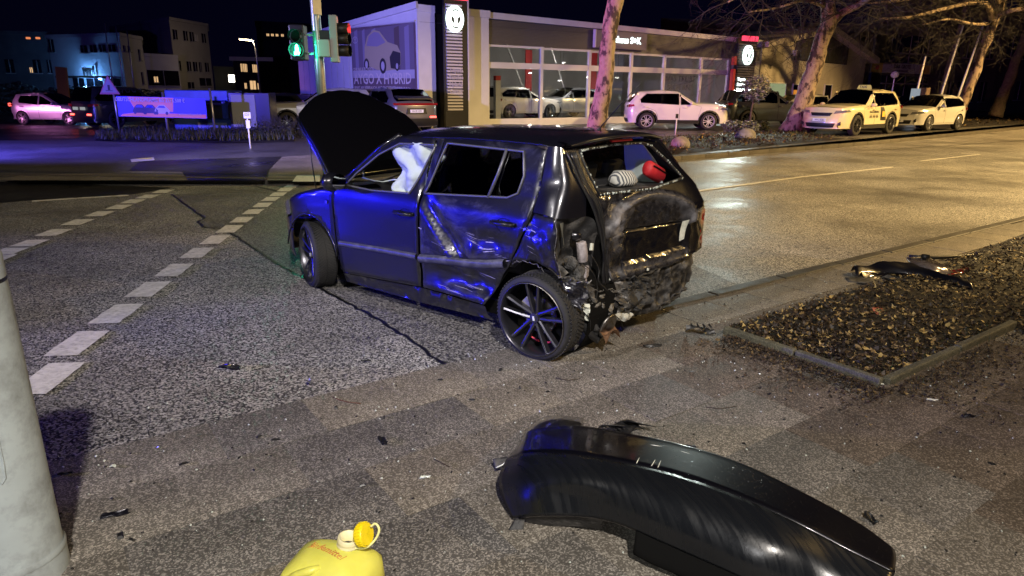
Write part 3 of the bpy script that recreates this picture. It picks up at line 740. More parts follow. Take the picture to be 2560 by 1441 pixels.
loft('windscreen', [[(x+.10*(1-(y/.68)**2), y*s, z) for y in (.68, .4, 0, -.4, -.68)] for (x, z, s) in ((1.99, .99, 1.02), (1.72, 1.19, .96), (1.42, 1.39, .90))], 12, 8, M['clear_glass'], hero)
for s in (1, -1): MB().tube([(2.08, s*.76, .95), (1.84, s*.72, 1.12), (1.62, s*.675, 1.285), (1.42, s*.63, 1.395)], [.03, .026, .024, .022], 8).build('windscreen_pillar', M['hero'], hero, True)
# spoiler over the tailgate glass
loft('rear_spoiler', [[(-.06, .57, 1.425), (-.07, .3, 1.462), (-.07, 0, 1.472), (-.07, -.3, 1.462), (-.06, -.57, 1.42)], [(-.17, .585, 1.41), (-.215, .3, 1.448), (-.225, 0, 1.455), (-.215, -.3, 1.448), (-.175, -.575, 1.41)],
    [(-.18, .58, 1.392), (-.22, .3, 1.425), (-.23, 0, 1.432), (-.22, -.3, 1.425), (-.18, -.57, 1.392)], [(-.13, .56, 1.385), (-.14, .3, 1.405), (-.14, 0, 1.41), (-.14, -.3, 1.405), (-.13, -.56, 1.385)]], 20, 9, M['hero'], hero)
MB().box((-.20, .02, 1.412), (.02, .26, .016)).build('brake_light', mat('dark_red_lens', (.18, .01, .015), .2, coat=1), hero)
# tailgate
def XR(y, z):
    if z > 1.42: return -.13
    if z > 1.08:
        t = (z-1.08)/.34; return (1-t)*(-.33+.12*y)+t*(-.13)
    t = max(0, min(1, (1.08-z)/.15)); return (1-t)*(-.33+.12*y)+t*(-.38+.18*y)
def relief(y, z):
    d = 0
    e = math.hypot((y+.13)/.44, (z-.83)/.20)
    if z > .80: d += .035*math.exp(-((e-1)/.10)**2) - .03*max(0, 1-e**4)
    l = 1/(1+math.exp(-(y-.10)/.04))
    d += l*(-.02+.035*nz((y, z, 0), 5, 2)+.03*rg((y, z, 0), 6, 7)+.010*rg((y, z, 0), 17, 7)) if z < 1.06 else 0
    if z < .9: d += .010*nz((y, z, 0), 5, 4)+.008*rg((y, z, 0), 9, 4)
    # number plate recess
    if -.53 < y < .17 and .575+max(0, -y)*.07 < z < .81: d -= .035
    d += .02*math.exp(-((z-(.50+max(0, -y)*.05))/.02)**2)
    c = max(0, (-.50-y)/.28)
    return d-.045*c**2.2
def rmap(y, z, o): return Vector((XR(y, z)-relief(y, z)-o, y, z))
gate = [(.61, 1.37), (.56, 1.22), (.50, 1.06), (.45, .95), (.39, .84), (.345, .65), (.32, .49), (-.04, .455), (-.56, .535), (-.765, .565), (-.775, .75), (-.755, .89), (-.745, 1.05), (-.65, 1.19), (-.545, 1.37), (0, 1.405)]
ghole = [(.465, 1.362), (.09, 1.382), (-.32, 1.375), (-.41, 1.35), (-.51, 1.24), (-.585, 1.115), (-.15, 1.075), (.395, 1.085), (.445, 1.24)]
def gdust(y, z):
    e = math.hypot((y+.13)/.44, (z-.83)/.20); v = 0
    if z > .79: v += .9*math.exp(-((e-1)/.16)**2)
    if z > .79 and e < 1: v += .28
    v += .75*math.exp(-((z-(.535+max(0, -y)*.06))/.045)**2)*(1 if y > -.55 else .4)
    v += .9*math.exp(-((y-.24)/.07)**2-((z-.86)/.13)**2) + .35*max(0, rg((y, z, 0), 6, 7))*(1 if y > .05 else 0)
    if -.53 < y < .17 and .59+max(0, -y)*.07 < z < .80: v *= .12
    return v*(.50 if y > -.6 else .12)
tg = panel('tailgate', gate, [ghole], rmap, M['hero_rear'], hero, .015, thick=.012, attr=gdust); tg['label'] = 'crushed dusty tailgate without its window'
MB().tube([rmap(p[0], p[1], .006) for p in resample(ghole, .05)+[ghole[0]]], .011, 6).build('window_seal', M['rubber'], tg, True)
sh = MB()
for p in resample(ghole, .018):
    if random.random() < .55:
        c = rmap(p[0], p[1], .014); sh.box(c, (.008, random.uniform(.006, .016), random.uniform(.005, .014)), random.random()*3, random.random()*3)
M['crumbs'] = mat('glass_crumbs', (.55, .6, .55), .15, spec=.9); g_ = sh.build('glass_crumbs', M['crumbs'], tg); g_['kind'] = 'stuff'
MB().box((0, 0, 0), (.012, .56, .145)).xf(Matrix.Translation(rmap(-.165, .725, -.005)) @ Matrix.Rotation(R(-10.2), 4, 'Z') @ Matrix.Rotation(R(4), 4, 'X')).build('plate_holder', M['black'], tg, bevel=.006)
loft('torn_white_strip', [[rmap(-.468, .81, .012), rmap(-.47, .73, .016), rmap(-.476, .655, .012)], [rmap(-.52, .82, .02), rmap(-.52, .74, .024), rmap(-.515, .67, .02)]], 8, 4, M['white_plastic'], tg)
lt = panel('tail_light', [(-.70, .86), (-.775, .88), (-.785, .6), (-.755, .575), (-.72, .62)], [], lambda y, z, o: rmap(y, z, .006), M['lampred'], tg, .04)
t_ = text('model_badge', 'FABIA', .055, M['chrome'], tg, frame_m(rmap(-.66, .872, .012), (.22, -.97, .0), (0, 0, 1)), .002)
# bottom of the tail where the bumper is gone
def low(y, z, o):
    a = 1; c = max(0, (-.48-y)/.25)
    return Vector((XR(y, z)+.035-.03*nz((y, z, 1), 4, 3)-.030*rg((y, z, 0), 5.5, 5)-.016*rg((y, z, 0), 14, 5)-.006*rg((y, z, 0), 33, 5)+.10*c**2, y+.02*nz((y, z, 3), 8), z))
lw = panel('rear_crash_panel', [(.40, .47), (-.04, .465), (-.56, .54), (-.72, .52), (-.67, .33), (-.54, .225), (-.18, .15), (.10, .165), (.33, .17), (.44, .3)], [], low, M['crash'], hero, .015, thick=.01, attr=lambda y, z: (.35*max(0, rg((y, z, 0), 5.5, 5)-.15)+.55*max(0, rg((y, z, 0), 14, 5)-.1))*(1.5 if y > -.1 and z > .25 else .55)+.12*max(0, nz((y, z, 2), 7)))
for (y, z) in ((.30, .50), (-.06, .51)):
    MB().lathe([(.001, .008), (.009, .008), (.012, 0)], axis='x', n=12).xf(Matrix.Translation(low(y, z, 0)+Vector((-.035, 0, 0))) @ Matrix.Scale(-1, 4, (1, 0, 0))).build('bolt', M['white_plastic'], hero)
for (a, b_, c_) in [((.30, .48), (.0, .475), (-.3, .50)), ((.1, .40), (-.15, .37), (-.35, .42)), ((.25, .34), (.12, .30), (-.05, .33)), ((-.2, .2), (-.4, .24), (-.55, .29))]:
    ragged('bent_flange', [low(*a, 0)+Vector((-.02, 0, 0)), low(*b_, 0)+Vector((-.025, 0, 0)), low(*c_, 0)+Vector((-.02, 0, 0))], .009, M['liner'], amp=.02)
# open lamp corner: bent inner sheet, seals, foam, lamp socket
cav = [[(-.215, .795, .975), (-.25, .66, .965), (-.285, .53, .955), (-.30, .47, .93)], [(-.22, .78, .85), (-.20, .66, .84), (-.24, .54, .83), (-.31, .41, .84)],
       [(-.235, .78, .72), (-.17, .66, .70), (-.20, .52, .68), (-.31, .37, .68)], [(-.26, .77, .60), (-.18, .66, .56), (-.19, .52, .52), (-.31, .34, .50)], [(-.27, .70, .44), (-.20, .62, .40), (-.2, .5, .38), (-.30, .34, .34)]]
loft('inner_corner_panel', cav, 20, 22, M['liner'], hero, disp=lambda p: p+Vector((.03*nz(p, 11), .02*nz(p, 13, 4), 0)))
loft('bright_sheet_tab', [[(-.245, .765, .935), (-.24, .72, .935)], [(-.25, .745, .86), (-.23, .71, .87)], [(-.245, .715, .775), (-.235, .70, .79)]], 3, 6, mat('bare_zinc', (.42, .45, .44), .35, metal=.8, var=.3, vs=15), hero)
b = MB(); b.lathe([(.001, .02), (.02, .018), (.034, -.01), (.038, -.03)], axis='x', n=18); b.xf(Matrix.Translation((-.275, .605, .835)) @ Matrix.Rotation(math.pi+.35, 4, 'Z')); b.build('lamp_socket', M['hero'], hero, True)
b = MB(); b.tube([(-.285, .585, .795), (-.29, .575, .73), (-.285, .56, .665)], [.034, .037, .036], 12); b.build('foam_cylinder', M['foam'], hero, True, bevel=.004)
MB().box((-.285, .535, .585), (.05, .085, .075), .4, .05).build('foam_block', M['foam'], hero, bevel=.008)
MB().box((-.285, .545, .50), (.05, .09, .075), .5, -.05).build('foam_block', M['foam'], hero, bevel=.008)
MB().box((-.295, .475, .745), (.02, .03, .05), .2, .2).build('white_clip', M['white_plastic'], hero, bevel=.006)
for k, (d, r_) in enumerate(((0, .011), (.022, .009), (.042, .007), (.06, .010), (-.02, .008))):
    P = [(-.17, .60-d, 1.36), (-.235, .555-d*.8, 1.18), (-.29, .50-d, 1.05), (-.31, .455-d, .93), (-.32, .405-d*.5, .80), (-.325, .39-d*.3, .66), (-.325, .375-d, .54), (-.32, .35-d, .47)]
    MB().tube([p+Vector((-.012, 0, 0))+Vector((.01*nz(p, 7, k), .01*nz(p, 7, k+3), 0)) for p in catmull(P, 30)], r_, 6).build('door_seal', M['rubber'] if k else M['hero'], hero, True)
random.seed(5)
def shard(name, c, s, material, n=5, seed=0, flat=.35, par=None, rz=None):
    rnd = random.Random(seed); rows = []
    a = rnd.random()*6.28 if rz is None else rz
    for i in range(4):
        row = []
        for j in range(4):
            u = (i/3-.5); v = (j/3-.5); p = Vector((u*s[0]*(1+.3*(rnd.random()-.5)), v*s[1]*(1-.4*abs(u))*(1+.5*(rnd.random()-.5)), s[2]*(rnd.random()-.3)*(1+flat)))
            row.append(Matrix.Rotation(a, 3, 'Z') @ p + Vector(c))
        rows.append(row)
    return loft(name, rows, 9, 9, material, par, thick=.003, smooth=False, disp=lambda p: p+Vector((nz(p, 60), nz(p, 60, 4), nz(p, 60, 8)))*.004)
# hanging crumpled sheets, exhaust flange under the corner
def crumple(name, rows, material, amp=.03, sc=14, seed=0):
    return loft(name, rows, 18, 14, material, hero, thick=.003, smooth=False, disp=lambda p: p+Vector(((nz(p, sc, seed)+.6*rg(p, sc*.8, seed))*amp, (nz(p, sc, seed+3)+.5*rg(p, sc*1.3, seed))*amp, nz(p, sc, seed+6)*amp*.8)))
crumple('crumpled_arch_liner', [[(-.27, .70, .56), (-.32, .60, .56), (-.33, .50, .53)], [(-.30, .66, .45), (-.36, .56, .42), (-.34, .46, .42)], [(-.33, .58, .30), (-.36, .50, .28), (-.34, .42, .30)], [(-.34, .50, .16), (-.36, .46, .12), (-.34, .40, .2)]], M['liner'], .04, 12)
crumple('crumpled_pale_sheet', [[(-.33, .60, .44), (-.35, .52, .44), (-.34, .44, .42)], [(-.37, .58, .34), (-.38, .50, .35), (-.36, .42, .36)], [(-.36, .54, .25), (-.37, .48, .24), (-.37, .40, .27)]], M['raw'], .05, 16, 3)
crumple('crumpled_pale_sheet', [[(-.34, .44, .44), (-.36, .34, .42), (-.37, .2, .40)], [(-.37, .44, .34), (-.38, .32, .32), (-.39, .16, .30)], [(-.35, .40, .26), (-.37, .30, .25), (-.38, .2, .24)]], M['raw'], .045, 18, 8)
crumple('torn_pale_tray', [[(-.34, .36, .27), (-.37, .2, .24), (-.39, .06, .21)], [(-.38, .34, .235), (-.40, .2, .21), (-.41, .07, .185)], [(-.37, .32, .22), (-.40, .18, .18), (-.40, .10, .165)]], mat('pale_grey_plastic', (.42, .42, .38), .55, var=.3, vs=18), .02, 20, 5)
crumple('torn_arch_corner', [[(-.30, .80, .58), (-.36, .76, .57), (-.42, .70, .57)], [(-.34, .78, .50), (-.40, .74, .49), (-.43, .69, .48)], [(-.38, .75, .40), (-.41, .73, .38), (-.42, .70, .40)]], M['hero_scuff'], .03, 15, 2)
crumple('white_torn_bracket', [[(-.34, .63, .40), (-.38, .60, .40)], [(-.36, .62, .34), (-.40, .60, .33)], [(-.37, .61, .28), (-.39, .59, .27)]], M['white_plastic'], .03, 22, 6)
b = MB(); b.lathe([(.001, .03), (.03, .028), (.04, .012), (.052, .006), (.085, .004), (.092, -.008), (.088, -.015)], axis='x', n=24)
b.xf(Matrix.Translation((-.41, .40, .20)) @ Matrix.Rotation(math.pi, 4, 'Z') @ Matrix.Rotation(.35, 4, 'Y')); b.build('brake_disc', M['steel'], hero, True)
shard('muddy_bracket', (-.44, .42, .13), (.14, .08, .07), M['rust'], seed=4, par=hero)
MB().tube([(-.22, .62, .42), (-.30, .6, .30), (-.34, .53, .17), (-.36, .46, .095), (-.37, .40, .14)], [.02, .025, .03, .02, .01], 7).build('hanging_liner_strip', M['liner'], hero, True)
MB().bb(-.1, 2.1, -.6, .55, .12, .24).build('floor_pan', M['void'], hero)
MB().bb(-.30, .3, -.62, .42, .24, .98).build('boot_box', M['void'], hero)
# more torn pieces round the corner
crumple('torn_black_liner', [[(-.33, .30, .45), (-.38, .1, .44), (-.42, -.1, .46)], [(-.37, .28, .34), (-.41, .1, .33), (-.44, -.12, .36)], [(-.37, .26, .22), (-.41, .08, .21), (-.44, -.14, .25)]], M['liner'], .045, 15, 12)
crumple('torn_pale_flange', [[(-.36, .30, .40), (-.40, .18, .41)], [(-.40, .27, .34), (-.43, .15, .34)], [(-.39, .24, .30), (-.42, .13, .31)]], M['raw'], .05, 20, 15)
crumple('bent_bracket', [[(-.28, .66, .50), (-.33, .60, .50)], [(-.34, .64, .44), (-.38, .57, .44)], [(-.35, .60, .38), (-.38, .55, .40)]], M['raw'], .04, 20, 21)
crumple('bent_inner_fold', [[(-.24, .70, .70), (-.27, .60, .68), (-.26, .52, .66)], [(-.27, .68, .62), (-.31, .60, .60), (-.29, .52, .60)], [(-.28, .66, .54), (-.31, .58, .52), (-.30, .50, .54)]], M['liner'], .05, 16, 24)
for k, P in enumerate(([(-.30, .60, .66), (-.36, .55, .60), (-.37, .50, .50), (-.38, .52, .40)], [(-.31, .50, .70), (-.35, .46, .60), (-.36, .47, .52), (-.40, .40, .44)], [(-.34, .36, .30), (-.42, .28, .22), (-.42, .22, .13)], [(-.30, .66, .40), (-.38, .60, .30), (-.37, .56, .20)])):
    MB().tube(catmull(P, 14), .0045 if k % 2 else .003, 5).build('hanging_cable', M['black'], hero, True)
ragged('torn_edge', [(-.31, .40, .46), (-.38, .30, .43), (-.40, .15, .42), (-.43, .0, .44)], .004, M['raw'], amp=.03)
ragged('torn_edge', [(-.33, .60, .46), (-.38, .52, .47), (-.38, .44, .45)], .003, M['raw'], amp=.03)
# wheels
HR = .292
def hero_wheel(x, y, z, side, steer, camber=0, spokes=5):
    t = tyre_mesh(HR, .205, 64, .865)
    tr = MB()
    for k in range(72):    # tread blocks in a herringbone
        a = 2*math.pi*k/72
        for s in (-1, 1):
            n0 = len(tr.v)
            tr.box((0, s*.05, 0), (.0135, .085, .007)); m = Matrix.Rotation(a, 4, 'Y') @ Matrix.Translation((0, 0, HR+.0)) @ Matrix.Rotation(s*.55, 4, 'Z')
            for i in range(n0, len(tr.v)): tr.v[i] = m @ tr.v[i]
    o = t.build('wheel', M['tyre'], hero, auto=40)
    tr.build('tread_blocks', M['tyre'], o)['kind'] = 'stuff'
    rb = MB(); R0 = HR*.87; w = .205
    rb.lathe([(R0, w*.50), (R0*.985, w*.53), (R0*.965, w*.50), (R0*.95, w*.3), (R0*.93, -w*.45)], axis='y', n=56)
    for k in range(5):
        for s in (-1, 1):
            a0 = 2*math.pi*k/5+.3
            p0 = Vector((math.cos(a0+s*.5), 0, math.sin(a0+s*.5)))*.034; p1 = Vector((math.cos(a0+s*.20), 0, math.sin(a0+s*.20)))*R0*.97
            d = (p1-p0).normalized(); nr = Vector((-d.z, 0, d.x)); n0 = len(rb.v)
            for (p, wd, y0, y1) in ((p0, .026, .062, .02), (p0*.55+p1*.45, .019, .078, .035), (p1, .024, .088, .05)):
                for (sx, yy) in ((-1, y1), (-.75, y0-.006), (0, y0), (.75, y0-.006), (1, y1)): rb.v.append(p+nr*wd*sx*.62+Vector((0, yy, 0)))
            for i in range(2):
                for j in range(5): rb.f.append((n0+i*5+j, n0+i*5+(j+1) % 5, n0+i*5+5+(j+1) % 5, n0+i*5+5+j))
    rb.lathe([(.001, .072), (.034, .07), (.04, .05), (.05, .02)], axis='y', n=20)
    rb.build('rim', M['alloy_dark'], o, auto=35)
    MB().lathe([(R0*.985, w*.535), (R0*1.01, w*.52), (R0*.99, w*.50)], axis='y', n=56).build('rim_lip', M['steel'], o, True)
    MB().lathe([(.001, .0), (.125, .0), (.13, -.012), (.001, -.014)], axis='y', n=36).build('brake_disc', M['steel'], o, auto=40)
    MB().box((.07, .01, .07), (.07, .05, .10), ry=.8).build('brake_caliper', mat('caliper_grey', (.3, .29, .27), .5, metal=.6), o, bevel=.008)
    if side > 0 and x < 1:
        for (a0, a1) in ((160, 215), (235, 262), (275, 300), (100, 130)):
            MB().tube([(R0*.78*math.cos(R(a)), -.02, R0*.78*math.sin(R(a))) for a in range(a0, a1, 4)], .0065, 6).build('red_rim_stripe', mat('red_rim_paint', (.7, .05, .06), .4), o, True)
    MB().lathe([(.001, -.03), (R0*.93, -.03)], axis='y', n=24).build('wheel_shade_disc', M['void'], o)  # black disc in place of the shade inside the wheel
    MB().box((0, .074, 0), (.014, .004, .03), ry=.2).build('centre_cap_mark', M['white_plastic'], o)
    o.location = (x, y, z); o.rotation_euler = (camber, 0, steer + (0 if side > 0 else math.pi))
    return o
hero_wheel(-.10, .765, HR+.005, 1, R(4), R(-3))
hero_wheel(2.50, .735, HR+.003, 1, R(-19))
hero_wheel(.0, -.72, HR, -1, 0); hero_wheel(2.47, -.70, HR, -1, R(-15))
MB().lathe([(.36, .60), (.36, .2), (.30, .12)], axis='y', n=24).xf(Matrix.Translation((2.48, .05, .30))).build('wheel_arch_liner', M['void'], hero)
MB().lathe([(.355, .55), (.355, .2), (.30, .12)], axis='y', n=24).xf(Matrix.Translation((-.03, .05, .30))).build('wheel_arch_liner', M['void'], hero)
# open bonnet on its hinge, prop rod, engine bay
bon = []
for u in (0, .2, .45, .7, .88, .97, 1.0):
    row = []
    for v in (-1, -.8, -.5, 0, .5, .8, 1):
        hw = (.685-.05*u)*(1 if u < .8 else 1-.22*((u-.8)/.2)**2)
        L_ = 1.05-.20*abs(v)**2.4; row.append((L_*u, hw*v, .05*(1-v*v)+.035*math.sin(math.pi*u)))
    bon.append(row)
M['bonnet'] = mat('black_bonnet_paint', (.002, .002, .003), .22, spec=.35)
bn = loft('bonnet', bon, 26, 26, M['bonnet'], hero, thick=.022)
bn.location = (2.30, 0, .95); bn.rotation_euler = (0, R(-43.5), 0); bn['label'] = 'raised bonnet seen from its outer side'
rim_ = catmull([bon[i][-1] for i in range(7)], 20)+catmull([bon[-1][6-j] for j in range(7)], 24)+catmull([bon[6-i][0] for i in range(7)], 20)
MB().tube([Vector(p)+Vector((0, 0, -.012)) for p in rim_], .010, 6).build('bonnet_edge', M['hero'], bn, True)
MB().tube([(2.66, .60, .82), (2.72, .59, 1.1), (2.74, .58, 1.38)], .006, 6).build('prop_rod', M['black'], hero, True)
eb = MB().bb(2.22, 3.08, -.62, .62, .35, .70); eb.bb(2.4, 2.8, -.3, .35, .70, .80); eb.bb(2.9, 3.0, .2, .45, .7, .78); eb.build('engine_block', M['liner'], hero, bevel=.02)
loft('inner_wing', [[(2.2, .70, .93), (2.5, .68, .89), (2.85, .60, .75)], [(2.2, .60, .90), (2.5, .58, .84), (2.85, .54, .70)], [(2.2, .6, .6), (2.5, .58, .6), (2.85, .54, .55)]], 10, 10, M['liner'], hero)
MB().bb(2.06, 2.24, -.68, .68, .90, .94).build('scuttle', M['black'], hero)
for s_ in (.25, -.35): MB().tube([(2.13, s_, .95), (2.06, s_-.15, 1.0), (1.97, s_-.5 if s_ > 0 else s_-.25, 1.03)], .008, 5).build('wiper', M['black'], hero)
b = MB().lathe([(.001, -.06), (.07, -.05), (.098, 0), (.088, .045), (.05, .065), (.001, .07)], axis='x', n=18)
b.xf(Matrix.Translation((1.93, .925, 1.015)) @ Matrix.Rotation(.25, 4, 'Z') @ Matrix.Diagonal((.9, 1.05, .80, 1))); mi_ = b.build('wing_mirror', M['hero'], hero, True)
b = MB().lathe([(.001, 0), (.082, 0)], axis='x', n=24); b.xf(Matrix.Translation((1.868, .905, 1.017)) @ Matrix.Rotation(.25, 4, 'Z') @ Matrix.Diagonal((1, 1, .78, 1))); b.build('mirror_glass', mat('mirror', (.7, .7, .75), .02, metal=1), mi_)
MB().box((1.95, .80, .97), (.06, .12, .04)).build('mirror_arm', M['black'], mi_)
MB().box(hmap(2.20, .81, .004), (.035, .006, .03)).build('side_badge', M['chrome'], fe, bevel=.002)
# aerial
MB().tube([(.0, .02, 1.463), (-.02, .015, 1.485)], [.016, .009], 8).build('aerial_base', M['black'], hero); MB().tube([(-.01, .018, 1.48), (-.16, -.03, 1.66), (-.28, -.05, 1.79)], [.004, .0032, .002], 6).build('aerial', M['black'], hero, True)
# cabin
b = MB()
for (sx, sy, a) in ((1.25, .34, -.2), (1.25, -.36, -.2)):
    b.box((sx+.1, sy, .55), (.5, .48, .14)); b.box((sx-.2, sy, .88), (.12, .46, .62), ry=a); b.box((sx-.29, sy, 1.22), (.08, .24, .15), ry=a)
b.box((.45, 0, .55), (.5, 1.2, .14)); b.box((.22, 0, .86), (.14, 1.2, .55), ry=-.2); b.build('seats', M['seat'], hero, bevel=.03)
for sy in (.36, -.02, -.38): MB().box((.12, sy, 1.17), (.08, .22, .13), ry=-.2).build('headrest', M['seat'], hero, bevel=.03)
loft('dashboard', [[(1.95, y, .98) for y in (.66, 0, -.66)], [(1.72, y, 1.0) for y in (.66, 0, -.66)], [(1.6, y, .9) for y in (.66, 0, -.66)], [(1.65, y, .6) for y in (.66, 0, -.66)]], 10, 10, M['black'], hero)
sw = [(1.50+.06*math.sin(a), .34+.18*math.cos(a), .93+.17*math.sin(a)) for a in [i*math.pi/12 for i in range(25)]]
MB().tube(sw, .014, 8).tube([(1.52, .18, .93), (1.55, .34, .92), (1.52, .5, .93)], .016, 6).build('steering_wheel', M['black'], hero, True)
cur = []
for x0, x1, z in ((1.47, 1.05, 1.36), (1.53, 1.07, 1.27), (1.50, 1.08, 1.19), (1.43, 1.12, 1.12), (1.47, 1.17, 1.05), (1.54, 1.22, .98), (1.50, 1.25, .94)):
    cur.append([(x0+(x1-x0)*t, .60+.03*math.sin(t*9+z*20)+(.03 if 0 < t < 1 else 0), z+.012*math.sin(t*7)) for t in (0, .2, .4, .6, .8, 1)])
ab = loft('curtain_airbag', cur, 30, 30, M['airbag'], hero, thick=.008, disp=lambda p: p+Vector((0, .012*nz(p, 9)+.022*rg(p, 5.5, 3)+.008*rg(p, 13, 6), .006*nz(p, 22)))); ab['label'] = 'white deflated curtain airbag in the front window'
MB().tube(catmull([(2.02, .56, 1.01), (1.75, .58, 1.0), (1.55, .585, 1.035), (1.42, .59, 1.0)], 24), [.004+.003*abs(math.sin(i*.7)) for i in range(25)], 6).build('airbag_strap', M['airbag'], hero, True)
loft('curtain_airbag', [[(.16, -.585, 1.36), (.08, -.585, 1.36), (-.03, -.58, 1.34)], [(.12, -.57, 1.2), (0, -.56, 1.2), (-.16, -.57, 1.22)], [(.08, -.58, 1.04), (-.06, -.57, 1.04), (-.22, -.575, 1.06)]], 14, 14, M['airbag'], hero, thick=.008, disp=lambda p: p+Vector((0, .02*nz(p, 6), 0)))
loft('parcel_shelf', [[(.22, y, 1.045) for y in (.58, 0, -.6)], [(-.05, y, 1.06) for y in (.56, 0, -.6)], [(-.27+.0, y, 1.055) for y in (.45, 0, -.6)], [(-.28, y, .98) for y in (.45, 0, -.6)]], 14, 12, M['liner'], hero)
# things lying on the parcel shelf
def hw(p): return hero.matrix_basis @ Vector(p)
hero_m = Matrix.Translation((HX, HY, 0)) @ Matrix.Rotation(HYAW, 4, 'Z')
def stripes_mat():
    m = bpy.data.materials.new('striped_cloth'); m.use_nodes = True; N = m.node_tree.nodes; L = m.node_tree.links; b = N['Principled BSDF']
    tc = N.new('ShaderNodeTexCoord'); w = N.new('ShaderNodeTexWave'); w.inputs['Scale'].default_value = 13; w.inputs['Distortion'].default_value = 1.2; w.inputs['Detail'].default_value = 0; w.bands_direction = 'Y'
    L.new(tc.outputs['Object'], w.inputs['Vector']); r = N.new('ShaderNodeValToRGB'); r.color_ramp.elements[0].position = .42; r.color_ramp.elements[1].position = .52
    r.color_ramp.elements[0].color = (.10, .11, .13, 1); r.color_ramp.elements[1].color = (.62, .62, .58, 1); L.new(w.outputs['Color'], r.inputs[0]); L.new(r.outputs[0], b.inputs['Base Color']); b.inputs['Roughness'].default_value = .9
    return m
b = MB().lathe([(.001, -.03), (.10, -.03), (.125, .0), (.11, .05), (.07, .085), (.001, .095)], n=24)
for i, v in enumerate(b.v): b.v[i] = v+Vector((nz(v, 9), nz(v, 9, 3), nz(v, 9, 6)))*.02
b.xf(Matrix.Diagonal((.8, 1.15, .9, 1))); st = b.build('striped_hat', stripes_mat(), None, True); st.matrix_world = hero_m @ Matrix.Translation((-.08, -.22, 1.095)); tag(st, 'crumpled grey and white striped cloth hat lying in the open tailgate window', 'hat')
b = MB().lathe([(.001, -.15), (.045, -.145), (.06, -.12), (.062, 0), (.06, .12), (.045, .145), (.001, .15)], axis='y', n=18)
b.xf(Matrix.Diagonal((.8, .85, 1, 1))); rb_ = empty('red_pouch', (0, 0, 0), 0, 'small red zipped pouch lying at the right of the open tailgate window', 'pouch')
bb_ = b.build('pouch_body', mat('red_nylon', (.55, .02, .03), .6, bump=.3, bs=60), rb_, True); MB().tube([(-.05, y, .02) for y in (-.11, -.05, 0, .05, .11)], .006, 6).build('zip', M['void'], rb_)
rb_.matrix_world = hero_m @ Matrix.Translation((-.18, -.50, 1.15)) @ Matrix.Rotation(.35, 4, 'X')
# ------------------------------------------------------------------ ground
def sheet(name, poly, z, material, kind='structure', parent=None, cut=0, zf=None):
    if cut:
        o = panel(name, poly, [], lambda x, y, o_: (x, y, z if zf is None else zf(x, y)), material, parent, cut)
    else:
        o = mesh_obj(name, [(p[0], p[1], z) for p in poly], [tuple(range(len(poly)))], material, parent)
    if parent is None and kind: o['kind'] = kind
    return o
KD = Vector((.815, .58, 0)).normalized(); KP = Vector((-KD.y, KD.x, 0))       # the road's direction and across it
K0 = Vector((-.44, 4.13, 0))                                                  # a point of the near kerb line
def kp(a, c, z=0): v = K0+KD*a+KP*c; return Vector((v.x, v.y, z))
ground = sheet('ground', [(-400, -60), (400, -60), (400, 500), (-400, 500)], -.03, M['fardark'])
road = sheet('road', [kp(-40, 0)[:2], kp(90, 0)[:2], (90, 78), (28.6, 38.6), (12.6, 24.6), (4.5, 18.3), (1.2, 15.6), (-1.2, 13.6), (-3.7, 12.8), (-12, 12.95), (-60, 13)], 0, M['road'])
# seams and patches of the carriageway, each sheet 4 mm over the last
seam_px = [(430, 487), (468, 515), (512, 546), (494, 557), (512, 570), (552, 572), (590, 592), (700, 665), (830, 738), (950, 802), (1045, 866), (1115, 915)]
seam = [at(*p) for p in seam_px]
pt = [p.xy for p in seam] + [kp(1.4, .002).xy, kp(3.2, .002).xy, at(1500, 560).xy, at(1100, 520).xy, at(735, 476).xy]
sheet('asphalt_patch', pt, .004, M['patch'], parent=road)
sheet('wet_gutter_patch', [at(*p).xy for p in ((-40, 459), (200, 461), (430, 470), (385, 478), (330, 487), (200, 494), (60, 503), (-40, 512))], .004, M['fardark'], parent=road)
def ribbon(name, pts, w, z, material, parent, amp=.0):
    vs = []; fs = []
    P = []
    for a, b in zip(pts, pts[1:]):
        n = max(1, int((b-a).length/.06))
        P += [a.lerp(b, i/n) for i in range(n)]
    P.append(pts[-1])
    for i, p in enumerate(P):
        d = (P[min(i+1, len(P)-1)]-P[max(0, i-1)]); d.z = 0; d.normalize(); s = Vector((-d.y, d.x, 0)); ww = w*(1+.5*nz(p, 9))
        q = p+s*amp*nz(p, 14)
        vs += [(q+s*ww/2).xy.to_3d()+Vector((0, 0, z)), (q-s*ww/2).xy.to_3d()+Vector((0, 0, z))]
    for i in range(len(P)-1): fs.append((2*i, 2*i+1, 2*i+3, 2*i+2))
    return mesh_obj(name, vs, fs, material, parent)
ribbon('tar_seam', seam, .030, .006, M['tar'], road, .03)
ribbon('tar_seam', [at(*p) for p in ((635, 466), (690, 478), (722, 492), (745, 500))], .03, .006, M['tar'], road, .02)
ribbon('tar_seam', [at(*p) for p in ((2200, 376), (2560, 352), (2700, 343))], .06, .006, M['tar'], road, .1)
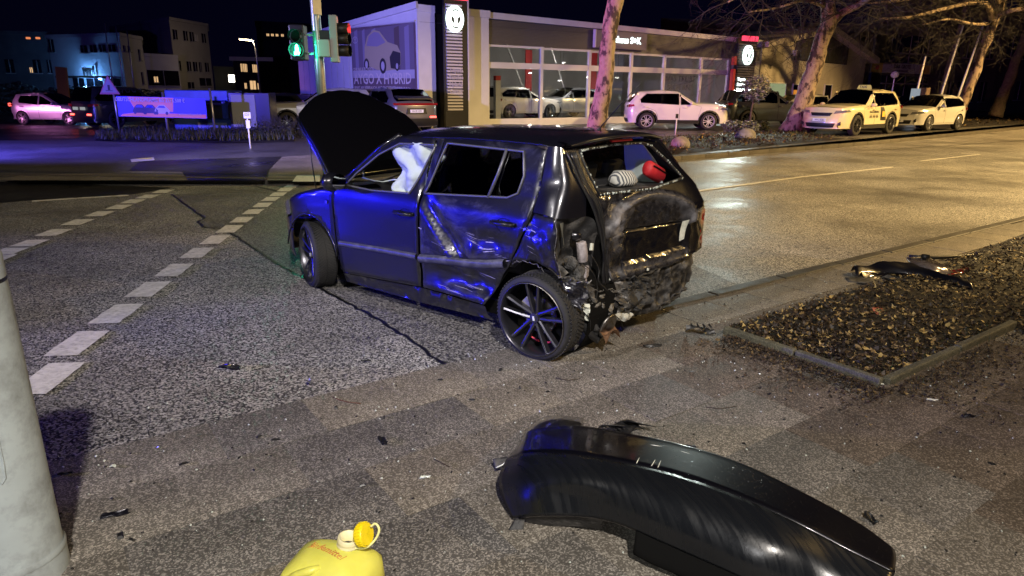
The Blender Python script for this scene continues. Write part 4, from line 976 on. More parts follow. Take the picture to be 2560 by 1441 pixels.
# broken lines of the cycle crossing
def dash(c, dx, w, l, z=.009):
    d = Vector(dx).normalized(); s = Vector((-d.y, d.x, 0)); c = Vector((c.x, c.y, 0)); pts = []
    n = 6; vs = []
    for (a, b) in ((-1, -1), (1, -1), (1, 1), (-1, 1)):
        vs.append(c+d*l/2*a+s*w/2*b)
    out = []
    for i in range(4):
        for k in range(n):
            p = vs[i].lerp(vs[(i+1) % 4], k/n); out.append(p+Vector((nz(p, 30), nz(p, 30, 5), 0))*.012)
    return mesh_obj('road_dash', [(p.x, p.y, z) for p in out], [tuple(range(len(out)))], M['paint_line'], road)
DA = (-.131, .991, 0)
for p in [(120, 948), (195, 860), (293, 786), (372, 725), (436, 677), (493, 634), (538, 601), (575, 574), (605, 551), (633, 531), (657, 514), (677, 499), (696, 487), (713, 476), (728, 467)]:
    dash(at(*p), DA, .225, .49 if p[1] > 560 else .42)
for p in [(-15, 650), (25, 629), (72, 611), (135, 583), (195, 557), (250, 536), (298, 519), (333, 505), (370, 493), (408, 480)]:
    dash(at(*p), DA, .25, .42)
ribbon('road_line', [at(80, 505), at(200, 497), at(322, 490)], .14, .009, M['paint_line'], road)
ribbon('road_line', [at(1700, 485), at(2000, 444), at(2232, 419)], .10, .009, M['paint_line'], road)
ribbon('road_line', [at(2300, 404), at(2450, 387)], .09, .009, M['paint_line'], road)
# --- near pavement: slabs in running bond, each a piece
pav = sheet('pavement', [kp(-9, -.002)[:2], kp(60, -.002)[:2], kp(60, -14)[:2], kp(-9, -14)[:2]], -.004, M['slab_dark'])
random.seed(21)
sl = MB().box((0, 0, 0), (.4975, .4475, .04)).build('paving_slab', M['slab_tan'], pav, bevel=.003)
slabs = {k: None for k in ('slab_tan', 'slab_grey', 'slab_dark', 'slab_dimmed')}
def slab(a, c, mk, la=.494, lc=.444):
    if slabs[mk] is None:
        o = MB().box((0, 0, 0), (.4992, .4492, .04)).build('paving_slab', M[mk], pav); slabs[mk] = o
    else:
        o = slabs[mk].copy(); COL.objects.link(o)
    o.location = kp(a, c, -.008+random.uniform(-.001, .001)); o.rotation_euler = (random.uniform(-.002, .002), random.uniform(-.002, .002), math.atan2(KD.y, KD.x)+random.uniform(-.004, .004))
    o.scale = (la/.494, 1, 1)
    return o
bpy.data.objects.remove(sl)
dark_px = [(690, 1110), (770, 1090), (600, 1120), (560, 1340), (470, 1370), (690, 1270), (620, 1300), (860, 1130), (1020, 1110), (2300, 1250), (2000, 1120), (2200, 1180), (1500, 1180), (1020, 1350), (1100, 1330), (1700, 1000)]
darks = []
for p in dark_px:
    v = at(*p)-K0; darks.append((v.dot(KD), v.dot(KP)))
tan_px = [(900, 1010), (1000, 1200), (850, 1200), (1150, 1050), (1300, 950), (1000, 960), (1150, 1250), (700, 1400)]
tans = [((at(*p)-K0).dot(KD), (at(*p)-K0).dot(KP)) for p in tan_px]
for r_ in range(0, 9):
    c = -.226-.45*r_
    a = -5.2+(.25 if r_ % 2 else 0)
    while a < 9:
        inbed = (a > 1.95 and r_ in (1, 2, 3)) or (a > 3.7 and r_ == 4)
        if not inbed:
            near = lambda L_: any(abs(a-x) < .25 and abs(c-y) < .225 for x, y in L_)
            mk = 'slab_dark' if near(darks) and a < 1.6 else 'slab_tan' if near(tans) else random.choice(['slab_grey']*7+['slab_tan']*3) if a < 1.2 or r_ < 1 else 'slab_dimmed'
            if a > 2.0 and r_ == 0: mk = random.choice(['slab_tan', 'slab_grey'])
            slab(a, c, mk, .485 if r_ == 0 and a > 1.4 else .494)
        a += .5
# kerb stones from where the pavement rises above the road
def kerb_run(n0, pts, w, z0, z1, length=1.0, parent=None, top=M['kerb']):
    proto = None; k = 0
    for a, b in zip(pts, pts[1:]):
        L_ = (b-a).length; n = max(1, round(L_/length)); d = (b-a)/n
        for i in range(n):
            c = a+d*(i+.5)
            if proto is None:
                o = MB().box((0, 0, 0), (1, w, z1-z0)).build(n0, top, parent, bevel=.012); proto = o
            else: o = proto.copy(); COL.objects.link(o)
            o.location = (c.x, c.y, (z0+z1)/2+random.uniform(-.003, .003)); o.scale = (d.length-.012, 1, 1); o.rotation_euler = (0, 0, math.atan2(d.y, d.x))
            k += 1
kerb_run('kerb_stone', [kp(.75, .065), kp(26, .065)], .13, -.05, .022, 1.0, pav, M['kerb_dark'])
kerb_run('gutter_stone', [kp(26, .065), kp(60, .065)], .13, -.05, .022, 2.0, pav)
# --- far side: one rising sheet, with path, kerbs and verges
def FZ(x, y):
    t = max(0, min(1, (y-17)/10)); t = t*t*(3-2*t)
    return .10+.14*t*math.tanh((x+9)/6)
far_pts = [(-60, 13.1), (-12, 13.1), (-3.7, 12.95), (-1.25, 13.75), (1.15, 15.75), (4.45, 18.45), (12.55, 24.75), (28.5, 38.8), (89, 78.5)]
pave_far = panel('far_pavement', far_pts+[(120, 160), (-120, 160)], [], lambda x, y, o: (x, y, FZ(x, y)), M['farpath'], None, 3.0); pave_far['kind'] = 'structure'
fk = [Vector((x, y, 0)) for x, y in far_pts[1:8]]
kerb_run('kerb_stone', [p+Vector((0, .0, 0)) for p in fk], .16, -.06, .112, 1.0, pave_far)
def fsheet(name, px, dz, material, z=.10, res=.8):
    P = [at(x, y, z).xy for x, y in px]
    return panel(name, [tuple(p) for p in P], [], lambda x, y, o: (x, y, FZ(x, y)+dz), material, pave_far, res)
fsheet('dark_path_patch', [(322, 428), (352, 404), (520, 398), (705, 392), (672, 425), (662, 452), (470, 452), (455, 430)], .006, M['fardark'])
fsheet('sandy_path_strip', [(-60, 452), (60, 440), (330, 430), (455, 431), (470, 452)], .006, M['slab_tan'])
fsheet('sandy_path_patch', [(705, 393), (790, 388), (1000, 385), (1000, 452), (668, 452), (674, 425)], .006, M['slab_tan'])
fsheet('road_dash', [(326, 400), (384, 395), (387, 402), (329, 407)], .012, M['paint_line'], res=.3)
fsheet('road_dash', [(742, 440), (800, 440), (800, 456), (731, 456)], .012, M['paint_line'], res=.3)
fsheet('wet_side_street', [(-80, 345), (150, 345), (240, 332), (420, 322), (420, 300), (-80, 300)], .01, M['fardark'], res=1.5)
fsheet('forecourt', [(1500, 345), (1640, 352), (1850, 339), (2000, 335), (2045, 352), (2200, 346), (2390, 328), (2360, 300), (1900, 285), (1200, 300), (1000, 340)], .008, M['fardark'], res=1.5)
# verges: bumpy soil under fallen leaves
def verge(name, pts2, h=.05, res=.35, material=None):
    def mp(x, y, o):
        e = min(1, segdist((x, y), pts2)/.35); return (x, y, FZ(x, y)+.012+e*(h*(.6+.8*nz((x, y, 0), 1.6))+.03*nz((x, y, 0), 5)))
    o = panel(name, pts2, [], mp, material or M['soil'], None, res); o['kind'] = 'structure'; return o
def inner(p, d=.25):  # a point pushed away from the far kerb
    return (p[0]-d*.6, p[1]+d)
vr = [inner(far_pts[3]), inner(far_pts[4]), inner(far_pts[5]), inner(far_pts[6], .25), tuple(at(2130, 357, .1).xy), tuple(at(2035, 352, .1).xy), tuple(at(2000, 337, .15).xy), tuple(at(1850, 341, .15).xy), tuple(at(1640, 354, .15).xy), tuple(at(1480, 362, .15).xy)]
far_verge = verge('verge', vr)
vr2 = [tuple(at(*p, .1).xy) for p in ((2300, 333), (2385, 328), (2400, 300), (2480, 297), (2640, 293), (2640, 312))]
far_verge2 = verge('verge', vr2, .04, .9)
vl = [tuple(at(*p, .1).xy) for p in ((235, 349), (320, 352), (470, 356), (600, 358), (735, 358), (735, 325), (600, 318), (420, 318), (250, 334))]
left_verge = verge('verge', vl, .06, .5)
# near tree bed
EX = [kp(2.06, -.60), kp(2.06, -1.80), kp(4.05, -1.80)]
bedp = [tuple(kp(a, c).xy) for a, c in ((2.09, -.60), (3.4, -.55), (5.2, -.60), (6.5, -.50), (9, -.36), (13, -.3), (20, -.25), (20, -8), (6.5, -8), (4.4, -4.2), (3.6, -2.3), (4.02, -1.86), (4.02, -1.76), (2.09, -1.76))]
def bz(x, y):
    e = min(1, segdist((x, y), bedp)/.25); return .012+e*(.03+.025*nz((x, y, 0), 3)+.012*nz((x, y, 0), 11))
tree_bed = panel('tree_bed', bedp, [], lambda x, y, o: (x, y, bz(x, y)), M['soil'], None, .13); tree_bed['kind'] = 'structure'
kerb_run('edging_stone', [kp(2.06, -.62), kp(2.06, -1.80)], .055, -.06, .055, .58, tree_bed, M['edging'])
kerb_run('edging_stone', [kp(2.09, -1.80), kp(4.05, -1.80)], .055, -.06, .055, .98, tree_bed, M['edging'])
# fallen leaves, grass tufts and twigs
M['litter'] = island('dark_litter', [(.012, .008, .006), (.02, .012, .009), (.008, .006, .005), (.05, .03, .018), (.015, .010, .008), (.03, .018, .012), (.12, .08, .035)], .7)
def leaves(name, n, gen, s0, s1, mk='leaf', seed=1, parent=None, curl=.5):
    rnd = random.Random(seed); vs = []; fs = []
    for i in range(n):
        q = gen(rnd)
        if q is None: continue
        s = rnd.uniform(s0, s1); a = rnd.random()*6.28; m = Matrix.Translation(q) @ Matrix.Rotation(a, 4, 'Z') @ Matrix.Rotation(rnd.gauss(0, .35), 4, 'X') @ Matrix.Rotation(rnd.gauss(0, .35), 4, 'Y')
        k = len(vs); w = rnd.uniform(.25, .6); c = rnd.uniform(0, curl)*s
        for p in ((-s, 0, c), (-.3*s, -w*s, .1*s), (.5*s, -w*.7*s, 0), (s, 0, c), (.5*s, w*.7*s, 0), (-.3*s, w*s, .1*s), (0, 0, 0)): vs.append(m @ Vector(p))
        fs += [(k, k+1, k+6), (k+1, k+2, k+6), (k+2, k+3, k+6), (k+3, k+4, k+6), (k+4, k+5, k+6), (k+5, k, k+6)]
    o = mesh_obj(name, vs, fs, M[mk], parent); o['kind'] = 'stuff'; return o
def g_bed(rnd):
    a = 2.1+rnd.random()**1.3*9; c = -.5-rnd.random()*(1.6+a*.3); v = kp(a, c)
    if not inside((v.x, v.y), bedp): return None
    return Vector((v.x, v.y, bz(v.x, v.y)+rnd.uniform(.002, .03)))
leaves('fallen_leaves', 26000, g_bed, .007, .032, seed=3, curl=.8)
def g_near(rnd):
    a = rnd.uniform(1.2, 7); c = rnd.choice((-.55, -1.9, -2.1, -1.2))+rnd.gauss(0, .13); 
    if c > -.1: return None
    v = kp(a, c); return Vector((v.x, v.y, .018+rnd.random()*.01))
leaves('scattered_leaves', 1800, g_near, .003, .009, seed=4)
def g_out(rnd):
    if rnd.random() < .45: a = 2.0-rnd.expovariate(9); c = rnd.uniform(-.7, -1.9)
    else: a = rnd.uniform(2.0, 5.5); c = -1.86-rnd.expovariate(5.5 if a < 3.3 else 2.2)
    v = kp(a, c); return Vector((v.x, v.y, .016+rnd.random()*.012))
leaves('edge_litter', 5200, g_out, .005, .018, 'litter', seed=14, curl=.8)
def g_poly(poly, zf=FZ, up=.05):
    xs = [p[0] for p in poly]; ys = [p[1] for p in poly]
    def g(rnd):
        p = (rnd.uniform(min(xs), max(xs)), rnd.uniform(min(ys), max(ys)))
        if not inside(p, poly): return None
        return Vector((p[0], p[1], zf(*p)+.05+up*nz((p[0], p[1], 0), 1.6)+rnd.random()*.05))
    return g
leaves('verge_leaves', 9000, g_poly(vr), .03, .075, seed=5)
leaves('verge_leaves', 4000, g_poly(vr2), .05, .1, seed=6)
def blades(name, n, gen, h0, h1, mk, seed, parent=None, w=.006):
    rnd = random.Random(seed); vs = []; fs = []
    for i in range(n):
        q = gen(rnd)
        if q is None: continue
        a = rnd.random()*6.28; h = rnd.uniform(h0, h1); l = Vector((math.cos(a), math.sin(a), 0)); s = Vector((-l.y, l.x, 0))*w; b = l*rnd.uniform(.1, .6)*h
        k = len(vs); vs += [q-s, q+s, q+b*.4+Vector((0, 0, h*.6))+s*.6, q+b*.4+Vector((0, 0, h*.6))-s*.6, q+b+Vector((0, 0, h))]
        fs += [(k, k+1, k+2, k+3), (k+3, k+2, k+4)]
    o = mesh_obj(name, vs, fs, M[mk], parent); o['kind'] = 'stuff'; return o
blades('verge_grass', 9000, g_poly(vl), .08, .30, 'hedge', 8, w=.02)
blades('verge_grass', 5000, g_poly(vr), .05, .14, 'grass', 9, w=.012)
def g_edge(rnd):
    t = rnd.random(); v = kp(2.12+rnd.expovariate(8), -.6-1.15*t) if rnd.random() < .4 else kp(2.1+1.9*t, -1.72+rnd.expovariate(14)*(1 if rnd.random() < .6 else -3))
    return Vector((v.x, v.y, .02))
blades('bed_grass', 700, g_edge, .015, .05, 'grass', 10, w=.002)
# ------------------------------------------------------------------ helpers for far things
def fp(px, Y):
    """ground position seen in photograph column px at distance Y in front of the camera"""
    d = cam.matrix_world.to_3x3() @ Vector(((px-1280)/FPX, -(232-720.5)/FPX, -1)); t = Y/d.y
    return Vector((d.x*t, Y, 0))
def zt(px, py, Y):
    d = cam.matrix_world.to_3x3() @ Vector(((px-1280)/FPX, -(py-720.5)/FPX, -1)); return CAMH+d.z*Y/d.y

M['wall_white'] = mat('white_render', (.62, .62, .60), .8, var=.06, vs=1.5, bump=.15, bs=30)
M['wall_cream'] = mat('cream_render', (.42, .38, .33), .85, var=.12, vs=.8, bump=.2, bs=20)
M['wall_far'] = mat('pale_far_render', (.30, .29, .28), .9, var=.12, vs=.5)
M['wall_far2'] = mat('grey_far_render', (.18, .17, .165), .9, var=.15, vs=.5)
M['wall_dark'] = mat('dark_brick_far', (.045, .04, .04), .9, var=.25, vs=1)
M['fascia'] = mat('grey_fascia', (.10, .095, .105), .5, metal=.3)
M['frame_white'] = mat('white_window_frame', (.60, .60, .60), .45)
M['darkglass'] = mat('dark_far_glass', (.006, .006, .008), .08, spec=.8)
M['shopglass'] = glassy('showroom_glass', (.80, .82, .85), .05, .0)
M['metal_dark'] = mat('dark_totem_metal', (.025, .025, .03), .35, metal=.6)
M['metal_rib'] = mat('grey_totem_rib', (.55, .53, .58), .55, metal=.2)
M['asph_roof'] = mat('flat_roof', (.03, .03, .03), .9)
M['lit_logo'] = emis('lit_logo_disc', (.85, 1.0, .92), 3.2)
M['lit_letters'] = emis('lit_letters', (.85, 1.0, .95), 3.0)
M['lit_bar'] = emis('lit_red_bar', (1.0, .06, .12), 1.6)
M['lit_warm'] = emis('warm_lit_window', (1.0, .62, .30), .8)
M['lit_lamp'] = emis('lit_lamp', (1.0, .80, .50), 12)
M['lit_cold'] = emis('cold_lit', (.9, .95, 1.0), 2.5)
M['galv'] = mat('galvanised_steel', (.42, .43, .45), .38, metal=.8, var=.1, vs=6)

# ------------------------------------------------------------------ showroom building
DA_ = R(33); dealer = empty('car_showroom', (-1.11, 30.8, 0), DA_, 'low white car dealership with a grey fascia, tall showroom windows and a slanted side wing', 'building')
def zs(s, a, b): return a+(b-a)*(s+3.3)/21.3
GZ = .22
# coping, fascia and end walls
def slab4(name, s0, s1, za0, za1, zb0, zb1, y0, y1, material, parent=dealer):
    b = MB(); b.v = [Vector(p) for p in ((s0, y0, za0), (s1, y0, za1), (s1, y0, zb1), (s0, y0, zb0), (s0, y1, za0), (s1, y1, za1), (s1, y1, zb1), (s0, y1, zb0))]
    b.f = [(0, 1, 2, 3), (7, 6, 5, 4), (0, 4, 5, 1), (3, 2, 6, 7), (0, 3, 7, 4), (1, 5, 6, 2)]
    return b.build(name, material, parent)
slab4('end_wall', -3.3, -2.52, GZ, GZ, 4.75, 4.72, 0, .3, M['wall_white'])
slab4('end_wall', -1.42, -.06, GZ, GZ, 4.70, 4.68, -.16, .3, M['wall_white'])
slab4('back_pier', -2.52, -1.42, GZ, GZ, 4.72, 4.70, .12, .3, M['black'])
c1 = slab4('coping', -3.32, -2.52, 4.752, 4.722, 5.02, 5.0, -.05, .5, M['wall_white'])
slab4('coping', -1.45, -.02, 4.702, 4.682, 4.98, 4.96, -.22, .5, M['wall_white'])
slab4('coping', -.02, 18.0, 4.68, 4.38, 4.93, 4.60, -.08, .5, M['wall_white'])
b = MB()
for i in range(16):
    f0, f1 = i/16, (i+1)/16
    za = lambda s, f: zs(s, 3.72, 3.50)*(1-f)+zs(s, 4.69, 4.37)*f
    n0 = len(b.v); b.v += [Vector(p) for p in ((-.06, 0, za(0, f0)), (17.9, 0, za(18, f0)), (17.9, .0, za(18, f1-.012)), (-.06, .0, za(0, f1-.012)), (-.06, .02, za(0, f1)), (17.9, .02, za(18, f1)))]
    b.f += [(n0, n0+1, n0+2, n0+3), (n0+3, n0+2, n0+5, n0+4)]
b.build('fascia', M['fascia'], dealer)
MB().bb(-3.2, 17.9, .3, 9.5, 4.3, 4.34).build('ceiling', M['wall_far2'], dealer)
MB().bb(-3.2, 17.9, .0, 9.5, 4.36, 4.37).build('roof', M['asph_roof'], dealer)
MB().bb(-3.2, 17.9, 9.2, 9.5, GZ, 4.29).build('back_wall', M['wall_white'], dealer)
MB().bb(17.7, 17.9, .31, 9.19, GZ, 4.29).build('side_wall', M['wall_white'], dealer)
MB().bb(-.06, 17.7, .12, 9.19, GZ, GZ+.22).build('showroom_floor', mat('showroom_tiles', (.12, .12, .13), .25), dealer)
MB().bb(-.06, 17.9, -.10, .11, GZ, .47).build('plinth', M['wall_white'], dealer)
mull = [-.05, 2.79, 5.56, 8.2, 10.45, 13.15, 15.3]
for i, s in enumerate(mull):
    MB().bb(s-.075, s+.075, -.07, .07, .472, zs(s, 3.71, 3.50)).build('window_post', M['frame_white'], dealer)
for a, c in zip(mull, mull[1:]):
    MB().bb(a+.077, c-.077, -.05, .06, 2.68, 2.93).build('transom', M['frame_white'], dealer)
    MB().bb(a+.077, c-.077, -.05, .06, .472, .55).build('window_sill', M['frame_white'], dealer)
    MB().bb(a+.077, c-.077, -.05, .06, zs(c, 3.62, 3.41), zs(c, 3.705, 3.495)).build('window_head', M['frame_white'], dealer)
    MB().bb(a+.08, c-.08, -.005, .005, .552, 2.678).build('showroom_pane', M['shopglass'], dealer)
    MB().bb(a+.08, c-.08, -.005, .005, 2.932, zs(c, 3.61, 3.40)).build('showroom_pane', M['shopglass'], dealer)
MB().bb(15.38, 17.9, -.02, .05, .472, 3.5).build('end_panel', M['wall_white'], dealer)
for (s0, s1, y, z0, z1, m_) in ((.3, 2.0, 8.9, 1.2, 3.0, 'wall_far2'), (3.5, 4.6, 8.9, .5, 2.6, 'wall_far2'), (6.0, 6.4, 6.0, .5, 3.9, 'red'), (10.2, 10.6, 5.5, .5, 3.9, 'red'), (4.9, 6.8, 8.0, .9, 2.0, 'wall_dark'), (8.6, 9.4, 8, .5, 1.4, 'wall_cream')):
    MB().bb(s0, s1, y, y+.08, z0, z1).build('display_board', M[m_], dealer)
text('window_lettering', 'WAS TREIBT\nDICH AN?', .42, mat('white_vinyl', (.10, .10, .10), .6), dealer, frame_m((11.65, -.012, 2.2), (1, 0, 0)), .001, bold=.004)
b = MB()
for s in (1.6, 4.3, 7.0): b.tube([(s-.9, 4, 4.2), (s+1.2, 4.5, .5)], .03, 6)
b.build('roof_brace', M['frame_white'], dealer)
def hang(s, y, z, r=.07, e='lit_lamp'):
    t = empty('pendant_lamp', (0, 0, 0), 0); t.matrix_world = Matrix.Translation((-1.11, 30.8, 0)) @ Matrix.Rotation(DA_, 4, 'Z') @ Matrix.Translation((s, y, z))
    MB().lathe([(.001, .03), (r, .02), (r*1.2, -.04)], n=12).build('shade', M['frame_white'], t); MB().lathe([(.001, -.03), (r*.9, -.035)], n=12).build('bulb', M[e], t)
    MB().tube([(0, 0, .03), (0, 0, 4.3-z)], .006, 5).build('cord', M['black'], t)
    return t
hp = [(3.7, 2.2, 2.62, 'third bay, second highest of the lit pendants behind the glass'), (5.2, 1.8, 2.28, ''), (6.3, 3.0, 3.2, ''), (9.3, 2.2, 2.5, ''), (12.9, 2.4, 2.3, '')]
hl_ = ['lit pendant lamp in the second showroom bay from the left, upper one', 'lit pendant lamp just left of the second window post', 'lit pendant lamp high behind the spotted tree trunk', 'large lit pendant lamp in the showroom bay above the white car', 'lit pendant lamp in the right-hand showroom bay beside the lit price board']
for (s, y, z, _), lb in zip(hp, hl_):
    o = tag(hang(s, y, z, .085), lb, 'lamp', 'pendant lamps inside the showroom'); w = o.matrix_world @ Vector((0, 0, -.12)); lamp('pendant_bulb', w, 95, (1.0, .88, .72), .06)
# sign over the windows
sg = slab4('sign_box', 5.72, 8.92, 3.74, 3.71, 4.52, 4.49, -.26, -.09, mat('mauve_sign_box', (.17, .15, .18), .5))
slab4('sign_return', 5.66, 5.715, 3.74, 3.74, 4.53, 4.53, -.27, -.09, M['frame_white'])
text('sign_letters', 'Autohaus S+K', .40, M['lit_letters'], dealer, frame_m((7.35, -.275, 4.12), (1, 0, -.01)), .012, bold=.012)
# slanted side wing with its poster
LD = Vector((-.72, .69, 0)).normalized(); wing0 = Vector((-3.87, 29.0, 0)); wang = math.atan2(LD.y, LD.x)
wing = empty('side_wing', (wing0.x, wing0.y, 0), wang, 'lilac lit side wing with a sloping roof edge carrying a large car poster', 'building')
k_ = 1.08
zz = lambda z: 1.73+(z-1.73)*k_
b = MB(); b.prism([(0, GZ), (9.0, GZ-.1), (9.0, zz(3.98)), (0, zz(4.78))], 1, -.3, 0).build('wall', M['wall_white'], wing)
b = MB(); b.prism([(-.06, zz(4.62)), (9.1, zz(3.86)), (9.1, zz(4.06)), (-.06, zz(4.86))], 1, .004, .10).build('roof_edge', M['wall_white'], wing)
for i in range(9):
    s = 4.95+i*.5
    MB().bb(s+.01, s+.47, .004, .05, GZ, zz(3.05)-.01*i).build('wall_panel', M['wall_white'], wing, bevel=.01)
po = MB().bb(.12, 4.72, .004, .03, zz(1.35), zz(4.16)).build('poster', mat('poster_print', (.13, .09, .10), .6, var=.25, vs=1.3), wing)
MB().bb(.08, 4.76, .004, .09, zz(4.17), zz(4.17)+.07).build('poster_rail', M['frame_white'], wing)
def flat(name, pts, y, material, par=po):   # printed shapes on the poster; u from its left end
    return mesh_obj(name, [(4.72-u, y, z) for u, z in pts], [tuple(range(len(pts)))], material, par)
MP = {k: mat('print_'+k, c, .6) for k, c in dict(sky=(.26, .23, .30), gold=(.42, .36, .22), dark=(.04, .035, .04), pale=(.45, .42, .45), mid=(.17, .14, .17), floor=(.12, .085, .08)).items()}
flat('print_wall', [(.05, 2.55), (4.5, 2.55), (4.5, 4.35), (.05, 4.2)], .034, MP['mid'])
for u, w in ((.3, .25), (.9, .2), (1.6, .3), (3.2, .35), (3.9, .3)): flat('print_column', [(u, 2.55), (u+w, 2.55), (u+w, 4.28), (u, 4.2)], .037, MP['sky'] if w < .33 else MP['floor'])
flat('print_floor', [(.05, 2.55), (4.5, 2.55), (4.5, 2.2), (.05, 2.25)], .037, MP['pale'])
flat('print_car', [(1.0, 2.82), (1.05, 3.52), (1.3, 3.97), (1.75, 4.20), (2.2, 4.12), (2.75, 3.67), (3.4, 3.52), (3.62, 3.22), (3.6, 2.77), (3.3, 2.57), (2.6, 2.52), (1.9, 2.57)], .040, MP['gold'])
flat('print_car_glass', [(1.2, 3.57), (1.4, 3.97), (1.8, 4.12), (2.15, 4.07), (2.6, 3.67), (2.0, 3.52)], .043, MP['sky'])
flat('print_car_nose', [(2.9, 2.62), (2.85, 3.07), (3.1, 3.32), (3.6, 3.22), (3.58, 2.77), (3.3, 2.58)], .043, MP['dark'])
for u, z, r_ in ((2.35, 2.72, .32), (1.15, 2.80, .26), (3.35, 2.70, .2)):
    flat('print_wheel', [(u+r_*.75*math.cos(a*math.pi/9), z+r_*math.sin(a*math.pi/9)) for a in range(18)], .046, MP['dark']); flat('print_rim', [(u+r_*.4*math.cos(a*math.pi/6), z+r_*.6*math.sin(a*math.pi/6)) for a in range(12)], .049, MP['pale'])
MP['letter'] = mat('print_letter', (.62, .55, .5), .6)
for s_, sz, z_, u_ in (('AYGO X HYBRID', .64, 2.18, .12), ('DER NEUE TOYOTA', .2, 2.60, .12), ('SPART AM VERBRAUCH, NICHT AM SPASS', .19, 1.82, .12)):
    text('poster_letters', s_, sz, MP['letter'], po, frame_m((4.72-u_, .052, z_), (-1, 0, 0)), .002, align='LEFT', bold=.008 if sz > .3 else 0, xs=.86)
def logo(par, m, s, material, fat=1.0):
    """three overlapping ellipses in a ring, as on the discs"""
    b = MB()
    def ell(cx, cz, rx, rz, t):
        n = 28; n0 = len(b.v)
        for k in range(n):
            a = 2*math.pi*k/n
            for q in (1, 1-t): b.v.append(Vector((cx+rx*q*math.cos(a) if q == 1 else cx+(rx-t*s)*math.cos(a), cz+(rz*math.sin(a) if q == 1 else (rz-t*s)*math.sin(a)), 0)))
        for k in range(n): b.f.append((n0+2*k, n0+2*((k+1) % n), n0+2*((k+1) % n)+1, n0+2*k+1))
    ell(0, 0, .80*s, .56*s, .10*fat); ell(0, .0, .24*s, .52*s, .09*fat); ell(0, .26*s, .48*s, .24*s, .08*fat)
    o = b.build('logo_ring', material, par); o.matrix_local = m; return o
logo(po, frame_m((4.35, .055, 3.85), (-1, 0, 0)), .26, MP['pale'])
# totem signs
def totem(name, s, w, z1, label, letters, dark=False, text_lit=False):
    t = empty(name, (0, 0, 0), 0, label, 'sign', 'tall advertising totems at the showroom'); t.matrix_world = Matrix.Translation((-1.11, 30.8, 0)) @ Matrix.Rotation(DA_, 4, 'Z') @ Matrix.Translation((s, -.75, GZ))
    h = z1-GZ
    MB().bb(-w/2, w/2, 0, .14, 0, h).build('body', M['metal_dark'], t)
    MB().bb(w/2+.002, w/2+.06, -.02, .16, 0, h+.02).build('side_fin', M['metal_rib'] if not dark else M['metal_dark'], t)
    n = int((h-.9)/.125)
    pr = None
    for i in range(n):
        z = .72+i*.125
        if pr is None: pr = MB().prism([(0, 0), (-.07, .015), (-.07, .07), (0, .095)], 0, -w/2+.06, w/2-(.28 if not dark else 0)).build('rib', M['metal_rib'] if not dark else M['fascia'], t); o = pr
        else: o = pr.copy(); COL.objects.link(o)
        o.location = (0, 0, z)
    MB().bb(-w/2+.28, w/2-.02, -.14, -.0, h-.13, h+.12).build('red_bar', M['lit_bar'], t, bevel=.02)
    d = MB().lathe([(.001, -.22), (.36, -.22), (.40, -.19), (.40, -.08)], axis='y', n=40); d.xf(Matrix.Translation((-.12 if not dark else 0, 0, h-.85)) @ Matrix.Diagonal((.95, 1, 1.25, 1))); d.build('logo_disc', M['lit_logo'], t)
    lx = -.12 if not dark else 0
    MB().lathe([(.001, -.2225), (.285, -.2225)], axis='y', n=36).xf(Matrix.Translation((lx, 0, h-.85)) @ Matrix.Diagonal((.95, 1, 1.25, 1))).build('emblem_field', M['black'], t)
    logo(t, frame_m((lx, -.226, h-.85), (1, 0, 0)) @ Matrix.Diagonal((.85, 1.35, 1, 1)), .40, M['lit_logo'], fat=2.0)
    for i, s_ in enumerate(letters):
        text('totem_letters', s_, .22, M['lit_letters'] if text_lit else MP['pale'], t, frame_m((-w/2+.14, -.085 if not text_lit else -.1, h-(2.1 if text_lit else 2.8)-i*.27), (1, 0, 0)), .01, align='LEFT', bold=.008)
    return t
totem('totem_sign', -1.95, 1.05, 5.32, 'tall violet ribbed totem with lit emblem and red top bar left of the showroom windows', ['Toyota', 'Service', 'Hybrid', 'Center'])
t2 = totem('totem_sign', 15.75, 1.5, 4.55, 'dark ribbed totem with lit emblem and bright lettering at the right end of the showroom', ['Toyota', 'Service', 'Hybrid', 'Center', 'Werk'], True, True)
for z0, z1 in ((1.5, 2.75), (2.95, 3.4)): MB().bb(-1.0, -.82, -.1, .1, z0, z1).build('red_stripe', M['red'], t2)
tl_ = t2.matrix_world.translation; lamp('totem_sign_glow', (tl_.x-.3, tl_.y-.9, 3.4), 3000, (.85, 1.0, .92), .4, (3.5, 13, 0), 80, .9)

# ------------------------------------------------------------------ gabled building right of the showroom
GA = R(45.7); gb = empty('gabled_building', (14.4, 41, 0), GA, 'pale gabled building with a dark panelled gable beside the dealership', 'building')
b = MB().prism([(-.6, .1), (16.5, .1), (16.5, 4.15), (8.46, 5.55), (-.6, 4.25)], 1, 0, 12).build('wall', M['wall_cream'], gb)
P = []
for name_, pts in (('roof_verge', [(-1.0, 4.2), (8.46, 5.56), (8.46, 5.9), (-1.0, 4.5)]), ('roof_verge', [(8.46, 5.56), (17.8, 3.95), (17.8, 4.3), (8.46, 5.9)])):
    MB().prism(pts, 1, -.55, 12.2).build(name_, M['wall_cream'], gb)
b = MB().prism([(3.8, 3.7), (3.8, 4.8), (8.46, 5.5), (12.6, 4.78), (12.6, 3.7)], 1, -.05, -.004).build('gable_panel', M['darkglass'], gb)
for i in range(20):
    s = 3.84+i*.435; zt_ = min(4.8+(s-3.8)*.15, 5.5-(s+.4-8.46)*.174)-.04
    MB().bb(s, s+.39, -.085, -.052, 3.73, zt_).build('gable_plank', mat('dark_planks', (.035, .035, .03), .7, var=.3) if i == 0 else bpy.data.materials['dark_planks'], gb)
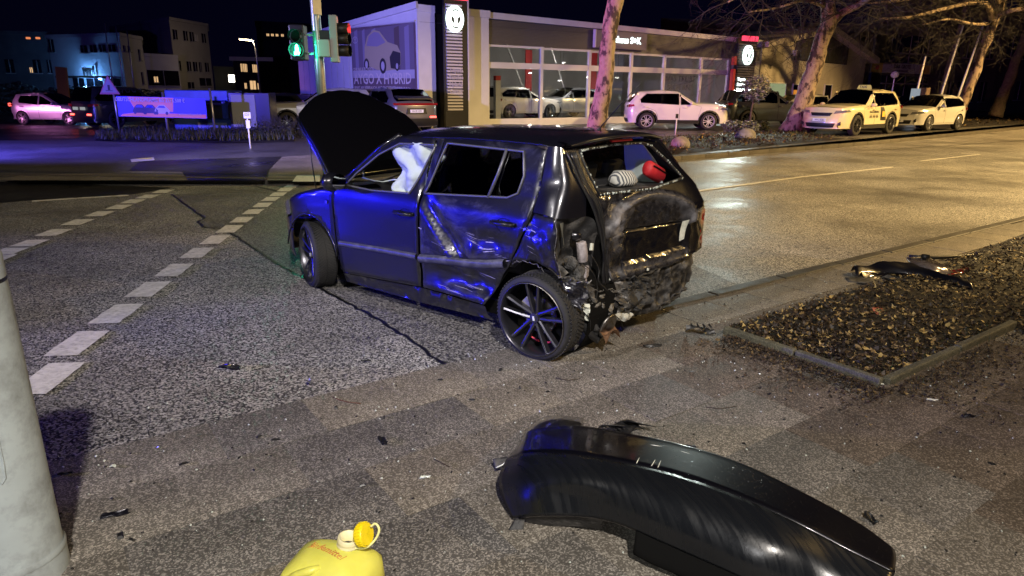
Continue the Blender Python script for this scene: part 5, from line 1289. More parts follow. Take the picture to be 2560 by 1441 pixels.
for (s0, s1, z0, z1, m_) in ((.7, 3.0, .9, 2.3, 'lit_w'), (4.1, 4.8, .3, 2.25, 'darkglass'), (5.3, 6.2, .3, 2.35, 'darkglass'), (9.2, 10.4, .3, 2.3, 'darkglass')):
    w_ = MB().bb(s0, s1, -.04, -.004, z0, z1).build('window' if z0 > .5 else 'door', M[m_] if m_ != 'lit_w' else emis('dim_green_window', (.75, .85, .45), .35), gb)
    MB().bb(s0-.06, s0-.002, -.07, -.004, z0, z1).bb(s1+.002, s1+.06, -.07, -.004, z0, z1).bb(s0-.06, s1+.06, -.07, -.004, z1+.002, z1+.07).build('frame', M['frame_white'], w_)
MB().bb(4.2, 4.7, -.06, -.045, 1.5, 1.95).build('lit_notice', emis('orange_notice', (1, .35, .05), .6), gb)
text('house_number', '718', .34, M['black'], gb, frame_m((.55, -.01, 3.2), (1, 0, 0)), .005)
MB().box((3.6, -.12, 4.1), (.22, .2, .3)).build('wall_lamp', M['frame_white'], gb)

# ------------------------------------------------------------------ buildings made from footprints
def block(name, label, foot, ztop, material, group=None, roof=.25, cat='building', zbase=-.2):
    """foot: list of world XY corners (front left, front corner, ...), extruded to ztop"""
    o = empty(name, (foot[0][0], foot[0][1], 0), 0, label, cat, group); ox, oy = foot[0]
    f = [(x-ox, y-oy) for x, y in foot]
    MB().prism(f, 2, zbase, ztop).build('wall', material, o)
    cx = sum(p[0] for p in f)/len(f); cy = sum(p[1] for p in f)/len(f)
    MB().prism([(cx+(x-cx)*1.03, cy+(y-cy)*1.03) for x, y in f], 2, ztop+.003, ztop+roof).build('roof_edge', material, o)
    return o, f
def openings(o, A, B, L_, wallmat=None):
    """windows on the face from A to B (local XY): (u0, u1, z0, z1, material)"""
    A = Vector((*A, 0)); B = Vector((*B, 0)); d = (B-A).normalized(); n = Vector((d.y, -d.x, 0))
    if (A+n+Vector((o.location.x, o.location.y, 0))).length > (A-n+Vector((o.location.x, o.location.y, 0))).length: n = -n
    for (u0, u1, z0, z1, m_) in L_:
        def q(u, z, k): return A+(B-A)*u+n*k+Vector((0, 0, z))
        def bx_(u0, u1, z0, z1, k0, k1, name, material, par):
            b = MB(); b.v = [q(u0, z0, k0), q(u1, z0, k0), q(u1, z1, k0), q(u0, z1, k0), q(u0, z0, k1), q(u1, z0, k1), q(u1, z1, k1), q(u0, z1, k1)]
            b.f = [(0, 1, 2, 3), (7, 6, 5, 4), (0, 4, 5, 1), (3, 2, 6, 7), (0, 3, 7, 4), (1, 5, 6, 2)]; return b.build(name, material, par)
        e = .05/(B-A).length
        w_ = bx_(u0-e, u1+e, z0-.07, z0-.002, .004, .14, 'window_sill', M['wall_far2'], o)
        w_ = bx_(u0, u1, z0, z1, .004, .03, 'window', M[m_], o)
        bx_((u0+u1)/2-e*.5, (u0+u1)/2+e*.5, z0, z1, .032, .06, 'glazing_bar', M['wall_far2'], w_)

def foot(cols, depth_back):
    """cols: (px, Y) of the visible corners from left to right; the back is closed depth_back further away"""
    pts = [fp(px, Y) for px, Y in cols]; back = [p+Vector((p.x, p.y, 0)).normalized()*depth_back for p in (pts[-1], pts[0])]
    return [(p.x, p.y) for p in pts+back]
def W_(px0, px1, pa, pb, Y, py0, py1, m_='darkglass'):
    """window of the face between columns pa and pb at about distance Y, from photograph pixels"""
    return ((px0-pa)/(pb-pa), (px1-pa)/(pb-pa), zt(px0, py1, Y), zt(px0, py0, Y), m_)
# left row
o, f = block('apartment_house', 'dark two-storey house at the far left edge behind the silver car', foot([(-260, 52), (150, 56)], 10), zt(60, 84, 54), M['wall_dark'])
openings(o, f[0], f[1], [W_(a, b_, -260, 150, 54, 148, 182, m_) for a, b_, m_ in ((-190, -160, 'darkglass'), (-120, -90, 'darkglass'), (-50, -20, 'darkglass'), (20, 42, 'darkglass'), (92, 112, 'darkglass'), (128, 140, 'darkglass'))]+[W_(81, 88, -260, 150, 54, 168, 181, 'lit_warm')])
for px in (82, 106):
    w = onwall(px, 97, fp(60, 53.2), (fp(150, 56)-fp(-260, 52)).xy.normalized()); MB().box(w-Vector((o.location.x, o.location.y, 0))-Vector((0, .5, 0)), (.22, .2, .14)).build('eave_lamp', emis('orange_eave_lamp', (1, .3, .12), .8), o)
o, f = block('corner_house', 'white flat-roofed corner building with a glowing blue m1 sign over its entrance', foot([(135, 56), (318, 53), (372, 57)], 8), zt(240, 93, 54), M['wall_far'])
openings(o, f[0], f[1], [W_(a, a+16, 135, 318, 54, 113, 131) for a in (222, 245, 267, 290)]+[W_(190, 218, 135, 318, 54, 193, 222), W_(224, 262, 135, 318, 54, 196, 222), W_(268, 305, 135, 318, 54, 196, 222), W_(143, 156, 135, 318, 54, 95, 128), W_(273, 278, 135, 318, 54, 201, 211, 'lit_warm')])
openings(o, f[1], f[2], [W_(a, a+5, 318, 372, 55, 117, 131) for a in (323, 334)]+[W_(358, 363, 318, 372, 55, 122, 150), W_(358, 363, 318, 372, 55, 180, 210)])
A_ = Vector((*f[0], 0)); B_ = Vector((*f[1], 0)); d_ = (B_-A_).normalized(); n_ = Vector((d_.y, -d_.x, 0))
if n_.y > 0: n_ = -n_
u_ = (240-135)/(318-135)
c_ = A_+(B_-A_)*u_+n_*.18+Vector((0, 0, zt(240, 181, 54)))
text('entrance_letters', 'm1', 1.15, M['black'], o, frame_m(c_, d_), .04, bold=.01)
cn = MB(); cc = A_+(B_-A_)*.57+n_*.7+Vector((0, 0, zt(240, 190, 54)-.1)); cn.box(cc, (4.2*1.05, 1.3, .14), math.atan2(d_.y, d_.x)).build('canopy', M['wall_dark'], o)
lb = MB(); lb.box(c_+Vector((.2, 0, -.33)), (1.9, .1, .10), math.atan2(d_.y, d_.x)).build('canopy_light', emis('blue_canopy_light', (.25, .55, 1.0), 7), o)
wp = o.location+c_+n_*.55+Vector((0, 0, -.35)); lamp('canopy_light_glow', (wp.x, wp.y, wp.z), 1300, (.12, .38, 1.0), .2)
o, f = block('annex', 'low pale annex with a flat roof between the corner building and the taller house', foot([(368, 57), (455, 60)], 5), zt(410, 143, 58), M['wall_far'])
openings(o, f[0], f[1], [W_(374, 452, 368, 455, 58, 176, 214), W_(388, 398, 368, 455, 57.6, 192, 206, 'lit_warm')])
o, f = block('tall_house', 'grey three-storey house with narrow windows left of the street lamp', foot([(300, 72), (445, 62), (536, 68)], 6), zt(490, 62, 66), M['wall_far2'])
openings(o, f[1], f[2], [W_(a, a+10, 445, 536, 65, y, y+24) for y in (80, 155) for a in (449, 473, 488, 518)]+[W_(501, 508, 445, 536, 65, 85, 102, 'wall_far'), W_(503, 509, 445, 536, 65, 155, 180), W_(470, 485, 445, 536, 65, 206, 222), W_(500, 530, 445, 536, 65, 195, 215)])
# far middle: houses with lit windows in the dark
o, f = block('distant_inn', 'distant dark house with warm lit windows and a pale roof edge beyond the street lamp', foot([(590, 80), (655, 86)], 6), zt(620, 152, 82), M['wall_dark'])
openings(o, f[0], f[1], [W_(a, a+4, 590, 655, 82, 160, 180, 'lit_warm') for a in (607, 613, 618, 636, 641, 646)]+[W_(626, 640, 590, 655, 82, 202, 224, 'lit_warm'), W_(612, 617, 590, 655, 82, 208, 222, 'lit_warm'), W_(645, 650, 590, 655, 82, 208, 224, 'lit_warm')])
MB().box((2.2, -.3, zt(620, 150, 82)), (4.6, .2, .42), .25).build('lit_eave', M['wall_cream'], o)
o, f = block('office_block', 'far dark office block with a short row of lit upper windows behind the green signal', foot([(655, 120), (800, 125)], 8), zt(720, 60, 122), M['wall_dark'])
openings(o, f[0], f[1], [W_(a, a+6, 655, 800, 122, 86, 92, 'lit_warm') for a in (678, 689, 700, 713)])
o, f = block('low_hall', 'far low hall with a bright square sign in the middle distance', foot([(540, 88), (592, 90)], 6), zt(560, 172, 89), M['wall_dark'])
q_ = fp(585, 86); sgn = empty('illuminated_sign', (q_.x, q_.y, 0), 0, 'bright white square light box glowing left of the distant inn', 'sign')
MB().box((0, 0, zt(585, 197, 86)), (.9, .15, .85)).build('light_box', emis('white_light_box', (1, .93, .75), 7), sgn); MB().tube([(0, .1, 0), (0, .1, zt(585, 197, 86))], .05, 6).build('pole', M['black'], sgn)
# dark buildings at the right
o, f = block('brick_office', 'dark brick office with a yellow and white shop banner behind the taxi', foot([(2172, 56), (2360, 62)], 12), zt(2250, -40, 58), M['wall_dark'])
openings(o, f[0], f[1], [W_(a, b_, 2172, 2360, 58, y0, y1) for a, b_ in ((2196, 2218), (2222, 2282), (2286, 2308)) for y0, y1 in ((88, 132), (137, 158), (190, 208), (212, 245))])
dd = (Vector(f[1])-Vector(f[0])).normalized(); wn_ = Vector((dd.y, -dd.x)); 
bn_ = empty('shop_banner', (0, 0, 0), 0, 'long white and yellow shop banner reading DIRK GROTE on the dark brick office', 'banner')
pA = onwall(2177, 172, o.location.xy-Vector((.0, .35)), dd); pB = onwall(2326, 172, o.location.xy-Vector((0, .35)), dd); L2 = (pB-pA).length
bn_.location = pA.lerp(pB, .5); bn_.rotation_euler = (0, 0, math.atan2(dd.y, dd.x))
MB().box((0, 0, 0), (L2, .08, .72)).build('board', mat('white_board', (.40, .40, .36), .6), bn_); MB().box((-L2*.41, -.045, 0), (L2*.17, .01, .70)).build('yellow_field', mat('yellow_field', (.55, .36, .05), .6), bn_); MB().box((L2*.40, -.045, 0), (L2*.19, .01, .70)).build('yellow_field', bpy.data.materials['yellow_field'], bn_)
MB().box((-L2*.41, -.053, 0), (.5, .004, .3)).build('red_mark', M['red'], bn_); MB().box((L2*.36, -.053, 0), (.3, .004, .3)).build('red_mark', M['red'], bn_)
text('banner_letters', 'DIRK GROTE', .42, M['ink'], bn_, frame_m((-.05, -.06, .13), (1, 0, 0)), .004, bold=.006); text('banner_letters', 'ELEKTROANLAGEN', .22, M['ink'], bn_, frame_m((-.05, -.06, -.2), (1, 0, 0)), .004)
o, f = block('office_wing', 'dark grey office wing with tall narrow window bays at the right edge', foot([(2330, 62), (2480, 66), (2700, 76)], 12), zt(2400, 20, 64), M['wall_dark'])
openings(o, f[0], f[1], [W_(a, a+16, 2330, 2480, 64, y0, y1) for a in (2362, 2388, 2414, 2446) for y0, y1 in ((95, 145), (205, 255))])
openings(o, f[1], f[2], [W_(a, a+18, 2480, 2700, 70, y0, y1) for a in (2495, 2530, 2570, 2610) for y0, y1 in ((95, 150), (205, 250))])
o, f = block('long_hall', 'long dark hall roof behind the showroom', foot([(1650, 62), (2165, 66)], 14), zt(1900, 62, 64), M['wall_dark'])
# ------------------------------------------------------------------ trees
def bark_mat():
    m = bpy.data.materials.new('plane_tree_bark'); m.use_nodes = True; N = m.node_tree.nodes; L = m.node_tree.links; b = N['Principled BSDF']
    tc = N.new('ShaderNodeTexCoord'); mp = N.new('ShaderNodeMapping'); mp.inputs['Scale'].default_value = (1, 1, .55); L.new(tc.outputs['Object'], mp.inputs[0])
    n = N.new('ShaderNodeTexNoise'); n.inputs['Scale'].default_value = 4.2; n.inputs['Detail'].default_value = 5; n.inputs['Roughness'].default_value = .6; L.new(mp.outputs[0], n.inputs['Vector'])
    r = N.new('ShaderNodeValToRGB'); e = r.color_ramp.elements; e[0].position = .43; e[0].color = (.035, .022, .018, 1); e[1].position = .49; e[1].color = (.22, .165, .12, 1)
    x = e.new(.60); x.color = (.27, .215, .15, 1); x = e.new(.66); x.color = (.16, .11, .08, 1)
    L.new(n.outputs['Fac'], r.inputs[0]); L.new(r.outputs[0], b.inputs['Base Color']); b.inputs['Roughness'].default_value = .85
    bp = N.new('ShaderNodeBump'); bp.inputs['Strength'].default_value = .9; bp.inputs['Distance'].default_value = .05; L.new(n.outputs['Fac'], bp.inputs['Height']); L.new(bp.outputs[0], b.inputs['Normal'])
    return m
M['bark'] = bark_mat(); M['bark_dark'] = mat('dark_bark', (.07, .055, .04), .9, var=.5, vs=8, bump=.5, bs=15); M['branch'] = mat('bare_twigs', (.018, .015, .012), .85)
def limb(b, pts, rs, n=10, sub=6, amp=.03):
    P = catmull(pts, (len(pts)-1)*sub); Rr = []
    for i in range(len(P)):
        t = i/(len(P)-1)*(len(rs)-1); k = min(int(t), len(rs)-2); Rr.append((rs[k]+(rs[k+1]-rs[k])*(t-k))*(1+.10*nz(P[i], 3)))
    P = [p+Vector((nz(p, 1.7, 2), nz(p, 1.7, 7), 0))*amp for p in P]
    b.tube(P, Rr, n); return P
def twigs(b, p, d, r, L_, depth, rnd, droop=-.02):
    n = 4; pts = [p]; q = Vector(p); dv = Vector(d).normalized()
    for i in range(n):
        dv = (dv+Vector((rnd.gauss(0, .22), rnd.gauss(0, .22), rnd.gauss(droop, .2)))).normalized(); q = q+dv*L_/n; pts.append(q.copy())
        if depth and rnd.random() < .85:
            for _ in range(rnd.choice((1, 1, 2))):
                s = (dv+Vector((rnd.gauss(0, .7), rnd.gauss(0, .7), rnd.gauss(0, .5)))).normalized(); twigs(b, q, s, r*.55, L_*rnd.uniform(.45, .75), depth-1, rnd, droop)
    b.tube(pts, [r*(1-.2*i) for i in range(n+1)], 3 if r < .02 else 5, cap=False)
def px3(px, py, Y):
    v = fp(px, Y); z = zt(px, py, Y); return Vector((v.x, Y, z))
def tree(label, Y, trunk, rad, limbs=(), material=None, group='bare street trees along the verge', seed=1, depth=3, dens=1.0):
    base = px3(trunk[0][0], trunk[0][1], Y); o = empty('street_tree', (base.x, base.y, 0), 0, label, 'tree', group); off = Vector((base.x, base.y, 0))
    b = MB(); P = limb(b, [px3(x, y, Y)-off for x, y in trunk], [r*Y/1735 for r in rad], 16, 8, .06)
    for i, v in enumerate(b.v):
        b.v[i] = v+Vector((v.x, v.y, 0)).normalized()*(.035*nz(v, 4)+.03*nz(v, 1.5)+.012*nz(v, 12))
    b.build('trunk', material or M['bark'], o, True)
    rnd = random.Random(seed)
    cb = MB()
    for pts, r0, r1 in limbs:
        LB = MB(); Q = limb(LB, [px3(x, y, Y+dy)-off for x, y, dy in pts], [r0*Y/1735, r1*Y/1735], 8, 6, .12); LB.build('limb', material or M['bark'], o, True)
        for i, q in enumerate(Q):
            if i > 1 and rnd.random() < .75*dens:
                dd_ = (Q[min(i+1, len(Q)-1)]-Q[i-1]).normalized(); s = (dd_*.6+Vector((rnd.gauss(0, .6), rnd.gauss(0, .6), rnd.gauss(.1, .6)))).normalized()
                twigs(cb, q, s, .035*(1-.5*i/len(Q)), rnd.uniform(1.4, 2.6), depth, rnd)
    if cb.v: cb.build('twigs', M['branch'], o)
    return o
tree('pink-lit mottled tree trunk in front of the showroom, leaning slightly right', 20, [(1488, 392), (1493, 340), (1500, 280), (1508, 220), (1513, 150), (1516, 90), (1524, 40), (1528, -20), (1530, -200)], [26, 23, 21.5, 20, 19, 18, 18, 19, 16], [([(1526, -60, 0), (1480, -130, -.4), (1400, -200, -1), (1330, -260, -1.5)], 8, 3), ([(1528, -80, 0), (1600, -170, .5), (1690, -230, 1)], 8, 3)], seed=2)
tree('pink-lit mottled tree trunk between the showroom and the taxi, forking at the top', 28, [(1993, 332), (2000, 305), (2010, 262), (2020, 205), (2031, 150), (2042, 95), (2048, 55), (2044, 20), (2036, -60), (2030, -200)], [33, 26, 23, 20.5, 18.5, 17.5, 18, 17, 14, 10],
     [([(2050, 62, 0), (2078, 34, -.3), (2112, 14, -.8), (2170, -22, -1.5), (2260, -60, -2.5)], 10, 4), ([(2036, 20, 0), (1985, 2, -1), (1910, 22, -1.5), (1850, 30, -2)], 4, 1.5), ([(2034, -20, 0), (1970, -60, -1), (1880, -40, -2), (1800, 5, -3)], 9, 2), ([(2040, -60, 0), (2090, -120, 0), (2200, -80, -2), (2330, -20, -3)], 10, 3)], seed=5, depth=3, dens=.8)
tree('yellow-lit mottled tree trunk leaning right behind the white hatchback', 36, [(2402, 300), (2408, 275), (2420, 215), (2431, 160), (2441, 100), (2452, 45), (2456, 10), (2460, -60), (2462, -160)], [17, 13.5, 12, 11, 11, 11, 10, 9, 7],
     [([(2450, 50, 0), (2420, 8, -1), (2350, 15, -2), (2250, 42, -3), (2170, 48, -3)], 7, 2), ([(2454, 42, 0), (2485, 28, -1), (2540, 22, -1.5), (2620, 40, -2)], 7, 3), ([(2456, 10, 0), (2420, -40, -1), (2330, -30, -2), (2220, 0, -3), (2120, 10, -3)], 7, 2), ([(2458, 0, 0), (2520, -30, -1), (2600, -10, -2)], 7, 3), ([(2440, 60, 0), (2400, 60, -2), (2340, 48, -2.5), (2280, 62, -3)], 4, 1.2)], seed=9, depth=3)
tree('dark tree trunk at the right edge beyond the yellow-lit one', 44, [(2500, 292), (2508, 240), (2520, 180), (2532, 110), (2545, 40), (2555, -60)], [17, 12, 11, 10, 9, 8], [([(2545, 40, 0), (2500, 0, -1), (2440, -10, -2)], 6, 2), ([(2545, 50, 0), (2590, 10, 0)], 6, 3)], M['bark_dark'], seed=12, depth=2)
tree('faint dark tree trunk left of the yellow-lit one', 46, [(2352, 262), (2358, 200), (2366, 130), (2374, 60), (2380, -40)], [8, 7, 7, 6, 5], [([(2374, 60, 0), (2330, 30, -1), (2270, 30, -1)], 4, 1.5)], M['bark_dark'], seed=13, depth=2)
# small clipped tree and shrubs by the totem
def puff(name, c, rx, rz, n, s, material, parent, seed=0):
    rnd = random.Random(seed); vs = []; fs = []
    for i in range(n):
        d = Vector((rnd.gauss(0, 1), rnd.gauss(0, 1), rnd.gauss(0, 1))).normalized()*rnd.uniform(.35, 1)**.6*(1+.25*nz((i*.01, 0, 0), 3)); p = Vector((c[0]+d.x*rx, c[1]+d.y*rx, c[2]+d.z*rz))
        a = Matrix.Rotation(rnd.random()*6.28, 3, 'Z') @ Matrix.Rotation(rnd.random()*3.1, 3, 'X'); k = len(vs)
        vs += [p+a @ Vector(q)*s for q in ((-1, 0, 0), (0, -.45, .1), (1, 0, 0), (0, .45, .1))]; fs.append((k, k+1, k+2, k+3))
    return mesh_obj(name, vs, fs, material, parent)
M['leaf_grey'] = island('grey_leaf', [(.12, .14, .10), (.20, .22, .17), (.06, .07, .05), (.30, .32, .26), (.03, .04, .03)], .5)
def px_ground(px, Y, zf=True): v = fp(px, Y); return Vector((v.x, v.y, FZ(v.x, v.y) if zf else 0))
q_ = px_ground(1882, 28.0); t_ = empty('small_tree', q_, 0, 'small round grey-leaved tree in front of the lit totem', 'tree')
zc = zt(1890, 222, 28.0)-q_.z; puff('crown', (.12, 0, zc), .58, .52, 1300, .055, M['leaf_grey'], t_, 3); MB().tube([(0, 0, 0), (.02, 0, zc*.5), (.1, 0, zc)], [.05, .04, .03], 8).build('trunk', M['bark_dark'], t_, True)
for i, (px, Y, w, lb) in enumerate(((1842, 28.0, .5, 'low leafy shrub with bright leaf tips left of the small tree'), (1880, 27.6, .45, 'low leafy shrub with bright leaf tips at the foot of the small tree'), (1908, 28.4, .4, 'dark low shrub right of the small tree trunk'))):
    q_ = px_ground(px, Y); t_ = empty('shrub', q_, 0, lb, 'shrub'); puff('foliage', (0, 0, .22), w, .24, 520, .06, M['leaf_grey'] if i < 2 else M['hedge'], t_, 5+i)
for i, (px, w, h, lb) in enumerate(((650, .9, .75, 'dry thin hedge in front of the grey cabinet'), (700, .9, .7, 'dry thin hedge under the light SUV'), (600, .7, .4, 'dark low hedge beside the white post sign'))):
    q_ = px_ground(px, 23.5+i*.3); t_ = empty('hedge', q_, 0, lb, 'hedge'); b = MB(); rnd = random.Random(40+i)
    for k in range(90):
        x, y = rnd.uniform(-w, w), rnd.uniform(-.3, .3); b.tube([(x, y, 0), (x+rnd.gauss(0, .06), y, h*.5), (x+rnd.gauss(0, .12), y, h*rnd.uniform(.7, 1.1))], [.008, .006, .003], 3, cap=False)
    b.build('stems', M['branch'], t_)
    puff('foliage', (0, 0, h*.4), w, h*.4, 300, .045, M['hedge'], t_, 50+i)
for i, (px, py, Y, rx, lb) in enumerate(((205, 215, 50, 2.2, 'dark rounded bush below the m1 building'), (155, 218, 50, 1.6, 'dark bush behind the silver hatchback'), (360, 222, 50, 2.0, 'dark bush right of the warning sign'), (420, 226, 48, 1.8, 'dark bush behind the banner'), (30, 205, 50, 2.6, 'dark bush at the left edge behind the passing car'))):
    q_ = fp(px, Y); t_ = empty('bush', (q_.x, q_.y, -.1), 0, lb, 'bush'); z1 = zt(px, py, Y); puff('foliage', (0, 0, z1*.45+.1), rx, z1*.55, 700, .16, M['hedge'], t_, 60+i)
# boulders
for i, (px, py, r, lb) in enumerate(((1863, 354, .37, 'rounded boulder lying on the leaf-covered verge'), (1700, 372, .30, 'smaller boulder on the verge beside the wreck roof'))):
    q_ = at(px, py, .13); b = MB(); b.lathe([(.001, -.2)]+[(math.sin(a*math.pi/10), -math.cos(a*math.pi/10)*.85+.35) for a in range(3, 10)]+[(.001, 1.2)], n=18)
    b.v = [Vector((v.x, v.y, v.z))*r*(1+.12*nz(v, 1.3, i*3)) for v in b.v]; bo = b.build('boulder', mat('granite', (.20, .18, .17), .85, var=.3, vs=6, bump=.5, bs=20) if i == 0 else bpy.data.materials['granite'], None, True); bo.location = q_; tag(bo, lb, 'boulder')

# ------------------------------------------------------------------ masts, signals, signs
def pole_thing(name, loc, label, cat, group=None): return empty(name, loc, 0, label, cat, group)
SP = px3(806, 300, 13.4); sp = empty('signal_mast', (SP.x, SP.y, .1), 0, 'galvanised signal mast behind the raised bonnet with a green pedestrian light', 'traffic light')
MB().tube([(0, 0, 0), (-.02, 0, 2.2), (-.055, 0, 4.6), (-.075, 0, 6)], [.092, .088, .08, .075], 20).build('mast', M['galv'], sp, True)
def lz(py): return zt(800, py, 13.4)-.1
xoff = lambda px: fp(px, 13.3).x-SP.x
hd = MB().box((xoff(753), -.02, lz(108)), (.27, .26, .62)).build('pedestrian_head', M['black'], sp, bevel=.02)
for z, m_ in ((lz(93), 'void'), (lz(127), 'black')):
    MB().lathe([(.115, -.16), (.115, -.30)], axis='y', n=20).xf(Matrix.Translation((xoff(753), 0, z))).build('visor', M['black'], hd, True)
    MB().lathe([(.001, -.155), (.10, -.155)], axis='y', n=20).xf(Matrix.Translation((xoff(753), 0, z))).build('lens', M[m_], hd)
gm = emis('green_signal', (.05, 1.0, .5), 45)
b = MB(); b.lathe([(.001, -.17), (.022, -.17)], axis='y', n=12); b.xf(Matrix.Translation((0, 0, .075))); b.bb(-.03, .03, -.172, -.168, -.03, .05); b.bb(-.05, -.012, -.172, -.168, -.09, -.03); b.bb(.01, .045, -.172, -.168, -.09, -.03); b.xf(Matrix.Translation((xoff(753), 0, lz(127)))); b.build('green_walking_figure', gm, hd)
lamp('green_signal_glow', (SP.x+xoff(753), SP.y-.45, lz(127)+.1), 22, (.02, 1.0, .5), .08)
for z in (lz(88), lz(135)): MB().box((xoff(780), 0, z), (.25, .04, .04)).build('bracket', M['galv'], sp)
M['sig_blue'] = mat('grey_signal_housing', (.33, .36, .40), .45)
vh = MB().box((xoff(840), .02, lz(98)), (.14, .34, .82), .15).build('vehicle_head', M['sig_blue'], sp, bevel=.015)
MB().box((xoff(818), -.05, lz(122)), (.20, .30, .30), .15).build('control_box', M['sig_blue'], sp, bevel=.01)
MB().box((xoff(817), -.0, lz(92)), (.20, .10, .22), .15).build('back_plate', M['metal_dark'], sp, bevel=.01)
for i, py in enumerate((72, 97, 127)):
    b = MB(); b.lathe([(.10, 0), (.105, .22), (.10, .22)], axis='x', n=18); b.v = [v for v in b.v]; b.xf(Matrix.Rotation(-.12, 4, 'Z')); b.xf(Matrix.Translation((xoff(850), .0, lz(py)))); b.build('visor', M['black'], vh, True)
    MB().lathe([(.001, .012), (.095, .012)], axis='x', n=18).xf(Matrix.Translation((xoff(850), 0, lz(py)))).build('lens', emis('red_signal', (1, .1, .08), 2) if i == 0 else M['void'], vh)
MB().box((xoff(806), -.10, lz(8)), (.20, .02, .42), 1.0).build('back_of_sign', M['galv'], sp)
lamp('red_signal_glow', (SP.x+xoff(870), SP.y+.1, lz(72)+.1), 6, (1.0, .05, .05), .05)

q_ = px_ground(285, 25.0); w_ = pole_thing('warning_sign', q_, 'triangular warning sign on a slim grey post left of the orange banner', 'sign')
MB().tube([(0, 0, 0), (-.03, 0, zt(275, 205, 25)-q_.z)], .035, 8).build('post', M['galv'], w_, True)
zc = zt(268, 214, 25)-q_.z; s_ = .36
tri = [(-s_+-.12, zc-.30), (s_-.12, zc-.30), (-.12, zc+.34)]
MB().prism(tri, 1, -.06, -.045).build('sign_plate', mat('faded_sign_rim', (.30, .10, .12), .6), w_); MB().prism([(-.12+(x+.12)*.78, zc-.06+(z-zc+.06)*.74) for x, z in tri], 1, -.064, -.0605).build('sign_face', mat('dull_sign_face', (.22, .21, .22), .7), w_)
MB().bb(-.16, -.08, -.068, -.065, zc-.16, zc+.02).bb(-.24, .0, -.068, -.065, zc-.19, zc-.17).build('sign_symbol', M['ink'], w_)
# banner on three posts
bq = [px_ground(402, 24.3), px_ground(527, 24.6)]
for i, (q_, top_, lb) in enumerate(((px_ground(408, 24.2), 231, 'slim blue-lit post behind the middle of the banner'), (px_ground(527, 24.5), 220, 'slim blue-lit post at the right end of the banner'))):
    t_ = tag(MB().tube([(0, 0, 0), (-.03, 0, zt(404, top_, 24.3)-q_.z)], .042, 8).build('banner_post', M['galv'], None, True), lb, 'post'); t_.location = q_
bl_, br_ = px3(289, 266, 24.1), px3(511, 272, 24.1); bw = (br_-bl_).length; bh = zt(300, 240, 24.1)-zt(300, 291, 24.1)
bn = empty('banner', bl_.lerp(br_, .5), math.atan2(br_.y-bl_.y, br_.x-bl_.x), 'purple and orange advertising banner with three cars hanging between slim posts', 'banner'); bn.rotation_euler = (0, math.atan2(-(br_.z-bl_.z), br_.x-bl_.x), 0)
M['bn_blue'] = mat('print_blue', (.05, .05, .55), .5); M['bn_orange'] = mat('print_orange', (.8, .25, .16), .5); M['bn_dark'] = mat('print_navy', (.03, .02, .10), .5); M['bn_pale'] = mat('print_white', (.5, .45, .5), .5)
def bnp(name, pts, y, m_): return mesh_obj(name, [((x-.5)*bw, y, (z-.5)*bh) for x, z in pts], [tuple(range(len(pts)))], M[m_], bn)
panel('cloth', [(-bw/2, -bh/2), (bw/2, -bh/2), (bw/2, bh/2), (-bw/2, bh/2)], [], lambda x, z, o: (x, .012*math.sin(x*5), z), M['bn_blue'], bn, .2)
def bwv(pts, m_, off, name='print'):
    return panel(name, [((x-.5)*bw, (z-.5)*bh) for x, z in pts], [], lambda x, z, o: (x, .012*math.sin(x*5)-off, z), M[m_], bn, .2)
bwv([(.12, .98), (.64, .98), (.62, .30), (.2, .30)], 'bn_orange', .006); bwv([(.02, .02), (.99, .02), (.99, .2), (.2, .22), (.05, .12)], 'bn_orange', .008)
for x0, m_ in ((.16, 'bn_dark'), (.28, 'bn_dark'), (.41, 'bn_pale')):
    bwv([(x0, .25), (x0+.02, .45), (x0+.06, .62), (x0+.12, .62), (x0+.155, .45), (x0+.175, .35), (x0+.165, .2), (x0+.02, .2)], m_, .010, 'print_car'); bwv([(x0+.04, .48), (x0+.065, .58), (x0+.115, .58), (x0+.13, .47)], 'bn_blue', .012)
    for xx in (x0+.03, x0+.14): bwv([(xx+.016*math.cos(a), .22+.085*math.sin(a)) for a in [k*math.pi/5 for k in range(10)]], 'bn_dark', .014, 'print_wheel')
text('banner_letters', 'DEUTSCHLANDPRÄMIE BIS ZU 6.500 €', .17, M['bn_pale'], bn, frame_m((-.12*bw, -.035, .34*bh), (1, 0, 0)), .002, xs=.82, bold=.002)
text('banner_letters', 'www.autohaus-s-k.de', .09, M['bn_pale'], bn, frame_m((.32*bw, -.035, -.30*bh), (1, 0, 0)), .002)
logo(bn, frame_m((-.46*bw, -.035, .36*bh), (1, 0, 0)), .11, M['bn_pale'])
# blue recycling container and grey cabinet
M['blue_paint'] = mat('blue_container_paint', (.04, .09, .38), .45, var=.2, vs=3)
q_ = px_ground(505, 27); rc = empty('recycling_container', q_, 0, 'blue open-fronted recycling container behind the banner', 'container')
x0_, x1_ = fp(428, 27).x-q_.x, fp(586, 27).x-q_.x; Z = lambda py: zt(500, py, 27)-q_.z
MB().bb(x0_+.2, x1_, -.5, .8, .12, Z(297)).build('bin_body', M['blue_paint'], rc, bevel=.04); MB().bb(x0_, x1_-.05, -.55, .9, Z(252), Z(226)).build('top_beam', M['blue_paint'], rc, bevel=.03)
MB().bb(x0_+.05, x1_-.1, .7, .8, Z(297), Z(252)).build('back_sheet', M['wall_dark'], rc); MB().bb(x1_-.5, x1_-.35, -.1, .1, Z(297), Z(252)).bb(x0_+.1, x0_+.25, -.1, .1, Z(297), Z(252)).build('stanchion', M['blue_paint'], rc)
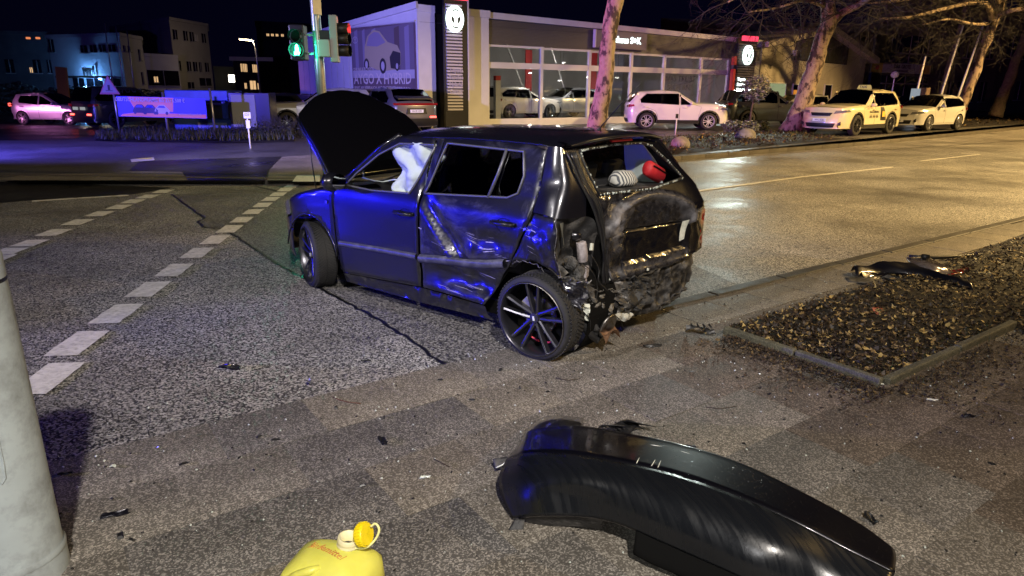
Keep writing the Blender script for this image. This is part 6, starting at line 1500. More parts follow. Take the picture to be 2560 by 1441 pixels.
MB().bb(x1_-1.3, x1_-.2, -.53, -.505, .25, .45).build('pale_stripe', mat('pale_blue', (.3, .36, .5), .5), rc); MB().bb(x0_+.3, x0_+.9, -.52, -.505, .2, Z(300)).build('chute_door', M['blue_paint'], rc, bevel=.01)
q_ = px_ground(613, 26); cb_ = empty('switch_cabinet', q_, 0, 'tall pale grey cabinet in a dark frame right of the blue container', 'cabinet')
MB().bb(-.55, .95, -.25, .5, 0, zt(610, 232, 26)-q_.z).build('frame', M['metal_dark'], cb_, bevel=.02); MB().bb(-.45, .42, -.27, -.252, .3, zt(610, 237, 26)-q_.z).build('door', mat('pale_cabinet_door', (.30, .33, .33), .6), cb_, bevel=.006)
q_ = px_ground(613, 19.6); ps = empty('post_sign', q_, 0, 'small white number plate sign on a thin white post beside the path', 'sign')
MB().tube([(0, 0, 0), (-.01, 0, .95)], .022, 8).build('post', M['wall_white'], ps, True); MB().bb(-.10, .10, -.03, -.015, .83, 1.0).build('plate', M['wall_white'], ps, bevel=.004); MB().bb(-.05, .06, -.035, -.015, .56, .78).build('small_plate', M['wall_white'], ps, bevel=.004)
text('plate_letters', '521', .10, M['ink'], ps, frame_m((0, -.033, .93), (1, 0, 0)), .001)
q_ = px_ground(1696, 25.5); ps = empty('marker_post', q_, 0, 'thin pale marker post with a dark head in front of the white SUV', 'post')
MB().tube([(0, 0, 0), (.01, 0, .62)], .022, 8).build('post', M['wall_white'], ps, True); MB().bb(-.035, .06, -.02, .02, .60, .76).build('head', M['black'], ps)
q_ = px_ground(1258, 30.0); 
mp_ = empty('display_post', (0, 0, 0), 0, 'white display post with a red cap inside the left showroom window', 'post'); mp_.matrix_world = Matrix.Translation((-1.11, 30.8, 0)) @ Matrix.Rotation(DA_, 4, 'Z') @ Matrix.Translation((.95, .8, GZ+.22))
MB().bb(-.13, .13, -.1, .1, 0, 1.75).build('body', M['wall_white'], mp_); MB().bb(-.13, .13, -.1, .1, 1.752, 1.95).build('red_cap', M['red'], mp_)
# flag poles, house lamp, street lamp
for i, (x0, y0, x1, y1, Y, lb) in enumerate(((2285, 262, 2299, 148, 40, 'shortest of the three slanting white flagpoles, behind the taxi'), (2344, 250, 2378, 70, 42, 'middle one of the three white flagpoles, above the white hatchback'), (2386, 255, 2428, 60, 42, 'right-hand one of the three white flagpoles, beside the leaning tree'))):
    a_, b_ = px3(x0, y0, Y), px3(x1, y1, Y); a_.z = 0; o = tag(MB().tube([(0, 0, 0), b_-Vector((a_.x, a_.y, 0))], [.07, .045], 10).build('flagpole', M['wall_white'], None, True), lb, 'flagpole', 'flagpoles in front of the dark office'); o.location = (a_.x, a_.y, .15)
for i, (x, yt) in enumerate(((285, 58), (311, 66), (337, 78))):
    q_ = fp(x, 50); o = tag(MB().tube([(0, 0, 0), (.05, 0, zt(x, yt, 50))], [.05, .03], 6).build('flagpole', M['galv'], None, True), ['tallest thin flagpole at the m1 building, leftmost of its three', 'middle thin flagpole at the m1 building', 'rightmost and shortest thin flagpole at the m1 building'][i], 'flagpole', 'thin flagpoles at the m1 building'); o.location = q_
q_ = px3(650, 300, 62); q_.z = 0; sl_ = empty('street_lamp', q_, 0, 'lit street lamp with a long bright head over the side street', 'street lamp')
zl = zt(632, 101, 62); MB().tube([(0, 0, 0), (0, 0, zl-1.2), (-.1, 0, zl-.3), (-.35, 0, zl+.1)], [.08, .07, .05, .04], 8).build('mast', M['galv'], sl_, True); MB().box((-.75, 0, zl+.07), (1.3, .3, .12), ry=.1).build('head', M['galv'], sl_, bevel=.03); MB().box((-.75, -.02, zl-.01), (1.15, .26, .04), ry=.1).build('tube', emis('lamp_tube', (1, .78, .42), 30), sl_)
lamp('side_street_lamp_bulb', (q_.x-.75, q_.y-.3, zl-.2), 260, (1, .75, .45), .2)
q_ = px3(2230, 262, 48); q_.z = 0; gl_ = empty('globe_lamp', q_, 0, 'unlit round globe lamp on a thin post below the shop banner', 'lamp'); zg = zt(2230, 187, 48)
MB().tube([(0, 0, 0), (0, 0, zg-.2)], .04, 6).build('post', M['galv'], gl_); MB().lathe([(.001, -.24), (.2, -.15), (.26, 0), (.2, .15), (.001, .24)], n=14).xf(Matrix.Translation((0, 0, zg))).build('globe', M['wall_white'], gl_, True)
q_ = px3(155, 212, 45); q_.z = 0; o = tag(MB().bb(-.35, .35, -.05, .05, 0, zt(155, 168, 45)).build('yellow_panel', mat('yellow_ochre', (.5, .22, .03), .7), None), 'narrow yellow-orange panel standing left of the m1 building', 'panel'); o.location = q_
o.rotation_euler = (0, R(4), 0)
q_ = px3(2305, 250, 38); q_.z = .15; o = empty('info_pillar', q_, 0, 'pale and wooden info pillar behind the white hatchback', 'pillar')
MB().bb(-.55, -.15, -.1, .1, 0, zt(2300, 222, 38)-.15).build('lit_face', emis('pale_face', (.8, .9, 1), .35), o); MB().bb(-.14, .35, -.12, .12, 0, zt(2300, 220, 38)-.15).build('wooden_face', M['wood'], o)

# ------------------------------------------------------------------ intact cars
def spec(L_, W, H, wb, fo, wr, belt, hood, cowlx, cowlz, rfx, rrx, rgx, rgz, taillean=.06, **kw):
    ro = L_-wb-fo; xf = wb+fo; xr = -ro
    sil = [(xf-.04, .26), (xf, .42), (xf-.03, .62), (xf-.14, hood), (xf-.5, hood+.07), (cowlx, cowlz), (rfx, H-.045), ((rfx+rrx)/2+.1, H), (rrx, H-.07), (rgx, rgz), (xr+taillean*.3, rgz-.10), (xr, .62), (xr+.03, .40), (xr+.08, .26)]
    bx = kw.get('bx', wb*.52)
    top = H-.15
    d1 = [(cowlx-.20, belt+.015), (rfx-.02, top+.0), (bx+.04, top+.03), (bx+.04, belt)]
    rend = kw.get('rend', rrx-.05)
    d2 = [(bx-.04, belt), (bx-.04, top+.03), (rrx+.32, top+.02), (rend, belt+.20), (rend+.04, belt+.07)]
    ar = wr*1.17
    D1 = [(wb-ar-.03, .32), (wb-ar-.03, .6), (wb-ar+.06, belt-.08), (cowlx-.09, belt+.02), (rfx+.03, top+.05), (bx, top+.075), (bx, .32)]
    D2 = [(bx, .32), (bx, top+.075), (rrx+.34, top+.062), (rend-.05, belt+.20), (rend-.02, belt-.02), (.10+ar*.6, belt-.25), (ar+.04, .55), (ar+.05, .32)]
    s = dict(L=L_, W=W, H=H, sil=sil, wheels=(wb, 0), wr=wr, belt=belt, dlo=[d1, d2], doors=[D1, D2], mirror=(cowlx-.22, belt+.03), zb=.26,
             runs=[('nose', 0, 3, 'paint', .10), ('hood', 3, 5, 'paint', .05), ('windscreen', 5, 6, 'window', .06), ('roof', 6, 8, 'paint', .035), ('rear_window', 8, 9, 'window', .03), ('tail', 9, 13, 'paint', .06)])
    s.update(kw); return s
P1 = lambda n, c, **k: mat(n, c, k.get('r', .30), metal=k.get('m', 0), coat=1, coatr=.05)
white_p = P1('white_car_paint', (.62, .62, .60)); taxi_p = P1('ivory_taxi_paint', (.62, .56, .36)); silver_p = P1('silver_car_paint', (.30, .31, .33), m=.6); grey_p = P1('grey_car_paint', (.16, .15, .15), m=.5); dark_p = P1('anthracite_car_paint', (.022, .024, .024), m=.3); blueish_p = P1('pale_silver_paint', (.42, .44, .48), m=.4)
def front_decals(w, zh, xt, plate_z=.48):
    return [('headlight', 'nose', [(w*.50, zh-.09), (w*.93, zh-.03), (w*.95, zh+.04), (w*.55, zh+.02)], 'lampglass', .012, True), ('grille', 'nose', [(-w*.45, zh-.06), (w*.45, zh-.06), (w*.38, zh-.17), (-w*.38, zh-.17)], 'black', .010, False),
            ('lower_grille', 'nose', [(-w*.62, .45), (w*.62, .45), (w*.55, .30), (-w*.55, .30)], 'black', .010, False), ('fog_lamp', 'nose', [(w*.70, .46), (w*.82, .52), (w*.84, .38), (w*.72, .36)], 'black', .012, True), ('headlight_side', 'side', [(xt-.42, zh-.02), (xt-.14, zh-.05), (xt-.10, zh+.02), (xt-.30, zh+.05)], 'lampglass', .008, True)]
def rear_decals(w, zt_, xr):
    return [('tail_light', 'tail', [(w*.62, zt_-.07), (w*.93, zt_-.05), (w*.93, zt_+.06), (w*.62, zt_+.03)], 'lampred', .010, True), ('rear_bumper_trim', 'tail', [(-w*.75, .30), (w*.75, .30), (w*.72, .44), (-w*.72, .44)], 'black', .010, False), ('tail_light_side', 'side', [(xr+.04, zt_-.06), (xr+.26, zt_-.02), (xr+.24, zt_+.05), (xr+.05, zt_+.06)], 'lampred', .008, True)]
def place(px, Y): v = fp(px, Y); return (v.x, v.y, FZ(v.x, v.y)+.01)
def shift(loc, h, wb):  # put the wheelbase centre, not the rear axle, at loc
    return (loc[0]-math.cos(h)*wb/2, loc[1]-math.sin(h)*wb/2, loc[2])
# ivory taxi
h = R(218)
tx, tS, tn, tt = build_car(spec(4.60, 1.86, 1.66, 2.69, .93, .37, 1.04, .98, 1.98, 1.10, 1.22, -.55, -.82, 1.12, name='taxi', paint=taxi_p, cladding=True, rim=M['alloy_dark'], spokes=10, twin=False, rend=-.50,
    decals=front_decals(.93, .88, 3.62)+rear_decals(.93, 1.0, -.98), plates=[('nose', 0, .56, 'HH·L 8720')]), shift(place(2137, 27.4), h, 2.69), h, 'ivory taxi SUV with a roof sign and black and yellow door advert, parked facing left', 'taxi', 'cars parked at the kerb across the road')
ts = MB().box((.62, 0, 1.755), (.18, .52, .15), taper=.8).build('taxi_sign', emis('taxi_sign_face', (.9, .62, .22), .55), tx, bevel=.02); text('taxi_letters', 'TAXI', .13, M['ink'], ts, frame_m((.725, 0, 1.755), (0, 1, 0)), .002, bold=.004); text('taxi_letters', 'TAXI', .12, M['ink'], ts, frame_m((.53, 0, 1.755), (0, -1, 0)), .002, bold=.004)
MB().tube([(.72, y, 1.665+.01-abs(y)**3*.12) for y in (-.78, -.4, 0, .4, .78)], .012, 6).build('sign_strap', M['black'], tx)
sdm = lambda x, z, y0: (x, tS(x, z)+y0, z)
panel('door_advert', [(.95, .52), (1.0, 1.02), (.72, 1.02), (.48, .52)], [], lambda x, z, o: sdm(x, z, .006), M['black'], tx, .15); panel('advert_square', [(.62, .66), (.62, .86), (.84, .86), (.84, .66)], [], lambda x, z, o: sdm(x, z, .010), mat('advert_yellow', (.7, .42, .05), .5), tx, .15)
for s_, z_, sz in (('TAXI HAMBURG', .84, .10), ('66 66 66', .68, .19)):
    text('door_letters', s_, sz, M['ink'], tx, frame_m((1.5, tS(1.5, .7)+.006, z_), (-1, 0, 0)), .001, bold=.003)
# white hatchback next to it
h = R(213)
build_car(spec(4.04, 1.74, 1.47, 2.49, .82, .325, .96, .84, 1.96, .98, 1.10, -.35, -.62, 1.02, name='hatchback_car', paint=white_p, rim=M['alloy'], spokes=9, rend=-.40, decals=front_decals(.87, .76, 3.31)+rear_decals(.87, .90, -.73), plates=[('nose', 0, .42, 'HH·LH 96')]), shift(place(2322, 31.0), h, 2.49), h, 'white five-door hatchback parked behind the taxi under the leaning tree', 'car', 'cars parked at the kerb across the road')
# white SUV in front of the showroom
M['alloy_bright'] = mat('polished_alloy_rim', (.7, .7, .75), .4, metal=.6)
h = R(-3)
build_car(spec(4.18, 1.77, 1.56, 2.56, .83, .34, 1.0, .95, 2.00, 1.05, 1.25, -.35, -.72, 1.08, name='compact_suv', paint=white_p, cladding=True, rim=M['alloy_bright'], spokes=5, rend=-.30, decals=front_decals(.88, .85, 3.39)+rear_decals(.88, .95, -.79)), shift(place(1690, 30.0), h, 2.56), h, 'white compact SUV with bright five-spoke rims parked side-on before the showroom', 'car', 'cars parked in front of the showroom')
# dark SUV behind the small tree
h = R(5)
build_car(spec(4.6, 1.86, 1.65, 2.69, .93, .36, 1.04, .98, 1.98, 1.10, 1.22, -.5, -.85, 1.12, name='dark_suv', paint=dark_p, rim=M['alloy_dark'], decals=front_decals(.93, .88, 3.62)+rear_decals(.93, 1.0, -.98), res=.14), shift(place(1925, 33.0), h, 2.69), h, 'dark grey SUV parked side-on behind the small round tree', 'car', 'cars parked in front of the showroom')
h = R(10)
build_car(spec(4.5, 1.8, 1.46, 2.65, .9, .32, .93, .82, 2.05, .94, 1.15, -.35, -.95, .98, name='saloon_car', paint=white_p, rim=M['alloy'], decals=front_decals(.9, .74, 3.55), res=.16), shift(place(2050, 38.5), h, 2.65), h, 'white car half hidden between the spotted trunk and the taxi', 'car', 'cars parked in front of the showroom')
h = R(200)
build_car(spec(4.5, 1.8, 1.46, 2.65, .9, .32, .93, .82, 2.05, .94, 1.15, -.35, -.95, .98, name='saloon_car', paint=dark_p, rim=M['alloy_dark'], decals=front_decals(.9, .74, 3.55), res=.18), shift(place(2275, 39.5), h, 2.65), h, 'dark car barely visible behind the gap between taxi and white hatchback', 'car', 'cars parked in front of the showroom')
# silver hatchback passing at the left, lights on
h = R(-9)
sc_, sS, sn, st_ = build_car(spec(4.0, 1.73, 1.48, 2.51, .80, .31, .95, .80, 2.08, .96, 1.10, -.38, -.66, 1.0, name='passing_car', paint=silver_p, rim=M['alloy'], bx=.95, rend=-.15, decals=front_decals(.865, .72, 3.31)+rear_decals(.865, .92, -.69), res=.13), shift(place(138, 34.5), h, 2.51), h, 'silver hatchback driving past at the far left with its headlight on', 'car', None)
b = MB().box((sn(.62, .70)+.01, .66, .70), (.08, .24, .14)).box((sn(.62, .70)+.01, -.66, .70), (.08, .24, .14)).build('lit_headlight', M['lit_white'], sc_, bevel=.03); MB().box((tt(.7, .9)+.26, -.72, .93), (.06, .12, .14)).build('lit_tail_light', M['lit_red'], sc_, bevel=.02)
hv = sc_.matrix_basis @ Vector((3.7, 0, .7)); lamp('headlight_beam', (hv.x, hv.y, .75), 260, (1, .82, .5), .1, (hv.x+7, hv.y-2.4, 0), 70)
# dark pickup seen from behind the banner
h = R(62)
pk, pS, pn, pt_ = build_car(spec(4.7, 1.9, 1.80, 2.8, .9, .38, 1.12, 1.05, 2.05, 1.15, 1.30, -.75, -.95, 1.15, name='dark_van', paint=dark_p, rim=M['alloy_dark'], decals=rear_decals(.95, 1.0, -1.0), res=.16), shift(place(325, 33), h, 2.8), h, 'black off-road car with glowing tail lamps partly behind the warning sign and banner', 'car')
for y in (.62, -.62): MB().box((pt_(.7, .62)-.03, y, .60), (.05, .26, .07)).build('lit_tail_light', M['lit_red'], pk)
for y in (.25, -.28): MB().box((pt_(y, .85)-.03, y, .86), (.03, .34, .13)).build('number_plate', emis('lit_plate', (.8, .85, .9), .35), pk)
# pale SUV left of the raised bonnet, facing left
h = R(196)
build_car(spec(4.55, 1.85, 1.66, 2.69, .93, .36, 1.04, .98, 1.98, 1.10, 1.22, -.5, -.85, 1.12, name='pale_suv', paint=blueish_p, cladding=True, rim=M['alloy'], decals=front_decals(.93, .88, 3.62)+rear_decals(.93, 1.0, -.98), res=.13), shift(place(800, 29.3), h, 2.69), h, 'pale silver SUV facing left behind the signal mast and raised bonnet', 'car', 'cars parked in front of the showroom')
h = R(170)
build_car(spec(4.3, 1.8, 1.5, 2.6, .9, .34, .98, .88, 1.98, 1.0, 1.15, -.4, -.8, 1.05, name='dark_car', paint=dark_p, rim=M['alloy_dark'], decals=front_decals(.9, .78, 3.5), res=.18), shift(place(675, 34), h, 2.6), h, 'dark parked car between the grey cabinet and the pale SUV', 'car', 'cars parked in front of the showroom')
# grey coupe-SUV with its tail to us
h = R(122)
cr, cS, cn_, ct = build_car(spec(4.7, 1.86, 1.63, 2.85, .85, .37, 1.03, .98, 2.2, 1.08, 1.45, -.25, -.92, 1.14, name='coupe_suv', paint=grey_p, cladding=True, rim=M['alloy_dark'], spokes=6, rend=-.45, decals=[('light_band', 'tail', [(-.86, 1.02), (.86, 1.02), (.88, 1.09), (-.88, 1.09)], 'lampred', .012, False), ('plate_recess', 'tail', [(-.42, .70), (.42, .70), (.36, .92), (-.36, .92)], 'black', .008, False), ('rear_bumper_trim', 'tail', [(-.9, .28), (.9, .28), (.86, .55), (-.86, .55)], 'black', .014, False)], plates=[('tail', 0, .81, 'HH·SK 3207')]), shift(place(975, 27.6), h, 2.85), h, 'grey coupe SUV showing its tail and number plate below the car poster', 'car', 'cars parked in front of the showroom')
for y in (.66, -.66): MB().box((ct(y, .60)-.03, y, .60), (.04, .24, .06)).build('lit_tail_light', M['lit_red'], cr)
MB().prism([(-.62, 1.30), (-.98, 1.22), (-.98, 1.255), (-.62, 1.345)], 1, -.68, .68).build('rear_wing', M['black'], cr)
# cars inside the showroom
for i, (s, y, hh, pn_, lb) in enumerate(((1.3, 3.2, R(70), white_p, 'white car with its tail to the glass in the left showroom bay'), (3.6, 2.9, R(3), white_p, 'white hatchback side-on in the second showroom bay'), (6.9, 3.6, R(180), blueish_p, 'pale car in the showroom behind the spotted tree trunk'))):
    m_ = Matrix.Translation((-1.11, 30.8, 0)) @ Matrix.Rotation(DA_, 4, 'Z') @ Matrix.Translation((s, y, GZ+.22)); l = m_.translation
    build_car(spec(4.0, 1.74, 1.5, 2.5, .82, .33, .97, .85, 1.96, 1.0, 1.12, -.35, -.66, 1.03, name='showroom_car', paint=pn_, rim=M['alloy'], decals=front_decals(.87, .76, 3.32)+rear_decals(.87, .9, -.68), res=.16), shift((l.x, l.y, l.z), DA_+hh, 2.5), DA_+hh, lb, 'car', 'new cars inside the showroom')
# ------------------------------------------------------------------ grey post at the left edge of the picture
M['post_paint'] = mat('grey_post_paint', (.30, .345, .36), .42, var=.10, vs=4, bump=.12, bs=9, dirt=(.12, .13, .13), dscale=3.4, damt=.8)
pb = at(163, 1441)+Vector((-.168, .0, 0)); np_ = empty('push_button_post', (pb.x, pb.y, 0), 0, 'thick pale grey painted steel post at the left edge of the pavement', 'post')
lean = Vector((.0, .0, 1.14))
MB().lathe([(.160, 0), (.159, .10), (.156, .112), (.152, .13), (.144, 1.10), (.143, 1.20), (.136, 1.24), (.10, 1.265), (.001, 1.27)], n=48).build('post_body', M['post_paint'], np_, auto=50)
MB().lathe([(.161, .095), (.162, .105), (.157, .12)], n=48).build('weld_collar', M['post_paint'], np_, True)
MB().lathe([(.1435, 1.115), (.1455, 1.122), (.1435, 1.13)], n=48).build('cap_joint', M['black'], np_, True)
MB().tube([(.149*math.cos(a), .149*math.sin(a), z) for a, z in ((-.9, .98), (-.9, .52), (-.87, .47), (-.80, .452), (-.72, .47), (-.70, .52), (-.69, .98))], .0035, 6).build('service_door_seam', M['post_paint'], np_, True)
# ------------------------------------------------------------------ the torn-off rear bumper
bp = empty('rear_bumper', at(1600, 1300), 0, 'torn-off black rear bumper lying face up on the pavement slabs', 'car bumper'); bo = bp.location.copy()
M['bumper'] = paint_wet('black_bumper_paint', base=(.004, .004, .007))
M['bumper_low'] = mat('grey_grained_bumper', (.006, .007, .009), .26, spec=.55, bump=.05, bs=90)
nt_ = M['bumper_low'].node_tree; b_ = nt_.nodes['Principled BSDF']; tc_ = nt_.nodes.new('ShaderNodeTexCoord'); mp_1 = nt_.nodes.new('ShaderNodeMapping'); mp_1.inputs['Rotation'].default_value = (0, 0, R(-24)); mp_2 = nt_.nodes.new('ShaderNodeMapping'); mp_2.inputs['Scale'].default_value = (60, 5, 5); n_2 = nt_.nodes.new('ShaderNodeTexNoise'); n_2.inputs['Scale'].default_value = 1; n_2.inputs['Detail'].default_value = 4
mr_ = nt_.nodes.new('ShaderNodeMapRange'); mr_.inputs[1].default_value = .38; mr_.inputs[2].default_value = .62; mr_.inputs[3].default_value = .22; mr_.inputs[4].default_value = .36
for a_, c_ in ((tc_.outputs['Object'], mp_1.inputs[0]), (mp_1.outputs[0], mp_2.inputs[0]), (mp_2.outputs[0], n_2.inputs['Vector']), (n_2.outputs['Fac'], mr_.inputs[0]), (mr_.outputs[0], b_.inputs['Roughness'])): nt_.links.new(a_, c_)
cols = [[(1300, 1112, .12), (1268, 1150, .11), (1250, 1195, .09), (1258, 1245, .06), (1282, 1296, .02)],
 [(1330, 1086, .20), (1325, 1135, .22), (1325, 1190, .20), (1330, 1240, .15), (1345, 1288, .09)],
 [(1440, 1078, .24), (1436, 1140, .27), (1440, 1195, .255), (1450, 1240, .19), (1462, 1290, .12)],
 [(1560, 1096, .26), (1555, 1160, .285), (1548, 1210, .265), (1545, 1262, .20), (1548, 1308, .13)],
 [(1700, 1125, .26), (1690, 1190, .285), (1670, 1245, .265), (1650, 1300, .20), (1632, 1345, .12)],
 [(1850, 1172, .25), (1832, 1240, .275), (1802, 1295, .255), (1772, 1350, .19), (1745, 1395, .11)],
 [(2010, 1248, .23), (1980, 1305, .25), (1942, 1358, .23), (1900, 1410, .17), (1862, 1446, .10)],
 [(2150, 1325, .18), (2115, 1375, .20), (2072, 1425, .17), (2030, 1468, .12), (1990, 1500, .07)],
 [(2238, 1388, .15), (2236, 1435, .17), (2218, 1480, .15), (2190, 1530, .11), (2150, 1570, .05)]]
pc = lambda c: [at(*p)-bo for p in c]
rowsB = [[pc(c)[k] for c in cols] for k in range(5)]
upper = [[p+Vector((.02, .16, -.10)) if i else p+Vector((.0, .03, -.04)) for i, p in enumerate(rowsB[0])], [p+Vector((.01, .06, -.012)) for p in rowsB[0]], rowsB[0], rowsB[1]]
loft('upper_skin', upper, 60, 18, M['bumper'], bp, thick=.006)
loft('lower_skin', [rowsB[1], rowsB[2], rowsB[3], rowsB[4]], 60, 22, M['bumper_low'], bp, thick=.006, disp=lambda p: p+Vector((0, 0, .0015*nz(p, 18))))
loft('side_wing', [[at(1302, 1112, .12)-bo, at(1330, 1086, .20)-bo, at(1390, 1080, .23)-bo, at(1457, 1082, .235)-bo], [at(1312, 1080, .11)-bo, at(1345, 1058, .17)-bo, at(1395, 1052, .20)-bo, at(1459, 1060, .20)-bo], [at(1338, 1052, .06)-bo, at(1372, 1040, .10)-bo, at(1410, 1040, .14)-bo, at(1459, 1046, .14)-bo]], 18, 10, M['bumper'], bp, thick=.006)
eg = catmull(rowsB[4], 50); MB().tube([p+Vector((0, .0, .0)) for p in eg], .006, 6).build('bumper_edge', M['bumper'], bp, True)
def under(name, a, b_, drop, back, material, jag=.02):
    P = eg[a:b_+1]; rows = [[p+Vector((0, .004, 0)) for p in P], [p+Vector((-.01+jag*nz(p, 16), .02+back*.3, -drop*.6)) for p in P], [p+Vector((jag*nz(p, 20), back, -min(p.z-.0, drop)+.004)) for p in P]]
    vs = [q for r in rows for q in r]; n = len(P); fs = [(r*n+i, r*n+i+1, (r+1)*n+i+1, (r+1)*n+i) for r in range(2) for i in range(n-1)]
    return mesh_obj(name, vs, fs, material, bp, True)
under('arch_return', 1, 16, .09, .05, M['liner'])
b = MB(); P = eg[22:49]
for k, (dz, dy, m_) in enumerate(((-.01, -.012, 0), (-.045, -.05, 0), (-.075, -.045, 0))): pass
rows = [P, [p+Vector((-.008, -.03, -.028)) for p in P], [p+Vector((-.015+.006*nz(p, 20), -.052+.01*nz(p, 12), -.062)) for p in P], [p+Vector((0, -.03, -.085)) for p in P]]
loft('lower_valance', [[r[i] for i in range(0, len(r), 3)] for r in rows], 40, 8, M['void'], bp, thick=.005)
MB().tube(catmull([at(1322, 1096, .1)-bo, at(1285, 1130, .10)-bo, at(1262, 1158, .07)-bo, at(1240, 1170, .05)-bo], 16), .0032, 6).build('white_torn_strip', M['white_plastic'], bp, True)
loft('broken_flap', [[at(1232, 1148, .06)-bo, at(1282, 1140, .07)-bo], [at(1238, 1172, .03)-bo, at(1272, 1172, .03)-bo]], 5, 5, M['liner'], bp, thick=.004)
loft('broken_flap', [[at(1288, 1296, .04)-bo, at(1312, 1300, .04)-bo], [at(1268, 1330, .005)-bo, at(1308, 1328, .005)-bo]], 5, 5, M['liner'], bp, thick=.004)
for (x0, y0, x1, y1, z) in ((1612, 1112, 1660, 1118, .265), (1638, 1150, 1622, 1178, .284), (1652, 1152, 1640, 1182, .284), (1598, 1145, 1586, 1172, .284), (1786, 1218, 1802, 1226, .275), (1680, 1124, 1740, 1140, .262)):
    a_, b_ = at(x0, y0, z+.004)-bo, at(x1, y1, z+.004)-bo; MB().tube([a_, a_.lerp(b_, .5)+Vector((0, 0, .002)), b_], [.0008, .0018, .0006], 5).build('scrape', M['white_plastic'], bp)
# ------------------------------------------------------------------ debris
def debris(name, label, px, py, size, material, seed, rz=None, z=.012, thick=.003, h=.4, cat='debris'):
    q = at(px, py, z); o = empty(name, q, 0, label, cat); shard('broken_piece', (0, 0, size[2]*.3), size, material, seed=seed, par=o, rz=rz, flat=h); return o
t_ = debris('grille_fragment', 'broken black plastic grille piece with ribs leaning behind the torn bumper', 1568, 1078, (.15, .12, .03), M['black'], 3, .6)
for k in range(6): MB().tube([(-.15+k*.022, -.01+k*.004, .03), (-.11+k*.022, -.06+k*.004, .035)], .003, 5).build('rib', M['liner'], t_)
loft('panel', [[(-.03, .06, .02), (.11, .02, .02)], [(.0, .0, .06), (.14, -.05, .05)]], 5, 5, M['black'], t_, thick=.003); loft('panel', [[(-.16, .0, .01), (-.06, .03, .02)], [(-.14, -.05, .06), (-.02, -.06, .06)]], 5, 5, M['liner'], t_, thick=.003)
debris('plastic_shard', 'blue-glinting black shard behind the middle of the torn bumper', 1705, 1124, (.12, .03, .02), M['hero'], 8, .1)
debris('plastic_shard', 'small black upright sliver right of the torn bumper', 2178, 1302, (.03, .08, .02), M['black'], 9, .3)
t_ = debris('broken_bracket', 'ribbed black plastic bracket beside the tree bed corner', 1752, 832, (.20, .09, .05), M['black'], 14, -.05)
for k in range(4): MB().box((-.07+k*.045, .0, .055), (.003, .075, .02)).build('rib', M['liner'], t_)
debris('plastic_shard', 'flat black shard on the pavement right of the rear wheel', 1632, 868, (.12, .035, .015), M['black'], 15, .2)
t_ = debris('lamp_fragment', 'black and silver broken clip lying alone on the carriageway', 576, 922, (.15, .045, .02), M['black'], 16, -.15, .004); MB().tube([(-.05, .01, .02), (0, .018, .028), (.03, .008, .022)], .006, 6).build('silver_edge', M['chrome'], t_, True); MB().box((-.03, .02, .02), (.05, .008, .012)).build('yellow_edge', mat('pale_gold_plastic', (.5, .38, .15), .4), t_)
debris('plastic_shard', 'jagged black shard on the slabs left of the torn bumper', 958, 1105, (.035, .085, .012), M['black'], 18, .5)
debris('plastic_shard', 'small black shard on the road near the pavement edge', 915, 904, (.06, .022, .01), M['black'], 19, .1, .004)
debris('plastic_shard', 'blue-black shard on the pavement near the grey post', 290, 1288, (.10, .04, .01), M['hero'], 20, .5)
debris('plastic_shard', 'dark blue sliver beside the grey post', 160, 1188, (.06, .02, .01), M['hero'], 21, .3)
debris('glass_shard', 'pale clear shard on the slabs below the black one', 1065, 1196, (.05, .016, .01), M['crumbs'], 22, .0)
debris('glass_shard', 'tiny white shard near the pavement edge at the left', 283, 1168, (.02, .022, .008), M['crumbs'], 23, .3)
debris('plastic_shard', 'small glossy black piece near the right edge of the picture', 2425, 1042, (.08, .03, .015), M['hero'], 24, .1)
debris('plastic_shard', 'small pale sliver on the leaves left of the bed corner', 2205, 963, (.03, .015, .008), M['white_plastic'], 25, .2)
debris('plastic_shard', 'short white strip on the pavement below the bed corner', 2330, 1001, (.06, .012, .006), M['white_plastic'], 26, -.1)
random.seed(77)
for i, (px, py) in enumerate(((410, 800), (372, 1086), (498, 1088), (648, 1092), (690, 1100), (840, 1020), (600, 1145), (960, 1045), (1215, 1262), (905, 1215), (1280, 1220), (1250, 925), (1370, 980), (1300, 970), (1180, 1000), (460, 1160), (300, 1340), (330, 1350), (1100, 950), (770, 960), (1960, 1050), (1860, 1110), (2480, 1160), (1730, 930), (1980, 930))):
    q = at(px, py, .014 if py > 900 else .004)
    if i == 0:
        s0_ = MB().box((0, 0, .004), (.035, .012, .007), 0, .2, .1, .5).build('plastic_crumb', M['black'], None); o = s0_
    else: o = s0_.copy(); COL.objects.link(o)
    o.location = q; o.rotation_euler = (0, 0, random.random()*6.28); k = random.uniform(.5, 1.3); o.scale = (k, random.uniform(.6, 1.8)*k, 1)
    tag(o, 'tiny dark plastic shard lying loose on the ground near the wreck', 'debris', 'tiny dark shards strewn around the wreck')
cr_ = MB()
for i in range(900):
    a, c = random.uniform(-4, 6), -random.random()**1.0*3.2; v = kp(a, c); s = random.uniform(.002, .007); cr_.box((v.x, v.y, .013+s/2), (s*2, s*1.3, s), random.random()*3, random.random(), taper=.6)
tag(cr_.build('grit', mat('dark_grit', (.015, .014, .013), .7), None), 'fine dark grit and plastic crumbs strewn over the slabs', 'grit', kind='stuff')
cr_ = MB()
for i in range(900):
    a, c = random.uniform(-4, 6), -random.random()*3.4+.5; v = kp(a, c); s = random.uniform(.002, .0055); cr_.box((v.x, v.y, (.013 if c < 0 else .002)+s/2), (s*2, s*1.5, s), random.random()*3, random.random(), taper=.6)
tag(cr_.build('glass_crumbs', M['crumbs'], None), 'glittering crumbs of broken window glass strewn over slabs and road', 'broken glass', kind='stuff')
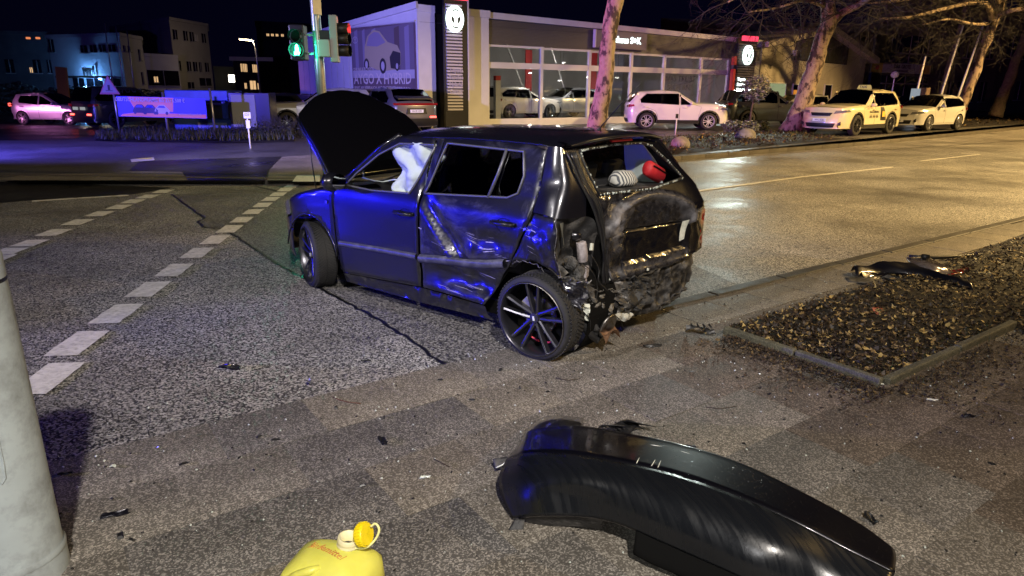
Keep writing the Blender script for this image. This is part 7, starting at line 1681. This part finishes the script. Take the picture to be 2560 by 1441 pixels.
for i, (pts, lb) in enumerate(([[(830, 992), (848, 1000), (872, 1006), (902, 1009)], 'thin reddish twig lying where slabs meet the road'], [[(1764, 1018), (1800, 1022), (1842, 1016)], 'long dark twig on the slabs above the torn bumper'], [[(1390, 945), (1420, 951), (1450, 947)], 'short twig on the slabs under the wrecked rear corner'], [[(1085, 1148), (1105, 1158), (1125, 1168)], 'thin brown twig left of the torn bumper'], [[(1990, 838), (2050, 842), (2090, 832)], 'twig lying among the leaves of the bed'])):
    tag(MB().tube([at(x, y, .016+.004*(k % 2)) for k, (x, y) in enumerate(pts)], .0022, 5).build('twig', mat('red_twig', (.12, .04, .025), .8) if i == 0 else M['twig'], None, True), lb, 'twig')
# larger pieces by the tree bed: torn fender, lamp cluster, trim
P = [at(2135, 684, .03), at(2200, 672, .06), at(2290, 676, .07), at(2370, 700, .06), at(2425, 722, .03)]
fd_ = empty('torn_wing_panel', at(2280, 700), 0, 'torn black body panel with a yellow-lit tip lying across the edge of the leaf bed', 'car part'); fo_ = fd_.location.copy()
loft('skin', [[p-fo_+Vector((.02, .10, .0)) for p in P], [p-fo_+Vector((0, .03, .05)) for p in P], [p-fo_+Vector((-.02, -.06, .02)) for p in P], [p-fo_+Vector((-.03, -.10, -.03)) for p in P]], 30, 12, M['hero'], fd_, thick=.004, disp=lambda p: p+Vector((0, 0, .03*nz(p, 6)+.012*nz(p, 15))))
loft('torn_edge_piece', [[at(2112, 694, .02)-fo_, at(2180, 690, .03)-fo_], [at(2120, 706, .01)-fo_, at(2190, 712, .01)-fo_]], 6, 4, M['liner'], fd_, thick=.004)
for k, (px, py, sx, sy, mk, rz) in enumerate(((2185, 690, .26, .10, 'hero', .3), (2235, 702, .22, .08, 'liner', -.2), (2330, 705, .30, .09, 'hero', -.25))):
    shard('torn_piece', at(px, py, .03)-fo_, (sx, sy, .05), M[mk], seed=60+k, par=fd_, rz=rz)
lc = empty('broken_tail_lamp', at(2340, 668), 0, 'broken tail lamp cluster with chrome bowl and red lens lying by the leaf bed', 'car lamp'); lo_ = lc.location.copy()
loft('lamp_housing', [[at(2265, 648, .10)-lo_, at(2300, 642, .12)-lo_, at(2350, 655, .10)-lo_], [at(2280, 668, .09)-lo_, at(2320, 662, .13)-lo_, at(2370, 672, .09)-lo_], [at(2300, 690, .02)-lo_, at(2335, 690, .05)-lo_, at(2385, 690, .03)-lo_]], 12, 10, mat('smoky_lamp_plastic', (.20, .18, .20), .2, metal=.5, coat=1, var=.5, vs=15), lc, thick=.004, disp=lambda p: p+Vector((0, 0, .015*nz(p, 14))))
loft('red_lens', [[at(2345, 682, .04)-lo_, at(2385, 676, .06)-lo_, at(2422, 670, .06)-lo_], [at(2350, 692, .03)-lo_, at(2390, 686, .05)-lo_, at(2418, 682, .05)-lo_]], 10, 4, M['lampred'], lc, thick=.006)
MB().box(at(2445, 683, .04)-lo_, (.26, .035, .012), -.02).build('circuit_board', mat('pale_circuit_board', (.42, .40, .30), .5), lc)
for k in range(4): MB().box(at(2428+k*13, 683, .048)-lo_, (.025, .02, .004), -.02).build('diode', M['black'], lc)
MB().tube([at(x, y, z)-lo_ for x, y, z in ((2268, 645, .11), (2310, 660, .09), (2360, 668, .07), (2390, 680, .04))], .008, 6).build('bright_edge', M['chrome'], lc, True)
MB().lathe([(.001, 0), (.03, .004), (.045, .03), (.04, .05)], n=14).xf(Matrix.Translation(at(2312, 650, .12)-lo_)).build('bulb_socket', M['black'], lc, True)
o = empty('rubber_strip', at(2380, 640), 0, 'long flat black rubber strip lying along the slab edge', 'car part'); MB().tube([at(x, y, .03)-o.location for x, y in ((2272, 640), (2330, 645), (2420, 640), (2500, 632))], [.015, .02, .018, .01], 6).build('strip', M['rubber'], o, True)
b = MB(); b.lathe([(.001, .012), (.02, .012), (.045, .0), (.065, .012), (.055, .02)], n=14); b.v = [v+Vector((nz(v, 40), nz(v, 40, 3), nz(v, 30, 5)))*.02 for v in b.v]
o = b.build('crumpled_cup', mat('orange_red_plastic', (.55, .16, .08), .6, var=.3, vs=25), None, True); o.location = at(2196, 782, .05); o.rotation_euler = (.3, .2, 0); tag(o, 'small crumpled orange-red cup lying among the leaves', 'litter')
# ------------------------------------------------------------------ yellow jerrycan
jc = empty('jerrycan', at(845, 1441), R(-8), 'translucent yellow jerrycan with an open cap at the bottom edge', 'jerrycan')
J = at(842, 1395, .30); 
jm = mat('yellow_translucent_plastic', (.62, .60, .10), .42, var=.14, vs=7, spec=.5, bump=.1, bs=12); jm.node_tree.nodes['Principled BSDF'].inputs['Subsurface Weight'].default_value = .25; jm.node_tree.nodes['Principled BSDF'].inputs['Subsurface Radius'].default_value = (.05, .05, .01)
jz = .20; c0 = at(838, 1400, jz)
jc.location = (c0.x-.002, c0.y-.045, .0); jc.rotation_euler = (0, 0, R(-14)); jc.scale = (1.28, 1.28, 1.2)
lv = [(.0, .105, .085), (.012, .117, .097), (.12, .119, .099), (.165, .116, .096), (.185, .105, .085), (.205, .082, .066), (.218, .060, .050), (.224, .03, .028)]
vs = []; fs = []; n = 40
for (z, rx, ry) in lv:
    for k in range(n):
        a = 2*math.pi*k/n; e = 5.5 if z < .19 else 3.2
        c_, s_ = math.cos(a), math.sin(a); q = (abs(c_)**e+abs(s_)**e)**(-1/e); vs.append(Vector((rx*q*c_, ry*q*s_, z)))
for i in range(len(lv)-1):
    for k in range(n): fs.append((i*n+k, i*n+(k+1) % n, (i+1)*n+(k+1) % n, (i+1)*n+k))
fs.append(tuple(range((len(lv)-1)*n, len(lv)*n)))
body = mesh_obj('can_body', vs, fs, jm, jc, True)
MB().tube([(-.09, -.075, .17), (-.05, -.07, .195), (-.02, -.062, .207), (.0, -.05, .212)], [.010, .012, .012, .008], 10).build('moulded_handle', jm, jc, True)
nk = MB().lathe([(.026, .0), (.027, .006), (.030, .008), (.030, .013), (.027, .016), (.0295, .020), (.0295, .025), (.0275, .028), (.0275, .034), (.023, .034), (.022, .0)], n=32)
nk.xf(Matrix.Translation((.030, .040, .214)) @ Matrix.Rotation(R(8), 4, 'Y')); nk.build('neck', mat('cream_plastic', (.66, .60, .36), .5, spec=.4), jc, True)
cp = MB().lathe([(.001, -.004), (.028, -.004), (.031, .0), (.031, .018), (.029, .021), (.001, .021)], n=24)
for k in range(24):
    a = k*math.pi/12; cp.box((.0315*math.cos(a), .0315*math.sin(a), .009), (.003, .003, .015), a)
cp.xf(Matrix.Translation((.066, .045, .256)) @ Matrix.Rotation(R(-2), 4, 'Z') @ Matrix.Rotation(R(72), 4, 'Y')); cp.build('cap', mat('yellow_cap', (.75, .58, .01), .35, spec=.5), jc, auto=50)
MB().tube(catmull([(.055, .03, .222), (.085, .035, .226), (.105, .05, .245), (.112, .06, .27), (.10, .065, .283), (.088, .06, .275)], 24), .0032, 8).build('cap_strap', mat('pale_strap', (.66, .66, .28), .5), jc, True)
hwt = text('handwriting', 'Bindemittel', .031, mat('red_marker', (.50, .20, .05), .6), jc, Matrix(), .0006, shear=.25)
def can_top(x, y):
    for (z0, a0, b0), (z1, a1, b1) in zip(lv[::-1], lv[::-1][1:]):
        e = 3.2; f0 = (abs(x)/a0)**e+(abs(y)/b0)**e; f1 = (abs(x)/a1)**e+(abs(y)/b1)**e
        if f0 >= 1 and f1 <= 1:
            t = (f0-1)/(f0-f1+1e-9); return z0+(z1-z0)*t
    return lv[-1][0] if (abs(x)/lv[-1][1])**2.8+(abs(y)/lv[-1][2])**2.8 < 1 else .16
ca, sa = math.cos(R(-17)), math.sin(R(-17))
for v in hwt.data.vertices:
    x, y = v.co.x*.85, v.co.y; X, Y = -.014+ca*x-sa*y, .004+sa*x+ca*y; v.co = (X, Y, can_top(X, Y)+.0015+v.co.z)
